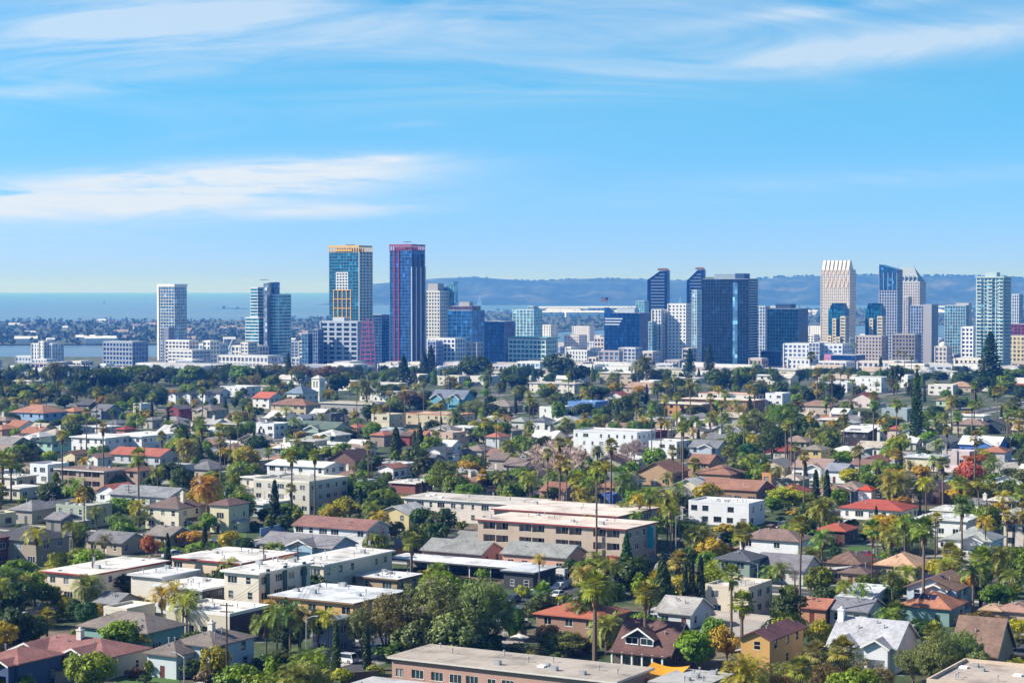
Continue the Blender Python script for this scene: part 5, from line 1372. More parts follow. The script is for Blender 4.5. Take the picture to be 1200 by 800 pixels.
def red_extra(rt, p):
    lx, ly, w, dp, zt = p[0]
    crown_bars(rt, p[0], zt, 6.5, '#9c2a48', 9, .45)
    mb = MB()
    for q in (-.28, -.08): mb.box(lx + w * q - .7, lx + w * q + .7, ly - 1.0, ly - .5, 2, zt)
    for k in range(12): z = zt * (k + 1) / 12; mb.box(lx - w * .28, lx - w * .08, ly - .95, ly - .52, z - .3, z + .3)
    mb.build('magenta_frame', ['paint'], rt, c('#8a2c48'))
    mb = MB()
    for i in range(4): y = ly + dp * i / 3; mb.box(lx + w / 2 + .2, lx + w / 2 + .9, y - .8, y + .8, 0, zt * .86)
    mb.build('white_pier', ['paint'], rt, c('#dcdce2'))
    mb = MB()
    for i in range(3): y = ly + dp * (i + .5) / 3; mb.box(lx + w / 2 + .2, lx + w / 2 + .85, y - 1.4, y + 1.4, 0, zt * .97)
    mb.build('plum_panel', ['siding'], rt, c('#4c3a50'))
    mb = MB()
    for k in range(2, 36):      # jutting slab edges
        z = zt * k / 37
        mb.box(lx - w / 2 - 2.2, lx - w / 2, ly + 1, ly + 6, z - .25, z + .1); mb.box(lx + w / 2 - .5, lx + w / 2 + 2.0, ly + dp - 4, ly + dp + 1, z - .25, z + .1)
    mb.build('slab_edge', ['paint'], rt, c('#8fa4b8'))
    blk(rt, lx + w * .05, ly - 1.0, w * .4, .5, zt + 1, zt + 3.5, 'plum_screen', '#7c2c48'); blk(rt, lx, ly + 3, w * .75, dp * .6, zt, zt + 4, 'upper_storey', '#6c7484')
    masts(rt, lx, ly + dp / 2, zt + 2, 1, 8); blk(rt, lx, ly + dp / 2 - 1, 9, 1.2, zt + 9, zt + 9.8, 'crane_boom', '#54585c')
tower(2150, [(457, 498, 293, 27, S_('#1b4a82', '#5f86b0', fh=3.5, cs=4.2, ct=.3, sl=.35, pr=.4))], 'unfinished deep blue tower with magenta crown', red_extra)
tower(2000, [(376, 434, 377, 22, S_('#33405c', '#a9b3c4', fh=4.6, cs=9.5, cs2=4, ct=2.6, sl=1.7, pr=.5)), (354, 369, 391, 12, S_('#3b6c98', '#7f96b0', fh=3.6, cs=3.5), 6), (367, 379, 386, 14, S_('#3a5580', '#93a3b8', fh=3.6, cs=3), 3)],
      'grey lavender apartment block with square openings', lambda rt, p: blk(rt, p[0][0] - 4, p[0][1] + 4, 14, 9, p[0][4], p[0][4] + 4, 'penthouse', '#b8c0cc'), cat='apartment block')
def hoist(rt, p):
    lx, ly, w, dp, zt = p[0]; mb = MB()
    for sx in (-1, 1):
        for sy in (0, 1): mb.tube((lx + sx * w * .55, ly + sy * 8, 0), (lx + sx * w * .25, ly + sy * 8, zt), .5, .4, 4)
    for k in range(1, 12):
        f = k / 12; hw = w * (.55 - .3 * f); mb.box(lx - hw, lx + hw, ly - .3, ly + .3, zt * f - .3, zt * f + .3); mb.box(lx - hw, lx + hw, ly + 7.7, ly + 8.3, zt * f - .3, zt * f + .3)
    mb.build('lattice', ['paint'], rt, c('#a03c78'))
tower(1960, [(422, 439, 373, 6, None)], 'slender magenta lattice hoist beside the lavender block', hoist, cat='hoist', name='construction_hoist', group=None)
DBLUE = S_('#2a5584', '#6d8cab', fh=3.5, cs=4, ct=.3, sl=.5)
tower(2300, [(436, 457, 369, 18, DBLUE)], 'blue glass slab tucked between the two unfinished towers')
def sail(rt, p):
    lx, ly, w, dp, zt = p[0]; mb = MB()
    k = 10; pr = [(lx - 2, zt * .4), (lx + w * .5 + 8, zt * .4), (lx + w * .5 + 8, zt + 13)] + [(lx + w * .5 + 8 - (w * .5 + 10) * (i / k), zt + 13 - 9 * math.sin(i / k * 1.5)) for i in range(1, k + 1)]
    mb.extrude(pr, 'y', ly + dp + .5, ly + dp + 10); mb.build('glass_sail', ['curtain_glass'], rt, c('#6f9db8')); blk(rt, lx - 2, ly + 3, w * .7, dp * .7, zt, zt + 10, 'penthouse', '#a9a7a4')
tower(2600, [(499, 526, 341, 22, S_('#4d6788', '#d9d3c6', fh=4.4, cs=4.2, ct=1.7, sl=1.8, pr=.4))], 'beige gridded tower with curved glass sail behind', sail)
tower(2300, [(524, 568, 364, 30, S_('#25609a', '#5f90bc', fh=4.2, cs=7, ct=.3, sl=.35)), (528, 563, 359, 20, S_('#5a4a5c', '#6d6070', sl=.6, ct=.5), 5)], 'bright blue glass office block with dark penthouse', lambda rt, p: blk(rt, p[0][0] + 2, p[0][1] + 8, 14, 8, p[0][4] + 4, p[0][4] + 10, 'penthouse', '#a8a4a4'), cat='office block')
tower(2360, [(567, 604, 377, 26, S_('#173c6a', '#2b527f', fh=4.2, cs=7, ct=.2, sl=.2))], 'navy glass block beside the bright blue one', cat='office block')
tower(2600, [(601, 635, 363, 22, S_('#5f9cb4', '#d0dde2', fh=4.0, cs=5, ct=1.0, sl=.6)), (618, 631, 359, 14, S_('#6f9cb0', '#b9c8d0'), 6)], 'pale aqua apartment tower with white piers')
tower(2750, [(634, 653, 381, 18, S_('#8ea0b0', '#e6e2da', fh=4, cs=4.5, ct=2.4, sl=1))], 'short white tower beside the aqua one')
tower(2100, [(501, 545, 397, 20, S_('#6a83b8', '#ecebee', fh=4.4, cs=5, ct=1.5, sl=1.4, pr=.5)), (501, 519, 400, 14, S_('#5570b0', '#cfd4e2', fh=4, cs=3), -8)], 'white civic block with blue windows below the sail tower', cat='building')
tower(2150, [(596, 652, 398, 24, S_('#3f8f92', '#e3e9ea', fh=4.4, cs=5, ct=.8, sl=1.5, pr=.6))], 'aqua glass civic building with sloping green roof', lambda rt, p: blk(rt, p[0][0], p[0][1] - 2, p[0][2] + 6, p[0][3] + 6, p[0][4] + 1, p[0][4] + 2.2, 'roof_canopy', '#5f9aa0'), cat='building')
# --- middle group
NAVY = S_('#13293f', '#1c4576', fh=3.9, cs=3.6, ct=.2, sl=.22, pr=.15)
def court(rt, p):
    lx, ly, w, dp, zt = p[0]; mb = MB(); mb.extrude([(lx - w / 2 - .2, zt + .2), (lx - w / 2 + 11, zt + .2), (lx - w / 2 - .2, zt + 7)], 'y', ly - .2, ly + 12); mb.build('corner_wedge', ['curtain_glass'], rt, c('#1d5088'))
    mb = MB(); 
    for k in range(3): mb.box(lx - w / 2 + 1, lx - w / 2 + 26 - k * 2, ly - .9, ly - .3, zt - 8 - k * 3.6, zt - 6.6 - k * 3.6)
    mb.build('white_band', ['paint'], rt, c('#c4d4e4')); blk(rt, lx + 2, ly + 6, w * .5, 12, zt, zt + 6, 'penthouse', '#a8b4c0')
tower(2500, [(708, 764, 367, 34, S_('#123c70', '#235084', fh=4.2, cs=6, ct=.2, sl=.2))], 'deep blue courthouse block with angled roof corner', court, cat='office block')
tower(2760, [(745, 760, 353, 14, S_('#5e9cb4', '#a9c4d0'))], 'small aqua glass block behind the blue courthouse', cat='office block')
def slant(x0, x1, yl, yr, d, label):
    s = F / d; w = (x1 - x0) / s; p = along((x0 + x1) / 2, d); rt = root('tower', (p.x, p.y, p.z), R(-8)); zl, zr = ztop(yl, d) - p.z, ztop(yr, d) - p.z
    mb = MB(); pr = [(-w / 2, -2), (w / 2, -2), (w / 2, zr), (w * .1, zr - .5), (-w / 2, zl)]; mb.extrude(pr, 'y', -10, 14); mb.build('glazing', ['curtain_glass'], rt, c('#12305c'))
    fb = MB(); k = 0; z = 40.0
    while z < zr - 5:
        xa = -w / 2 + .2 if z < zl - 2 else -w / 2 + (z - zl) / max(1, zr - zl) * w * .62 + 2
        fb.box(max(xa, -w * .5) + w * .16, w / 2 - w * .2, -11.2, -10, z, z + 1.5); z += 4.6
    fb.build('balcony_band', ['paint'], rt, c('#93a6bc'))
    eb = MB(); eb.box(w / 2 - 2.2, w / 2 + .3, -10.6, 14.3, -2, zr + .2); eb.build('edge_pier', ['paint'], rt, c('#2c4770'))
    blk(rt, w * .22, -8, w * .5, 14, zr + .2, zr + 2.4, 'roof_cap', '#b87848'); blk(rt, w * .2, -8, w * .4, 14, zr + 2.5, zr + 3.6, 'roof_sign', '#c8b890')
    register(rt, label, 'tower', 'downtown towers', True, zr * .8, (30, 60)); BOXES.append(dict(ctr=p, w=w, dp=24, x0=x0, x1=x1, y0=yr, y1=400, d=d, label=label, fixed=True, cover=0., top=zr, tower=True))
slant(759, 784, 328, 317, 2950, 'dark tower with diagonally sliced roof, fully visible one')
slant(805, 826, 329, 316, 2955, 'dark tower with sliced roof half hidden behind the navy giant')
tower(2400, [(783, 814, 356, 24, S_('#485a78', '#e2e2e6', fh=4.0, cs=5.2, ct=2.4, sl=2.0, pr=.3)), (764, 784, 363, 22, S_('#41546c', '#dfe0e2', fh=3.8, cs=4.5, ct=1.8, sl=.8), 4), (760, 769, 377, 14, S_('#5a94b0', '#b8ccd4'), -6)], 'white gridded apartment pair below the sliced tower', cat='apartment tower')
tower(2330, [(811, 823, 340, 16, S_('#7fa6c0', '#c6d4de', fh=3.6, cs=3, ct=.8, sl=.7))], 'narrow pale glass tower touching the navy giant')
def navy(rt, p):
    lx, ly, w, dp, zt = p[0]
    blk(rt, lx - w * .02, ly + 5, w * .5, 14, zt, zt + 5.5, 'penthouse', '#8798a4'); blk(rt, lx + w * .28, ly + 4, w * .2, 14, zt, zt + 6, 'plant_room', '#1c3f6c')
    mb = MB(); mb.box(lx + w * .17, lx + w * .27, ly - .5, ly + .3, 0, zt - 4); mb.build('pale_strip', ['curtain_glass'], rt, c('#6a98c0'))
    mb = MB()
    for k in range(1, 34): mb.box(lx + w / 2, lx + w / 2 + 1.6, ly + 1, ly + dp - 1, zt * k / 34, zt * k / 34 + .9)
    mb.build('side_balcony', ['paint'], rt, c('#9fb6c8')); mb = MB(); 
    for i in range(12): mb.tube((lx - w * .45 + i * w * .03, ly + 6, zt), (lx - w * .45 + i * w * .03, ly + 6, zt + 2.5), .9, .3, 5)
    mb.build('roof_planting', ['leaf'], rt, (.03, .08, .04, 1))
tower(2050, [(822, 888, 327, 24, S_('#14283e', '#22425e', fh=3.4, cs=3.2, ct=.22, sl=.28, pr=.2))], 'huge dark navy glass apartment tower', navy)
tower(2300, [(887, 902, 359, 14, S_('#56709a', '#c8ced8', fh=3.6, cs=3.4, ct=1.0, sl=.8))], 'narrow whitish tower squeezed beside the navy giant')
tower(2100, [(899, 947, 362, 28, S_('#17405e', '#2a5c7c', fh=3.7, cs=3.2, ct=.2, sl=.3, pr=.2)), (892, 924, 412, 20, S_('#27486e', '#34587e', sl=.4, ct=.3), -30)], 'dark teal blue glass office tower with flat penthouse', lambda rt, p: blk(rt, p[0][0] - 2, p[0][1] + 6, p[0][2] * .5, 14, p[0][4], p[0][4] + 5, 'penthouse', '#1c3a5c'))
# --- right group
def ridged(rt, p):
    lx, ly, w, dp, zt = p[0]; n = 7; mb = MB(); pitch = w / n
    for i in range(n):
        x0 = lx - w / 2 + pitch * i
        mb.extrude([(ly + 1, zt - .5), (ly + dp - 1, zt - .5), (ly + dp * .5, zt + 13), (ly + dp * .3, zt + 13)], 'x', x0 + .3, x0 + pitch * .72)
    mb.build('roof_fin', ['paint'], rt, c('#d8d0c8'))
    mb = MB()
    for i in range(n):
        x0 = lx - w / 2 + pitch * i
        mb.poly([(x0 + .2, ly - .8, zt - 6), (x0 + pitch * .5, ly - .8, zt - 6), (x0 + pitch * .95, ly - .8, zt + .6), (x0 + pitch * .6, ly - .8, zt + .6)])
        if i > 0: mb.poly([(x0 + .2, ly - .8, zt - 24), (x0 + pitch * .45, ly - .8, zt - 24), (x0 + pitch * 1.0, ly - .8, zt - 11), (x0 + pitch * .6, ly - .8, zt - 11)])
    mb.build('slanted_fin', ['paint'], rt, c('#e2c8b4'))
tower(2700, [(962, 1002, 316, 22, S_('#9a8d92', '#dcd2c8', fh=3.8, cs=3.0, ct=1.5, sl=1.2, pr=.45))], 'tall cream hotel tower with ridged roof fins', ridged)
def twin(x0, x1, label):
    def ex(rt, p):
        lx, ly, w, dp, zt = p[0]
        mb = MB(); mb.extrude([(ly - 1, zt), (ly + dp + 1, zt), (ly + dp * .65, zt + 7), (ly + dp * .35, zt + 7)], 'x', lx - w * .42, lx + w * .42); mb.build('roof_cap', ['curtain_glass'], rt, c('#1a4a68'))
        for q, hh in ((-.06, .82), (-.38, .5), (.2, .48)):
            for k in range(1): pass
            vol(rt, lx + w * q, ly - 3.5, w * .2, 5, 0, zt * hh, S_('#6a7078', '#ddd0b4', fh=3.6, cs=5, ct=1.2, sl=2.0))
        vol(rt, lx + w * .46, ly - 1.5, 6, dp * .7, 0, zt * .86, S_('#6a7078', '#d9ccb4', fh=3.6, cs=5, ct=.8, sl=1.8))
    tower(2420, [(x0, x1, 362, 18, S_('#186080', '#2f7894', fh=3.6, cs=4, ct=.3, sl=.35))], label, ex)
twin(971, 995, 'teal glass tower with cream piers in front of the cream hotel tower')
twin(1014, 1038, 'teal glass tower with cream piers beside the gridded blue tower')
def slope_top(rt, p):
    lx, ly, w, dp, zt = p[0]; mb = MB(); mb.extrude([(lx - w / 2, zt - 26), (lx + w / 2, zt - 26), (lx + w / 2, zt + .5), (lx - w / 2, zt + 7)], 'y', ly - 1.0, ly + dp); mb.build('glass_top', ['curtain_glass'], rt, c('#2c5680'))
    mb = MB()
    for i in range(5): mb.box(lx - w / 2 + w * i / 4 - .3, lx - w / 2 + w * i / 4 + .3, ly - 1.2, ly - .7, zt - 26, zt - 4)
    mb.build('pale_mullion', ['paint'], rt, c('#9fb4cc'))
tower(2550, [(1030, 1057, 316, 20, S_('#2a4c80', '#b4b8c4', fh=3.7, cs=3.4, ct=1.0, sl=.9, pr=.4))], 'navy glass topped tower with sloping roof and pale grid', slope_top)
def chisel(rt, p):
    lx, ly, w, dp, zt = p[0]; mb = MB(); hx, hy = w / 2, dp
    a = [(lx - hx, ly, zt), (lx + hx, ly, zt), (lx + hx, ly + hy, zt), (lx - hx, ly + hy, zt)]; r0, r1 = (lx - hx * .95, ly + hy * .5, zt + 19), (lx + hx * .35, ly + hy * .5, zt + 19)
    mb.poly([a[0], a[1], r1, r0]); mb.poly([a[1], a[2], r1]); mb.poly([a[2], a[3], r0, r1]); mb.poly([a[3], a[0], r0]); mb.build('chisel_roof', ['paint'], rt, c('#8f9aa2'))
    mb = MB()
    for i in range(6): x = lx - hx + w * (i + .5) / 6; mb.box(x - .3, x + .3, ly - .5, ly + 3.5, zt - 2, zt + 8)
    mb.build('roof_rib', ['paint'], rt, c('#b4bcc2'))
    for q in (r0, r1): masts(rt, q[0], q[1], q[2] - 1, 1, 7)
tower(2660, [(1048, 1084, 330, 24, S_('#7c8698', '#c9c2c0', fh=3.7, cs=3.2, ct=1.4, sl=1.2, pr=.4)), (1050, 1068, 348, 14, S_('#7c8aa0', '#c4bcbc', cs=3, ct=1.2, sl=1.0), -16)], 'stone grey tower with chisel shaped pyramid roof', chisel)
GB = S_('#3c6c9c', '#a8b0c4', fh=3.7, cs=3.2, ct=.9, sl=.7, pr=.4)
tower(2300, [(1067, 1099, 358, 22, GB)], 'grey blue apartment tower below the chisel roof', lambda rt, p: blk(rt, p[0][0] + p[0][2] * .3, p[0][1] - 1, p[0][2] * .4, p[0][3] + 1.6, -2, p[0][4] + 1.5, 'corner_shaft', '#a4a4ac'))
tower(2400, [(1107, 1138, 358, 22, S_('#4484a0', '#a9bcc8', fh=3.7, cs=3.2, ct=.7, sl=.7, pr=.4))], 'green blue glass tower across the water gap', lambda rt, p: blk(rt, p[0][0] + p[0][2] * .2, p[0][1] + p[0][3] * .5, p[0][2] * .62, p[0][3] * .5 + 1, -2, p[0][4] + 3, 'stone_shaft', '#b0acaa'))
tower(2100, [(1127, 1145, 383, 14, S_('#2c3e6c', '#e8ebf2', fh=4.4, cs=3.6, ct=1.6, sl=2.0, pr=.4))], 'bright white block with staggered slit windows', cat='apartment block')
def seafoam(rt, p):
    lx, ly, w, dp, zt = p[0]; blk(rt, lx - 1, ly + 6, w * .42, 12, zt, zt + 5, 'penthouse', '#a8bcc0'); blk(rt, lx, ly - 1.5, w + 2, dp + 3, zt - .2, zt + .9, 'roof_slab', '#c8d4d4')
    for k in range(1, 27):
        z = zt * k / 27
        for q in (-.5, -.1, .3):
            mb = MB(); mb.box(lx + w * q, lx + w * q + w * .2, ly - 2.0, ly - .3, z - .3, z + .7); mb.build('balcony', ['paint'], rt, c('#c8d6d6'))
        mb = MB(); mb.box(lx + w / 2 - .2, lx + w / 2 + 1.8, ly + 2, ly + dp - 2, z - .3, z + .7); mb.build('balcony', ['paint'], rt, c('#c8d6d6'))
tower(1900, [(1144, 1184, 325, 24, S_('#54808e', '#c2d2d4', fh=3.5, cs=4, ct=.7, sl=.6, pr=.5))], 'pale seafoam balcony tower behind the tall tiered pine', seafoam)
tower(2350, [(1183, 1198, 345, 16, S_('#4a6694', '#d0d6e0', fh=3.6, cs=3, ct=1.0, sl=.8))], 'slim white gridded tower at the picture edge')
tower(2200, [(1184, 1206, 380, 18, S_('#7a3c58', '#7c4460', sl=.8, ct=.8))], 'plum coloured low block at the picture edge', cat='building')
tower(2050, [(1182, 1212, 394, 20, S_('#8a8070', '#d9c8a4', fh=4, cs=4, ct=1.6, sl=1.5))], 'sandy block at the picture edge below the plum one', cat='building')
tower(2250, [(1046, 1079, 392, 20, S_('#5a6272', '#958c88', fh=4, cs=4, ct=1.2, sl=1.4))], 'brown grey office block before the chisel tower', cat='office block')
tower(2280, [(1003, 1040, 394, 20, S_('#6c6c84', '#bdb2ac', fh=4, cs=4, ct=1.6, sl=1.4))], 'beige grey parking block before the teal pair', cat='building')
def dome(rt, p):
    lx, ly, w, dp, zt = p[0]; mb = MB(); k = 12
    for j in range(5):
        a0, a1 = j * math.pi / 10, (j + 1) * math.pi / 10
        for i in range(k):
            t0, t1 = 2 * math.pi * i / k, 2 * math.pi * (i + 1) / k; r = w * .36; P = lambda t, a: (lx + math.cos(t) * math.cos(a) * r, ly + dp / 2 + math.sin(t) * math.cos(a) * r, zt + .5 + math.sin(a) * r)
            mb.poly([P(t0, a0), P(t1, a0), P(t1, a1), P(t0, a1)])
    mb.build('dome', ['paint'], rt, c('#d2ccc6'))
tower(2080, [(1096, 1115, 406, 16, S_('#8890a8', '#d4ccc8', fh=4.5, cs=4, ct=1.6, sl=1.6))], 'pale domed church below the grey blue tower', dome, cat='church', name='domed_church', group=None)
def mural(rt, p):
    lx, ly, w, dp, zt = p[0]; rr = random.Random(4); cols = ['#e0508c', '#f0a040', '#3c9cd8', '#f4e4d8', '#b04cc0', '#48b8a0', '#e86048']
    x0 = lx - w / 2; y = ly - .75; n = 0
    blk(rt, x0 + 3.6, ly - .7, 7.2, .4, 0, zt + 1, 'mural_panel', '#c87ca8')
    for k in range(26):
        mb = MB(); cx, cz = x0 + rr.uniform(1, 6.2), rr.uniform(1.5, zt - .5); r = rr.uniform(.8, 2.2); m = rr.randint(5, 8)
        mb.poly([(min(x0 + 7, max(x0 + .2, cx + math.cos(2 * math.pi * i / m) * r * rr.uniform(.6, 1))), y - .006 * k, max(.3, min(zt + .6, cz + math.sin(2 * math.pi * i / m) * r))) for i in range(m)])
        mb.build('mural_shape', ['paint'], rt, c(rr.choice(cols)))
tower(1950, [(966, 1014, 417, 26, S_('#1d4680', '#2a5590', fh=6, cs=8, ct=.3, sl=.3))], 'blue warehouse block with colourful mural panel', mural, cat='building')
tower(1990, [(918, 1000, 404, 30, S_('#7c8cb4', '#dfe2ea', fh=4.2, cs=5, ct=1.8, sl=1.6)), (948, 966, 402, 14, S_('#8c98b8', '#eceef2'), 4)], 'long white apartment complex behind the mural block', cat='apartment complex')
tower(1900, [(920, 962, 428, 16, S_('#a86c64', '#c4847c', fh=4, cs=5, ct=1, sl=1.5))], 'salmon red low block beside the mural', cat='building')
tower(2150, [(197, 246, 411, 30, S_('#8088a0', '#e6e2e2', fh=3.6, cs=6, ct=1.2, sl=1.7, pr=.6))], 'white parking structure with open decks', cat='parking structure')
def vault(rt, p):
    lx, ly, w, dp, zt = p[0]; mb = MB(); k = 10; mb.extrude([(lx - w / 2, zt - 1)] + [(lx - w / 2 + w * i / k, zt + 7 * math.sin(math.pi * (.15 + .85 * i / k))) for i in range(k + 1)] + [(lx + w / 2, zt - 1)], 'y', ly - .5, ly + dp); mb.build('vault_roof', ['paint'], rt, c('#b4b8c4'))
tower(2500, [(236, 264, 408, 26, S_('#6c7488', '#a9aebc', fh=5, cs=6, ct=.8, sl=1))], 'grey hall with vaulted roof by the bay', vault, cat='hall')
def ramp(rt, p):
    mb = MB(); mb.tube((-8, 0, 0), (6, 0, 26), 1.2, .8, 4); mb.tube((2, 4, 0), (6, 0, 26), .8, .5, 4); mb.build('mast', ['paint'], rt, c('#c4c8d2'))
tower(2600, [(264, 276, 405, 5, None)], 'leaning white pylon beside the vaulted hall', ramp, cat='pylon', name='pylon', group=None)
tower(2060, [(255, 332, 418, 26, S_('#8a8ea8', '#e2dfe2', fh=4.5, cs=5, ct=1.6, sl=1.8))], 'long pale terminal building below the banded teal tower', cat='building')
tower(1900, [(157, 305, 430, 26, S_('#6c7ea8', '#e8e8ec', fh=4.5, cs=6, ct=1.4, sl=1.6))], 'very long white low building behind the tree belt', cat='building')
# low buildings of the flat land by the bay
rd = random.Random(12)
PALE = ['#e8e6e6', '#dcdce2', '#d2c8c4', '#e4dcd0', '#c4c8d4', '#b4a8ac', '#dfe4ea', '#c8b8b0', '#a4acc0', '#ecebea', '#9aa4bc', '#d8ccc8']
PNAME = dict(zip(PALE, ['white', 'pale grey', 'pinkish grey', 'cream', 'bluish grey', 'mauve grey', 'cool white', 'dusty pink', 'slate blue', 'bright white', 'steel blue', 'warm grey']))
GNAME = {'#5a74a8': 'blue', '#4d5a78': 'dark', '#6a8cb0': 'light blue', '#706a78': 'grey'}
n_low = 0; tries = 0; placed = []
while n_low < 235 and tries < 9000:
    tries += 1
    d = rd.uniform(1760, 2700) if rd.random() < .72 else rd.uniform(2700, 3420); px = rd.uniform(-15, 1215) if d < 2700 else rd.uniform(470, 1215); p = along(px, d)
    wpx = rd.uniform(14, 46) * 2200 / d; hgt = rd.choice([6, 7, 8, 9, 11, 14] if d < 2200 else [8, 10, 13, 17, 22, 28])
    if 74 < px < 122 and d > 2250: continue
    if px < 180 and d > 2380: continue
    if d < 2050 and rd.random() < (.6 if px < 330 else .35): continue
    if px < 185: hgt = min(hgt, 8)
    R2 = wpx / 2 / (F / d) + 14
    if any((p.x - q[0]) ** 2 + (p.y - q[1]) ** 2 < (R2 + q[2]) ** 2 * .34 for q in placed): continue
    if any(b.get('tower') and (b['ctr'].x - p.x) ** 2 + (b['ctr'].y - p.y) ** 2 < (b['w'] * .55 + R2 * .75) ** 2 for b in BOXES): continue
    placed.append((p.x, p.y, R2)); n_low += 1
    yt = proj((p.x, p.y, p.z + hgt))[1]; f = rd.choice(PALE); g = rd.choice(list(GNAME))
    tower(d, [(px - wpx / 2, px + wpx / 2, yt, rd.uniform(12, 26), S_(g, f, fh=rd.choice([3.6, 4.2, 5]), cs=rd.choice([4, 5, 6]), ct=rd.uniform(1.0, 2.4), sl=rd.uniform(1.2, 2.2), pr=.4, rc=rd.choice(['#e6e6e8', '#c8c8cc', '#d8d2cc', '#b4b0b0'])))],
          '%s low block with %s windows' % (PNAME[f], GNAME[g]), cat='low block', name='low_block', group='low blocks of the flat land by the bay', fixed=False)
n_long = 0; tries = 0
while n_long < 34 and tries < 3000:
    tries += 1
    d = rd.uniform(1640, 2120); px = rd.uniform(330, 1215) if rd.random() < .85 else rd.uniform(-10, 330); p = along(px, d); wpx = rd.uniform(34, 92); hgt = rd.choice([4.5, 5.5, 6.5, 7.5])
    R2 = wpx / 2 / (F / d)
    if any(abs(p.x - q[0]) < (R2 + q[2]) * .8 and abs(p.y - q[1]) < 26 for q in placed): continue
    if any(b.get('tower') and abs(b['ctr'].x - p.x) < b['w'] * .5 + R2 and abs(b['ctr'].y - p.y) < b['dp'] + 16 for b in BOXES): continue
    placed.append((p.x, p.y, R2)); n_long += 1; f = rd.choice(PALE); g = rd.choice(list(GNAME))
    tower(d, [(px - wpx / 2, px + wpx / 2, proj((p.x, p.y, p.z + hgt))[1], rd.uniform(14, 24), S_(g, f, fh=rd.choice([4.5, 6.5]), cs=rd.choice([6, 8, 11]), ct=rd.uniform(2.5, 5.5), sl=rd.uniform(1.8, 3.0), pr=.3, rc=rd.choice(['#e6e6e8', '#d8d8dc', '#d8d2cc', '#c4c0be'])))],
          'long flat %s shed with %s windows' % (PNAME[f], GNAME[g]), cat='shed', name='long_shed', group='long low sheds at the foot of the skyline', fixed=False)
# ---------------------------------------------------------------- far shore: trees, houses, hangars, boats, flag
def far_wood(name, spots, colr, seed, leaf=2.2):
    rng = np.random.default_rng(seed); C, N, S = [], [], []
    for (x, y, z, h, w) in spots:
        m = 16; q = ball(rng, m); C.append(np.array([x, y, z + h * .55]) + q * np.array([w * .5, w * .5, h * .48]) * rng.uniform(.5, 1, (m, 1))); N.append(q + rng.normal(size=(m, 3)) * .5); S.append(rng.uniform(.7, 1.3, m) * leaf)
    P = quads_mesh('', np.concatenate(C), np.concatenate(N), np.concatenate(S), .8, None, rng=rng)
    o = put(name, np_mesh(name, P, ['leaf']), None, colr); o['kind'] = 'stuff'; o['label'] = 'far belt of dark trees across the bay'; o['category'] = 'woodland'
ri = random.Random(8); spots = []
while len(spots) < 3200:
    y = 3280 + (9000 - 3280) * ri.random() ** 1.5; x = ri.uniform(-.28, .28) * y
    if in_poly(x, y, ISLAND): spots.append((x, y, -29, ri.uniform(5, 13) if ri.random() < .93 else ri.uniform(14, 24), ri.uniform(7, 15)))
far_wood('far_woodland', spots, (.035, .06, .03, 1), 6)
spots = [(x, HD + 40 + ri.uniform(-60, 60), hill_z(x, HD) - 3, ri.uniform(7, 20), ri.uniform(18, 46)) for x in [px2s(ri.uniform(880, 1200)) * HD for _ in range(150)]] + [(x, HD + 40, hill_z(x, HD) - 3, ri.uniform(5, 10), ri.uniform(14, 40)) for x in [px2s(ri.gauss(545, 14)) * HD for _ in range(10)] + [px2s(ri.uniform(600, 880)) * HD for _ in range(50)]]
far_wood('ridge_woodland', spots, (.03, .045, .03, 1), 7, 5.0)
bpy.data.objects['ridge_woodland']['label'] = 'dark trees along the far ridge'
def shed(px, y, wpx, h, d, col, roofc, label, name='far_house', cat='house', group='houses on the far shore'):
    p = along(px, y); p.z = -29.0; w = wpx / (F / y); rt = root(name, p, R(ri.uniform(-20, 20))); mb = MB(); mb.box(-w / 2, w / 2, 0, d, 0, h); mb.build('wall', ['stucco'], rt, c(col))
    rb = MB(); rb.extrude([(-.6, h), (d + .6, h), (d / 2, h + min(d * .25, 5))], 'x', -w / 2 - .6, w / 2 + .6); rb.build('roof', ['shingle'], rt, c(roofc)); register(rt, label, cat, group, False, h, (w, h))
for i in range(48):
    while True:
        y = ri.uniform(3330, 6500); px = ri.uniform(0, 660)
        p = along(px, y)
        if in_poly(p.x, p.y, ISLAND): break
    cc = ri.choice([('#e4e0dc', 'white'), ('#d8c8b4', 'beige'), ('#b8aca4', 'dusty'), ('#b8bcc4', 'grey')]); rr = ri.choice([('#a8988c', 'tan'), ('#8d8488', 'grey'), ('#a88878', 'faded'), ('#d8d8da', 'pale')])
    shed(px, y, ri.uniform(7, 16), ri.uniform(4, 8), ri.uniform(10, 22), cc[0], rr[0], '%s far shore house with %s roof' % (cc[1], rr[1]))
for i, (px, y, wpx, h) in enumerate([(30, 3360, 26, 8), (118, 3340, 36, 9), (100, 3420, 22, 9), (645, 6600, 60, 14), (690, 6500, 54, 15), (735, 6700, 50, 14), (660, 7400, 40, 12), (1090, 6400, 40, 16), (1115, 6600, 46, 16), (1090, 7200, 30, 14), (910, 7300, 40, 12), (940, 7000, 34, 12), (655, 8500, 70, 10), (720, 8600, 60, 10), (890, 8700, 60, 10), (1100, 8600, 70, 12)]):
    shed(px, y, wpx, h, 40 if y > 5000 else 16, '#e8e6e4', '#e6e4e2', 'long white %s on the far shore' % ('hangar' if y > 5000 else 'waterfront block'), 'hangar' if y > 5000 else 'waterfront_block', 'hangar' if y > 5000 else 'building', 'white sheds on the far shore')
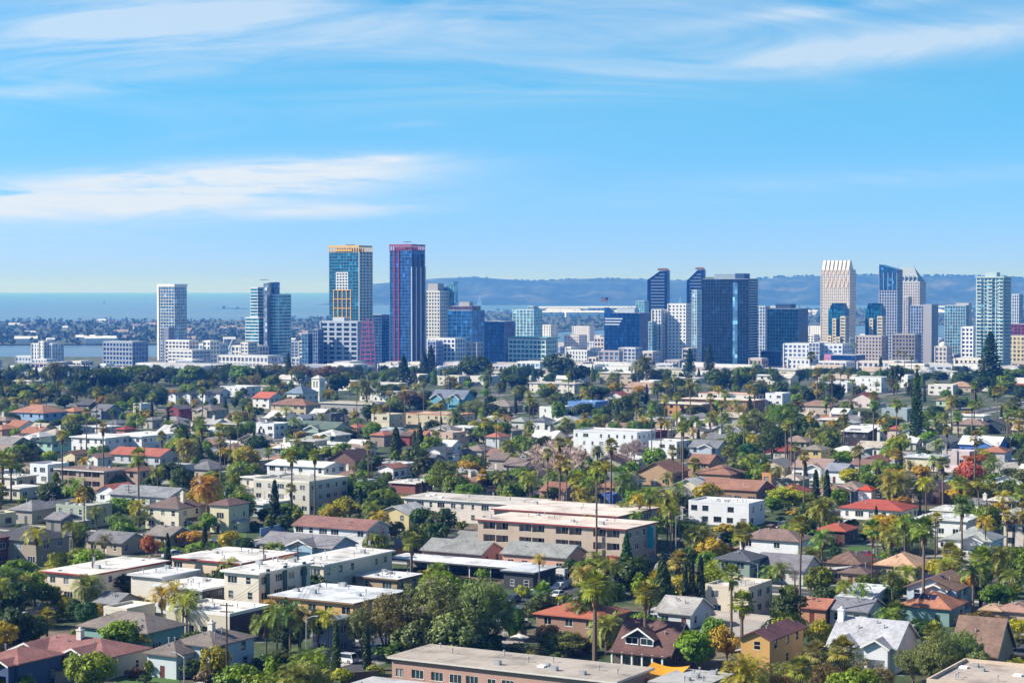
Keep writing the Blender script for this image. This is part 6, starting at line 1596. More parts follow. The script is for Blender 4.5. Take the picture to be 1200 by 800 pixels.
def boat(px, py, L, label, sail=True):
    y = (EYE - SEA) * F / (py - 338); x = px2s(px) * y; rt = root('sailboat' if sail else 'ship', (x, y, SEA), R(20)); mb = MB(); mb.extrude([(-L / 2, 1.6), (L / 2, 1.9), (L * .36, -.4), (-L * .42, -.4)], 'y', -L * .13, L * .13); mb.build('hull', ['paint'], rt, c('#e8e8e8' if sail else '#6a7078'))
    sb = MB()
    if sail: sb.extrude([(-L * .35, 3), (L * .4, 3), (.2, L * 1.35)], 'y', -.1, .1); sb.build('sail', ['paint'], rt, c('#f4f4f4'))
    else: sb.box(-L * .3, -L * .1, -L * .08, L * .08, 1.6, L * .14); sb.box(-.5, .5, -.5, .5, 1.6, L * .2); sb.build('superstructure', ['paint'], rt, c('#9aa0a8'))
    register(rt, label, 'boat', None, True, 4, (L, L))
boat(106, 348, 30, 'white sailboat far out on the ocean'); boat(122, 357, 20, 'tiny white boat on the pale water band'); boat(266, 361.5, 90, 'grey ship anchored off the far shore', False); boat(281, 362, 70, 'small dark ship following the anchored grey ship', False)
boat(797, 358, 40, 'white sail below the hills'); boat(562, 358, 44, 'white sailing boat near the hill foot')
def flag():
    p = along(713, 2900); rt = root('flagpole', p, 0); mb = MB(); h = ztop(348, 2900) - p.z; mb.tube((0, 0, 0), (0, 0, h), .5, .25, 6); mb.build('pole', ['galvanised'], rt)
    fl = MB()
    for i in range(7): fl.extrude([(-.3 - 10 * 0, h - .6 - i * .86), (-11, h - 1.1 - i * .86), (-11, h - 1.9 - i * .86), (-.3, h - 1.4 - i * .86)], 'y', -.05, .05, i % 2)
    me = fl.mesh('flag', ['paint', 'road_paint']); put('flag', me, rt, c('#b03040')); cb = MB(); cb.extrude([(-.3, h - .55), (-4.6, h - .75), (-4.6, h - 4), (-.3, h - 3.8)], 'y', -.12, .12); cb.build('flag_canton', ['paint'], rt, c('#20305c'))
    register(rt, 'tall flagpole with red and white striped flag', 'flagpole', None, True, h, (4, h))
flag()
# ================================================================ streets, yards
US, UP = 10, 104
VS, VP = 177, 214
def uv(u, v, z=0.0): return (UX * u + VX * v, UY * u + VY * v, z)
def uv_of(p): return p[0] * UX + p[1] * UY, p[0] * VX + p[1] * VY
def near_view(x, y, m=40): return 150 < y < 1330 and abs(x) < .28 * y + m
USTR = [US - UP * k for k in range(-2, 10)]; VSTR = [VS + VP * k for k in range(0, 6)]
def streets():
    a, b, mk, pv = MB(), MB(), MB(), MB(); n = 0
    for u in USTR:
        v1 = (1312 + .5 * u) / .866; a.poly([uv(u - 4.5, 60, .02), uv(u + 4.5, 60, .02), uv(u + 4.5, v1, .02), uv(u - 4.5, v1, .02)])
        v = 70
        while v < v1 - 4: mk.poly([uv(u - .09, v, .034), uv(u + .09, v, .034), uv(u + .09, v + 2.5, .034), uv(u - .09, v + 2.5, .034)]); v += 7
    for v in VSTR:
        u0 = max(-1000, (.866 * v - 1312) / .5); b.poly([uv(u0, v - 4.5, .027), uv(240, v - 4.5, .027), uv(240, v + 4.5, .027), uv(u0, v + 4.5, .027)])
        u = u0 + 4
        while u < 235: mk.poly([uv(u, v - .09, .035), uv(u + 2.5, v - .09, .035), uv(u + 2.5, v + .09, .035), uv(u, v + .09, .035)]); u += 7
    for i in range(len(USTR) - 1):
        for j in range(-1, len(VSTR)):
            u1, u0 = USTR[i] - 4.6, USTR[i + 1] + 4.6; v0 = (VSTR[j] if j >= 0 else -40) + 4.6; v1 = (VSTR[j + 1] if j + 1 < len(VSTR) else VSTR[j] + VP) - 4.6
            q = uv((u0 + u1) / 2, (v0 + v1) / 2)
            if not near_view(q[0], q[1], 150) or -.5 * u0 + .866 * v1 > 1315: continue
            for (a0, a1, b0, b1) in ((u0, u1, v0, v0 + 1.8), (u0, u1, v1 - 1.8, v1), (u0, u0 + 1.8, v0 + 1.8, v1 - 1.8), (u1 - 1.8, u1, v0 + 1.8, v1 - 1.8)):
                k = len(pv.v); pv.v += [uv(a0, b0, -.1), uv(a1, b0, -.1), uv(a1, b1, -.1), uv(a0, b1, -.1), uv(a0, b0, .13), uv(a1, b0, .13), uv(a1, b1, .13), uv(a0, b1, .13)]
                for f in ((4, 5, 6, 7), (0, 1, 5, 4), (1, 2, 6, 5), (2, 3, 7, 6), (3, 0, 4, 7)): pv.f.append(tuple(k + w for w in f)); pv.m.append(0)
    struct('street', a, ['asphalt']); struct('cross_street', b, ['asphalt']); struct('road_marking', mk, ['road_paint']); struct('pavement', pv, ['concrete'])
streets()
simple('lawn', (.055, .125, .018), .9, .8, .6); simple('pale_paving', (.36, .33, .30), .9, .5, .4)
def patch(name, pts, m, z):
    mb = MB(); mb.poly([(p.x, p.y, z) for p in (at(x, y) for x, y in pts)]); struct(name, mb, [m])
for i, (pts, m) in enumerate([([(585, 702), (705, 700), (705, 676), (640, 680)], 'asphalt'), ([(248, 582), (296, 580), (296, 556), (256, 558)], 'pale_paving'), ([(1158, 556), (1200, 558), (1200, 536), (1168, 538)], 'pale_paving'),
        ([(690, 500), (836, 500), (826, 488), (700, 488)], 'pale_paving'), ([(640, 570), (770, 568), (772, 552), (660, 556)], 'asphalt'), ([(290, 800), (420, 800), (440, 776), (330, 776)], 'asphalt'),
        ([(820, 746), (910, 746), (905, 716), (822, 716)], 'pale_paving'), ([(584, 760), (612, 760), (620, 716), (596, 716)], 'pale_paving'), ([(1085, 668), (1150, 668), (1150, 650), (1085, 650)], 'pale_paving')]):
    patch('parking_lot' if m == 'asphalt' else 'paved_yard', pts, m, .04 + .004 * i)
for i, pts in enumerate([[(948, 652), (986, 652), (984, 640), (950, 640)], [(992, 654), (1030, 654), (1026, 641), (994, 641)], [(170, 812), (215, 812), (205, 782), (178, 782)], [(262, 630), (290, 630), (288, 620), (266, 620)], [(130, 806), (170, 806), (172, 790), (138, 790)], [(390, 800), (450, 800), (450, 788), (396, 788)]]):
    patch('lawn', pts, 'lawn', .09 + .004 * i)
# ================================================================ cars
CARCOL = {'white': (.75, .76, .78), 'silver': (.45, .47, .5), 'black': (.012, .012, .015), 'dark blue': (.02, .04, .12), 'blue': (.05, .14, .36), 'red': (.36, .02, .03), 'grey': (.14, .15, .16)}
def car_meshes(suv):
    L, W, h1, h2 = (4.7, 1.86, .98, 1.72) if suv else (4.6, 1.8, .86, 1.42)
    b = MB(); hl, hw = L / 2, W / 2
    b.extrude([(-hl, .32), (-hl + .05, h1 * .78), (-hl + .25, h1 * .92), (-hl + 1.1, h1), (hl - .5, h1 * 1.02), (hl - .06, h1 * .86), (hl, .4), (hl - .25, .22), (-hl + .3, .22)], 'y', -hw, hw)
    a0, a1, r0, r1 = (-hl + 1.15, hl - .12, -hl + 1.75, hl - .55) if suv else (-hl + 1.15, hl - .45, -hl + 2.0, hl - 1.15)
    tw = hw * .76; P = [(a0, -hw * .95, h1 - .02), (a1, -hw * .95, h1 - .02), (a1, hw * .95, h1 - .02), (a0, hw * .95, h1 - .02)]; Q = [(r0, -tw, h2 - .05), (r1, -tw, h2 - .05), (r1, tw, h2 - .05), (r0, tw, h2 - .05)]
    g = MB()
    for i in range(4): j = (i + 1) % 4; g.poly([P[i], P[j], Q[j], Q[i]])
    r = MB(); r.poly([(r0 - .02, -tw - .02, h2 - .05), (r1 + .02, -tw - .02, h2 - .05), (r1 - .1, -tw * .9, h2), (r0 + .12, -tw * .9, h2)]); k = [(r0 + .12, -tw * .9, h2), (r1 - .1, -tw * .9, h2), (r1 - .1, tw * .9, h2), (r0 + .12, tw * .9, h2)]; r.poly(k)
    r.poly([(r0 - .02, tw + .02, h2 - .05), (r1 + .02, tw + .02, h2 - .05), (r1 - .1, tw * .9, h2), (r0 + .12, tw * .9, h2)]); r.poly([(r0 - .02, -tw, h2 - .05), (r0 + .12, -tw * .9, h2), (r0 + .12, tw * .9, h2), (r0 - .02, tw, h2 - .05)]); r.poly([(r1 + .02, -tw, h2 - .05), (r1 - .1, -tw * .9, h2), (r1 - .1, tw * .9, h2), (r1 + .02, tw, h2 - .05)])
    for i in range(4): b.tube(P[i], Q[i], .05, .04, 4)
    w = MB(); w.tube((0, -.11, 0), (0, .11, 0), .33, .33, 12); w.tube((0, .11, 0), (0, -.11, 0), .33, .33, 12)
    hb = MB(); hb.tube((0, -.12, 0), (0, .125, 0), .19, .17, 8); hb.tube((0, .12, 0), (0, -.125, 0), .19, .17, 8)
    l = MB(); l.box(-.03, .03, -.2, .2, -.07, .07)
    return dict(body=b.mesh('body', ['car_paint']), glass=g.mesh('windows', ['window_glass']), roof=r.mesh('roof', ['car_paint']), wheel=w.mesh('wheel', ['tyre']), hub=hb.mesh('hub', ['galvanised']), lamp=l.mesh('headlight', ['lamp_lens']), tail=l.mesh('tail_light', ['car_paint']), L=L, W=W, h=h1)
CM = {True: car_meshes(True), False: car_meshes(False)}
rc_ = random.Random(31)
CARS = []
def car(pos, rz, colname, suv):
    if any((pos.x - q[0]) ** 2 + (pos.y - q[1]) ** 2 < 20 for q in CARS): return
    m = CM[suv]; rt = root('parked_car', (pos.x, pos.y, .05), rz); col = (*CARCOL[colname], 1)
    put('body', m['body'], rt, col); put('windows', m['glass'], rt); put('roof', m['roof'], rt, col)
    for sx in (-1, 1):
        for sy in (-1, 1):
            w = put('wheel', m['wheel'], rt, None, (sx * m['L'] * .31, sy * m['W'] * .46, .33))
            if pos.y < 620: put('hub', m['hub'], w)
    if pos.y < 620:
        for sy in (-1, 1):
            put('headlight', m['lamp'], rt, None, (-m['L'] / 2 + .02, sy * m['W'] * .36, m['h'] * .72)); put('tail_light', m['tail'], rt, (.4, .02, .02, 1), (m['L'] / 2 - .01, sy * m['W'] * .38, m['h'] * .74))
    CARS.append((pos.x, pos.y)); register(rt, '%s parked %s' % (colname, 'off-roader' if suv else 'saloon car'), 'car', 'cars parked in the streets and yards', False, .8, (4, 1.5))
CAR_LIST = 'v white 691 667 1;v white 778 664 0;v blue 752 672 0;u dark_blue 711 553 0;u white 724 552 1;u white 739 550 0;u white 749 546 1;u white 714 562 1;v grey 662 565 0;v silver 672 562 0;v black 622 574 0;u white 29 684 1;v dark_blue 256 637 0;v dark_blue 268 634 1;v grey 283 632 0;u black 306 783 0;u white 321 785 0;u white 404 776 1;v blue 416 772 0;u red 459 649 0;u black 481 635 1;v white 655 699 0;u black 621 717 0;u black 603 722 1;v grey 1063 648 1;u white 258 561 1;u silver 277 554 1;u silver 70 613 0;v grey 975 603 1;u white 270 567 0;v dark_blue 765 680 0;v silver 800 650 0;v black 818 640 1;v white 846 634 0;v white 612 735 0;u silver 752 486 0;u white 764 484 0;u black 776 485 1;u red 1012 652 0;v grey 1120 660 1'
for q in CAR_LIST.split(';'):
    ax, colr, x, y, suv = q.split(); p = at(float(x), float(y)); car(p, (YAW if ax == 'u' else YAW + math.pi / 2) + rc_.choice((0, math.pi)) + rc_.uniform(-.04, .04), colr.replace('_', ' '), suv == '1')
# ================================================================ poles, lamps, walls
def pole(x, yb, yt, wood=True, arm=0):
    p = at(x, yb); s = F / p.y; h = (yb - yt) / s
    rt = root('utility_pole' if wood else 'street_lamp', p, YAW + rc_.uniform(-.3, .3))
    mb = MB(); mb.tube((0, 0, -.2), (0, 0, h), .17 if wood else .13, .12 if wood else .08, 8); mb.build('pole', ['pole_wood' if wood else 'galvanised'], rt)
    if wood:
        for k, zz in enumerate((h - .5, h - 1.5)):
            cb = MB(); cb.box(-1.2, 1.2, -.07, .07, zz, zz + .14)
            cb.build('crossarm', ['pole_wood'], rt)
            for xx in (-1.05, -.5, .5, 1.05): ib = MB(); ib.tube((xx, 0, zz + .14), (xx, 0, zz + .32), .05, .03, 6); ib.build('insulator', ['galvanised'], rt)
        if rc_.random() < .5: tb = MB(); tb.tube((.35, 0, h - 3.0), (.35, 0, h - 2.0), .25, .25, 10); tb.build('transformer', ['galvanised'], rt)
        register(rt, 'brown wooden utility pole', 'utility pole', 'wooden utility poles', False, h * .6, (2, h))
    else:
        ab = MB(); q = (0, 0, h - .3)
        for k in range(5): f = (k + 1) / 5; nq = (arm * 2.4 * f, 0, h - .3 + .7 * math.sin(f * 1.5)); ab.tube(q, nq, .05, .045, 6); q = nq
        ab.build('arm', ['galvanised'], rt); lb = MB(); lb.box(arm * 2.2 - .35, arm * 2.2 + .45, -.16, .16, h + .32, h + .46); lb.build('lamp_head', ['galvanised'], rt); gb = MB(); gb.box(arm * 2.2 - .2, arm * 2.2 + .25, -.12, .12, h + .27, h + .315); gb.build('lamp_glass', ['lamp_lens'], rt)
        register(rt, 'grey street lamp with curved arm', 'street lamp', 'street lamps', False, h * .6, (2, h))
    return p, h
PO = {}
def free_early(x, y):
    for b in BOXES:
        dx, dy = x - b['ctr'].x, y - b['ctr'].y
        if abs(dx * UX + dy * UY) < b['w'] / 2 + 1.5 and abs(dx * VX + dy * VY) < b['dp'] / 2 + 1.5: return False
    return True
for x, yb, yt in ((266, 806, 705), (239, 682, 661), (349, 694, 635), (432, 674, 622), (512, 636, 602), (477, 764, 697), (810, 726, 696), (577, 602, 568), (449, 602, 575), (842, 606, 578), (263, 612, 567), (151, 592, 568), (62, 607, 578), (109, 700, 640), (1184, 536, 505), (700, 486, 462), (1098, 566, 540), (930, 552, 522), (540, 530, 506), (330, 548, 520), (1040, 508, 486), (640, 532, 510), (95, 536, 514)):
    PO[x] = pole(x, yb, yt)
for x, yb, yt, arm in ((216, 808, 768, -1), (183, 649, 624, -1), (82, 650, 629, 1), (359, 788, 722, 1), (805, 662, 633, -1), (817, 782, 747, 1), (997, 592, 577, -1), (750, 487, 464, 1), (792, 660, 604, 1), (1115, 700, 668, -1), (585, 640, 610, 1), (888, 690, 660, -1), (1180, 560, 538, -1), (310, 600, 575, 1)):
    pole(x, yb, yt, False, arm)
def line(a, b, k):
    (p, h), (q, g_) = PO[a], PO[b]; mb = MB(); n = 14; off = (-1.0, 0, 1.0)[k]; prev = None
    for i in range(n + 1):
        f = i / n; w = Vector((p.x + (q.x - p.x) * f + UX * off, p.y + (q.y - p.y) * f + UY * off, h + (g_ - h) * f - .15 - 4 * 1.6 * f * (1 - f)))
        if prev is not None: mb.tube(prev, w, .028, .028, 4, cap=False)
        prev = w
    mid = Vector(((p.x + q.x) / 2, (p.y + q.y) / 2, (h + g_) / 2)); rt = mb.build('power_line', ['cable'])
    d = proj(mid); rt['category'] = 'power line'; rt['group'] = 'power lines between the poles'
    THINGS.append(dict(o=rt, phrase='thin black power line', cat='power line', px=d[0], py=d[1], d=d[2], fixed=False, size=(20, 1)))
for a, b in ((266, 349), (349, 432), (432, 512), (477, 810), (239, 349), (512, 577)):
    for k in range(3): line(a, b, k)
AP = []
for k in range(-1, 8):
    prev = None; u = US - UP * k - 50
    for j in range(11):
        q = uv(u + rc_.uniform(-1, 1), 300 + 44 * j + 13 * (k % 3))
        if not (370 < q[1] < 900 and abs(q[0]) < .25 * q[1]) or not free_early(q[0], q[1]): prev = None; continue
        h = rc_.uniform(9.5, 11.5); s = F / q[1]; pp = proj(q); n = len(PO); PO['a%d_%d' % (k, j)] = pole(pp[0], pp[1], pp[1] - h * s)
        if prev is not None: line(prev, 'a%d_%d' % (k, j), 0); line(prev, 'a%d_%d' % (k, j), 2)
        prev = 'a%d_%d' % (k, j)
def fence(x0, y0, x1, y1, h, col, label, m='stucco', cat='wall'):
    a, b = at(x0, y0), at(x1, y1); mb = MB(); L = (b - a).length; mb.box(0, L, -.09, .09, -.1, h); mb.box(-.02, L + .02, -.13, .13, h + .004, h + .09)
    nm = 'garden_wall' if cat == 'wall' else 'wooden_fence'; o = mb.build(nm, [m], None, c(col)); o.location = a; o.rotation_euler = (0, 0, math.atan2(b.y - a.y, b.x - a.x)); register(o, label, cat, None, True, h / 2, (L, h))
for q in ((30, 696, 58, 700, 2.2, '#dedee0', 'white yard wall below the cream apartment row'), (462, 641, 538, 640, 2.4, '#a9a6b8', 'long lavender grey yard wall behind the red car'), (305, 628, 338, 621, 2.0, '#8fb0d8', 'light blue wall beside the white flats with red roof'),
          (64, 800, 98, 797, 1.8, '#9c8878', 'tan garden wall right of the royal blue house'), (1062, 738, 1098, 742, 1.3, '#b0a8bc', 'low lavender wall behind the white bungalow'), (1100, 552, 1160, 556, 2.6, '#cdbcc0', 'pinkish retaining wall below the red tree'), (826, 720, 906, 728, 1.0, '#b8b0a8', 'low concrete wall by the cream building driveway'), (690, 748, 720, 752, 1.8, '#8c8c94', 'grey yard wall between the tiled and craftsman houses')):
    fence(*q)
fence(440, 652, 498, 653, 2.0, '#5c4034', 'brown board fence behind the red car', 'siding', 'fence'); fence(400, 800, 444, 797, 1.6, '#77604c', 'weathered wooden fence by the yellow green shrubs', 'siding', 'fence'); fence(250, 690, 300, 684, 1.8, '#6c5648', 'dark wooden fence below the dark palms', 'siding', 'fence')
# patio umbrella, yellow awning, teal banner
def umbrella():
    p = at(609, 760); rt = root('patio_umbrella', p); mb = MB(); mb.tube((0, 0, 0), (0, 0, 2.6), .04, .03, 6); mb.build('pole', ['galvanised'], rt); cb = MB(); n = 8
    for i in range(n):
        a, b = 2 * math.pi * i / n, 2 * math.pi * (i + 1) / n; cb.poly([(0, 0, 2.75), (1.7 * math.cos(a), 1.7 * math.sin(a), 2.15), (1.7 * math.cos(b), 1.7 * math.sin(b), 2.15)]); cb.poly([(1.7 * math.cos(a), 1.7 * math.sin(a), 2.15), (1.7 * math.cos(b), 1.7 * math.sin(b), 2.15), (1.7 * math.cos(b), 1.7 * math.sin(b), 1.98), (1.7 * math.cos(a), 1.7 * math.sin(a), 1.98)])
    cb.build('canopy', ['paint'], rt, c('#e8e2d4')); register(rt, 'cream patio umbrella left of the terracotta tiled house', 'umbrella', None, True, 2)
umbrella()
def awning():
    p = at(776, 834); p = Vector((22.0, 309.5, 0)); rt = root('yard_awning', p, YAW); mb = MB(); n = 8; w, d = 6.5, 7
    Z = lambda i, j: 3.1 - .5 * math.sin(math.pi * i / n) - .35 * math.sin(math.pi * j / n) + .9 * j / n
    for i in range(n):
        for j in range(n): mb.poly([(-w / 2 + w * a / n, d * b / n, Z(a, b)) for a, b in ((i, j), (i + 1, j), (i + 1, j + 1), (i, j + 1))])
    mb.build('cloth', ['paint'], rt, c('#d89a24'), True)
    for i in (0, n):
        for j in (0, n): pb = MB(); pb.tube((0, 0, 0), (0, 0, Z(i, j)), .06, .06, 6); o = pb.build('post', ['galvanised'], rt); o.location = (-w / 2 + w * i / n, d * j / n, 0)
    register(rt, 'bright yellow cloth awning between two flat roofs', 'awning', None, True, 3)
awning()
def banner():
    b = by_label('taupe three storey'); o = thing_of('taupe three storey'); hw, hd = b['w'] / 2, b['dp'] / 2; mb = MB(); mb.box(hw + .1, hw + 1.5, -hd + b['dp'] * .72, -hd + b['dp'] * .72 + .15, 3.4, 8.6); mb.build('banner', ['paint'], o, c('#2fb4c8'))
banner()
# ================================================================ fill the lots between with houses and gardens like those around
ri2 = random.Random(2024)
WALLC = [('#e8e4de', 'white'), ('#e0d6c2', 'cream'), ('#c4b49c', 'tan'), ('#b4b6ba', 'grey'), ('#d4c2aa', 'beige'), ('#b8c8d6', 'pale blue'), ('#d6b49c', 'peach'), ('#a8b49c', 'sage'), ('#dcc888', 'butter yellow'), ('#f0edea', 'bright white'), ('#e6e6ea', 'cool white')]
ROOFC = [('#8a8684', 'mid grey'), ('#957f72', 'brown'), ('#a3a3a5', 'grey'), ('#8d675a', 'reddish brown'), ('#b8704a', 'terracotta'), ('#72747a', 'charcoal'), ('#b8ab9c', 'tan'), ('#c4c4c4', 'pale grey'), ('#d6d4d0', 'whitish')]
def free(x, y, R_):
    for b in BOXES:
        dx, dy = x - b['ctr'].x, y - b['ctr'].y; u, v = dx * UX + dy * UY, dx * VX + dy * VY
        if abs(u) < b['w'] / 2 + R_ and abs(v) < b['dp'] / 2 + R_: return False
    return True
def off_street(x, y, m):
    u, v = uv_of((x, y)); return all(abs(u - q) > 6.6 + m for q in USTR) and all(abs(v - q) > 6.6 + m for q in VSTR)
def hides(x0, x1, y0, y1, d, lim, book=True):
    hit = []
    for b in BOXES:
        if b.get('tower') and d < 1700: continue
        if not b['fixed'] or b['d'] < d: continue
        ox = min(x1, b['x1']) - max(x0, b['x0']); oy = min(y1, b['y1']) - max(y0, b['y0'])
        if ox > 0 and oy > 0:
            a = ox * oy / max(20.0, (b['x1'] - b['x0']) * (b['y1'] - b['y0']))
            if b['cover'] + a > lim: return True
            hit.append((b, a))
    if book:
        for b, a in hit: b['cover'] += a
    return False
n_house = 0
cells = []
for i in range(-86, 25):
    for j in range(15, 98): cells.append((i * 11.8 + ri2.uniform(-2, 2), j * 15.5 + ri2.uniform(-2.5, 2.5)))
cells.sort(key=lambda q: uv(*q)[1])
for u, v in cells:
    x, y, _ = uv(u, v)
    if not (515 < y < 1310 and abs(x) < .272 * y + 6): continue
    if n_house >= 225: break
    if y < 900 and ri2.random() < .25: continue
    w, dp = ri2.uniform(6.5, 11), ri2.uniform(7.5, 12)
    if not off_street(x, y, 6) or not free(x, y, 4.6): continue
    st = ri2.choice([1.2, 1.2, 1.3, 1.9]); s = F / y; p = proj((x, y, 0)); top = 3 * st + 2.2
    if hides(p[0] - 8 * s, p[0] + 8 * s, p[1] - top * s, p[1], y, .25 if y < 700 else .5): continue
    wc, rc2 = ri2.choice(WALLC), ri2.choice(ROOFC); rf = ri2.choice(['gx', 'gx', 'gy', 'hip', 'hip', 'slab', 'flat', 'slab'])
    if rf in ('slab', 'flat'): rc2 = ri2.choice([('#e6e4e0', 'white'), ('#c8c4bc', 'pale'), ('#b0acaa', 'light grey')])
    tn = {'gx': 'long gabled', 'gy': 'gabled', 'hip': 'hipped', 'slab': 'flat', 'flat': 'flat'}[rf]
    building('house' if rf not in ('slab', 'flat') else 'building', Vector((x, y, 0)), w, dp, st, rf, wc[0], rc2[0], '%s house with %s %s roof' % (wc[1], rc2[1], tn), ri2.choice(['', 'g1', 'c', '', 'g1 c']) if rf in ('gx', 'hip') else '', random.Random(n_house), group='houses of the neighbourhood', fixed=False, rmat='clay_tile' if rc2[1] == 'terracotta' else None)
    n_house += 1
for i in range(400):      # pale flat buildings where the houses give way to the flat land by the bay
    if n_house >= 268: break
    y = ri2.uniform(1180, 1800); x = ri2.uniform(-.10, .262) * y if ri2.random() < .8 else ri2.uniform(-.262, -.1) * y
    w, dp = ri2.uniform(10, 26), ri2.uniform(9, 15); p = along(600 + F * x / y, y)
    if not free(p.x, p.y, 9): continue
    s = F / y; q = proj(p)
    if hides(q[0] - 9 * s, q[0] + 9 * s, q[1] - 7 * s, q[1], y, .5): continue
    wc = ri2.choice(WALLC[:3] + WALLC[-2:]); rc2 = ri2.choice([('#e6e4e0', 'white'), ('#c8c4bc', 'pale'), ('#b8a494', 'sandy')])
    building('building', p, w, dp, ri2.choice([1.3, 1.9, 2, 2.6]), ri2.choice(['slab', 'flat', 'gx']), wc[0], rc2[0], '%s block with %s roof' % (wc[1], rc2[1]), '', random.Random(i), group='flat low buildings of the neighbourhood', fixed=False); n_house += 1
# gardens: trees, palms and shrubs between the houses
KW = [('B', 'g', 20), ('B', 'd', 20), ('B', 'w', 8), ('B', 'y', 5), ('D', 'd', 12), ('D', 'g', 8), ('A', 's', 6), ('A', 'd', 5), ('G', 'y', 4), ('G', 'o', 2), ('U', 'g', 3), ('Q', 'g', 5), ('Q', 'y', 4), ('T', 'g', 3), ('F', 'g', 3), ('C', 'k', 3), ('P', 'd', 2), ('S', 'g', 16), ('S', 'y', 6), ('S', 'd', 12), ('S', 'l', 6), ('J', 'd', 2), ('S', 'n', 1), ('B', 'l', 10), ('D', 'l', 5), ('U', 'l', 4), ('F', 'm', 3), ('Q', 'l', 4), ('J', 'g', 3), ('G', 'l', 4)]
HR = dict(B=(5, 9), D=(4.5, 8), A=(7, 11), G=(4.5, 7), U=(5, 8), Q=(6, 10), T=(6, 10), F=(12, 19), C=(6, 11), P=(7, 12), S=(1.3, 2.8), J=(5, 8))
MAXK = dict(B=186, D=232, A=250, G=120, U=180, Q=140, T=75, F=80, C=60, P=70, S=245, J=60); cnt = {}
cands = []
y = 292.0
while y < 1790:
    stp = 5.2 + (y - 290) * .0056
    x = -.275 * y
    while x < .275 * y:
        cands.append((x + ri2.uniform(-.45, .45) * stp, y + ri2.uniform(-.45, .45) * stp)); x += stp
    y += stp * (1.25 if y < 900 else 1.8)
for x, y in cands:
    if not free(x, y, 1.2) or (y < 340 and -.08 < x / y < .115): continue
    if y < 1310 and not off_street(x, y, -1.2): continue
    k, col, _ = ri2.choices(KW, [q[2] for q in KW])[0]
    if y > 800 and k == 'S' and ri2.random() < .7: k, col = 'B', ri2.choice('dg')
    if y > 1290: k, col = ri2.choice('DDAAUBPJQ'), ri2.choice('dddggkb')
    if y > 1250 and x / y > -.06 and ri2.random() < .45: continue
    if x > -.02 * y and y < 950 and ri2.random() < .26: k, col = ri2.choice(['Q', 'Q', 'T', 'T', 'J', 'F']), ri2.choice('gglymw')
    if cnt.get(k, 0) >= MAXK[k] or (k == 'F' and y < 530): continue
    h = ri2.uniform(*HR[k]) * 1.12; pr = PROTO[KINDS_[k][0][0]]; r = pr['w'] * h / pr['h'] / 2
    if k in 'FTQJ': r = pr['w'] / 2 * .9
    if k == 'S': r *= 1.1
    if any((x - t[0].x) ** 2 + (y - t[0].y) ** 2 < (.5 * (r + t[1])) ** 2 for t in TREES): continue
    s = F / y; p = proj((x, y, zg(x, y)))
    y0 = p[1] - h * s
    if hides(p[0] - r * s, p[0] + r * s, y0 if k != 'F' else y0, p[1] if k not in 'FQT' else y0 + r * 1.6 * s, y, (.26 if k != 'S' else .35) if y < 560 else (.48 if y < 820 else .75)): continue
    tree(k, Vector((x, y, zg(x, y))), h, None, col); cnt[k] = cnt.get(k, 0) + 1
# more cars along the kerbs
for u in USTR:
    v = 120
    while v < 1150:
        v += ri2.uniform(6, 16)
        for sd in (-1, 1):
            q = uv(u + sd * 3.4, v)
            if not (330 < q[1] < 900 and abs(q[0]) < .26 * q[1]) or ri2.random() < .45 or not free(q[0], q[1], 1.5) or len(CARS) > 105: continue
            if any((q[0] - t[0].x) ** 2 + (q[1] - t[0].y) ** 2 < 9 for t in TREES): continue
            car(Vector(q), YAW + math.pi / 2 + ri2.choice((0, math.pi)), ri2.choice(['white', 'white', 'silver', 'grey', 'black', 'dark blue', 'red', 'blue']), ri2.random() < .5)
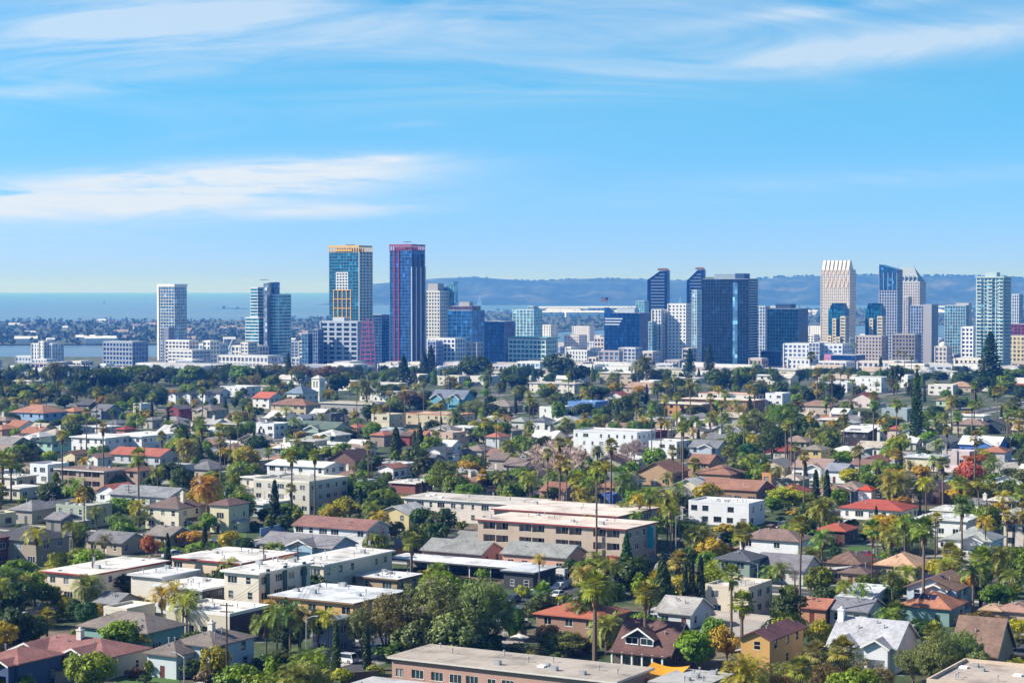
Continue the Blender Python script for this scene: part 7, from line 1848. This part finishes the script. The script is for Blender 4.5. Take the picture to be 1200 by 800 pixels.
# ================================================================ labels: each one says which
NOUNS = set('house bungalow cottage flats building block row tower roof trim gable gables condo church hall garage carport columns townhouse row slab windows crown parapet wall porch roofs side tiles wing complex structure pair giant pine'.split())
FIX = [b for b in BOXES if b['fixed']]
ALLL = [b['label'].split() for b in FIX]
for b, w in zip(FIX, ALLL):
    b['short'] = ' '.join(w)
    for k in range(3, len(w)):
        if w[k - 1] not in NOUNS: continue
        if sum(1 for o in ALLL if o[:k] == w[:k]) == 1: b['short'] = ' '.join(w[:k]); break
USED = {}
for t in THINGS:
    if t['fixed']: t['o']['label'] = t['phrase']; USED[t['phrase']] = t
def sizeword(t):
    w, h = t['size']; c_ = t['cat']
    if c_ in ('house', 'building', 'low block', 'car', 'power line', 'utility pole', 'street lamp'): return ''
    lim = {'shrub': (1.5, 2.4), 'palm': (7.5, 12), 'cypress': (7, 10)}.get(c_, (5.5, 9))
    return 'small ' if h < lim[0] else ('tall ' if h > lim[1] else '')
def rel(t, b):
    inside = b['x0'] - 3 <= t['px'] <= b['x1'] + 3
    if inside: return ['in front of'] if t['d'] < b['d'] else ['behind']
    return ['beside', 'right of' if t['px'] > b['x1'] else 'left of']
def sdist(t, b):
    dx = max(b['x0'] - t['px'], 0, t['px'] - b['x1']); dy = max(b['y0'] - t['py'], 0, t['py'] - b['y1'])
    return math.hypot(dx, dy) + abs(t['d'] - b['d']) * F / 2400 / max(300, t['d']) * 40
for t in sorted((t for t in THINGS if not t['fixed']), key=lambda t: t['d']):
    nb = sorted(FIX, key=lambda b: sdist(t, b))[:9]; ph = (sizeword(t) + t['phrase']); done = None
    for rr in (0, 1):
        for b in nb:
            rl = rel(t, b)
            if rr >= len(rl): continue
            s_ = '%s %s the %s' % (ph, rl[rr], b['short'])
            if len(s_.split()) <= 16 and s_ not in USED: done = s_; break
        if done: break
    if not done:
        for i in range(8):
            for j in range(i + 1, 9):
                s_ = '%s between the %s and the %s' % (ph, nb[i]['short'], nb[j]['short'])
                if len(s_.split()) <= 16 and s_ not in USED: done = s_; break
            if done: break
    if not done:
        for n_ in ('second', 'third', 'fourth', 'fifth', 'sixth', 'seventh', 'eighth', 'ninth', 'tenth'):
            s_ = '%s %s behind the %s' % (n_, t['phrase'], nb[0]['short'])
            if len(s_.split()) <= 16 and s_ not in USED: done = s_; break
    t['o']['label'] = done if done else ph + ' among its neighbours'; USED[t['o']['label']] = t
print('STAT houses', n_house, 'things', len(THINGS), 'trees', len(TREES), cnt, 'cars', len(CARS))
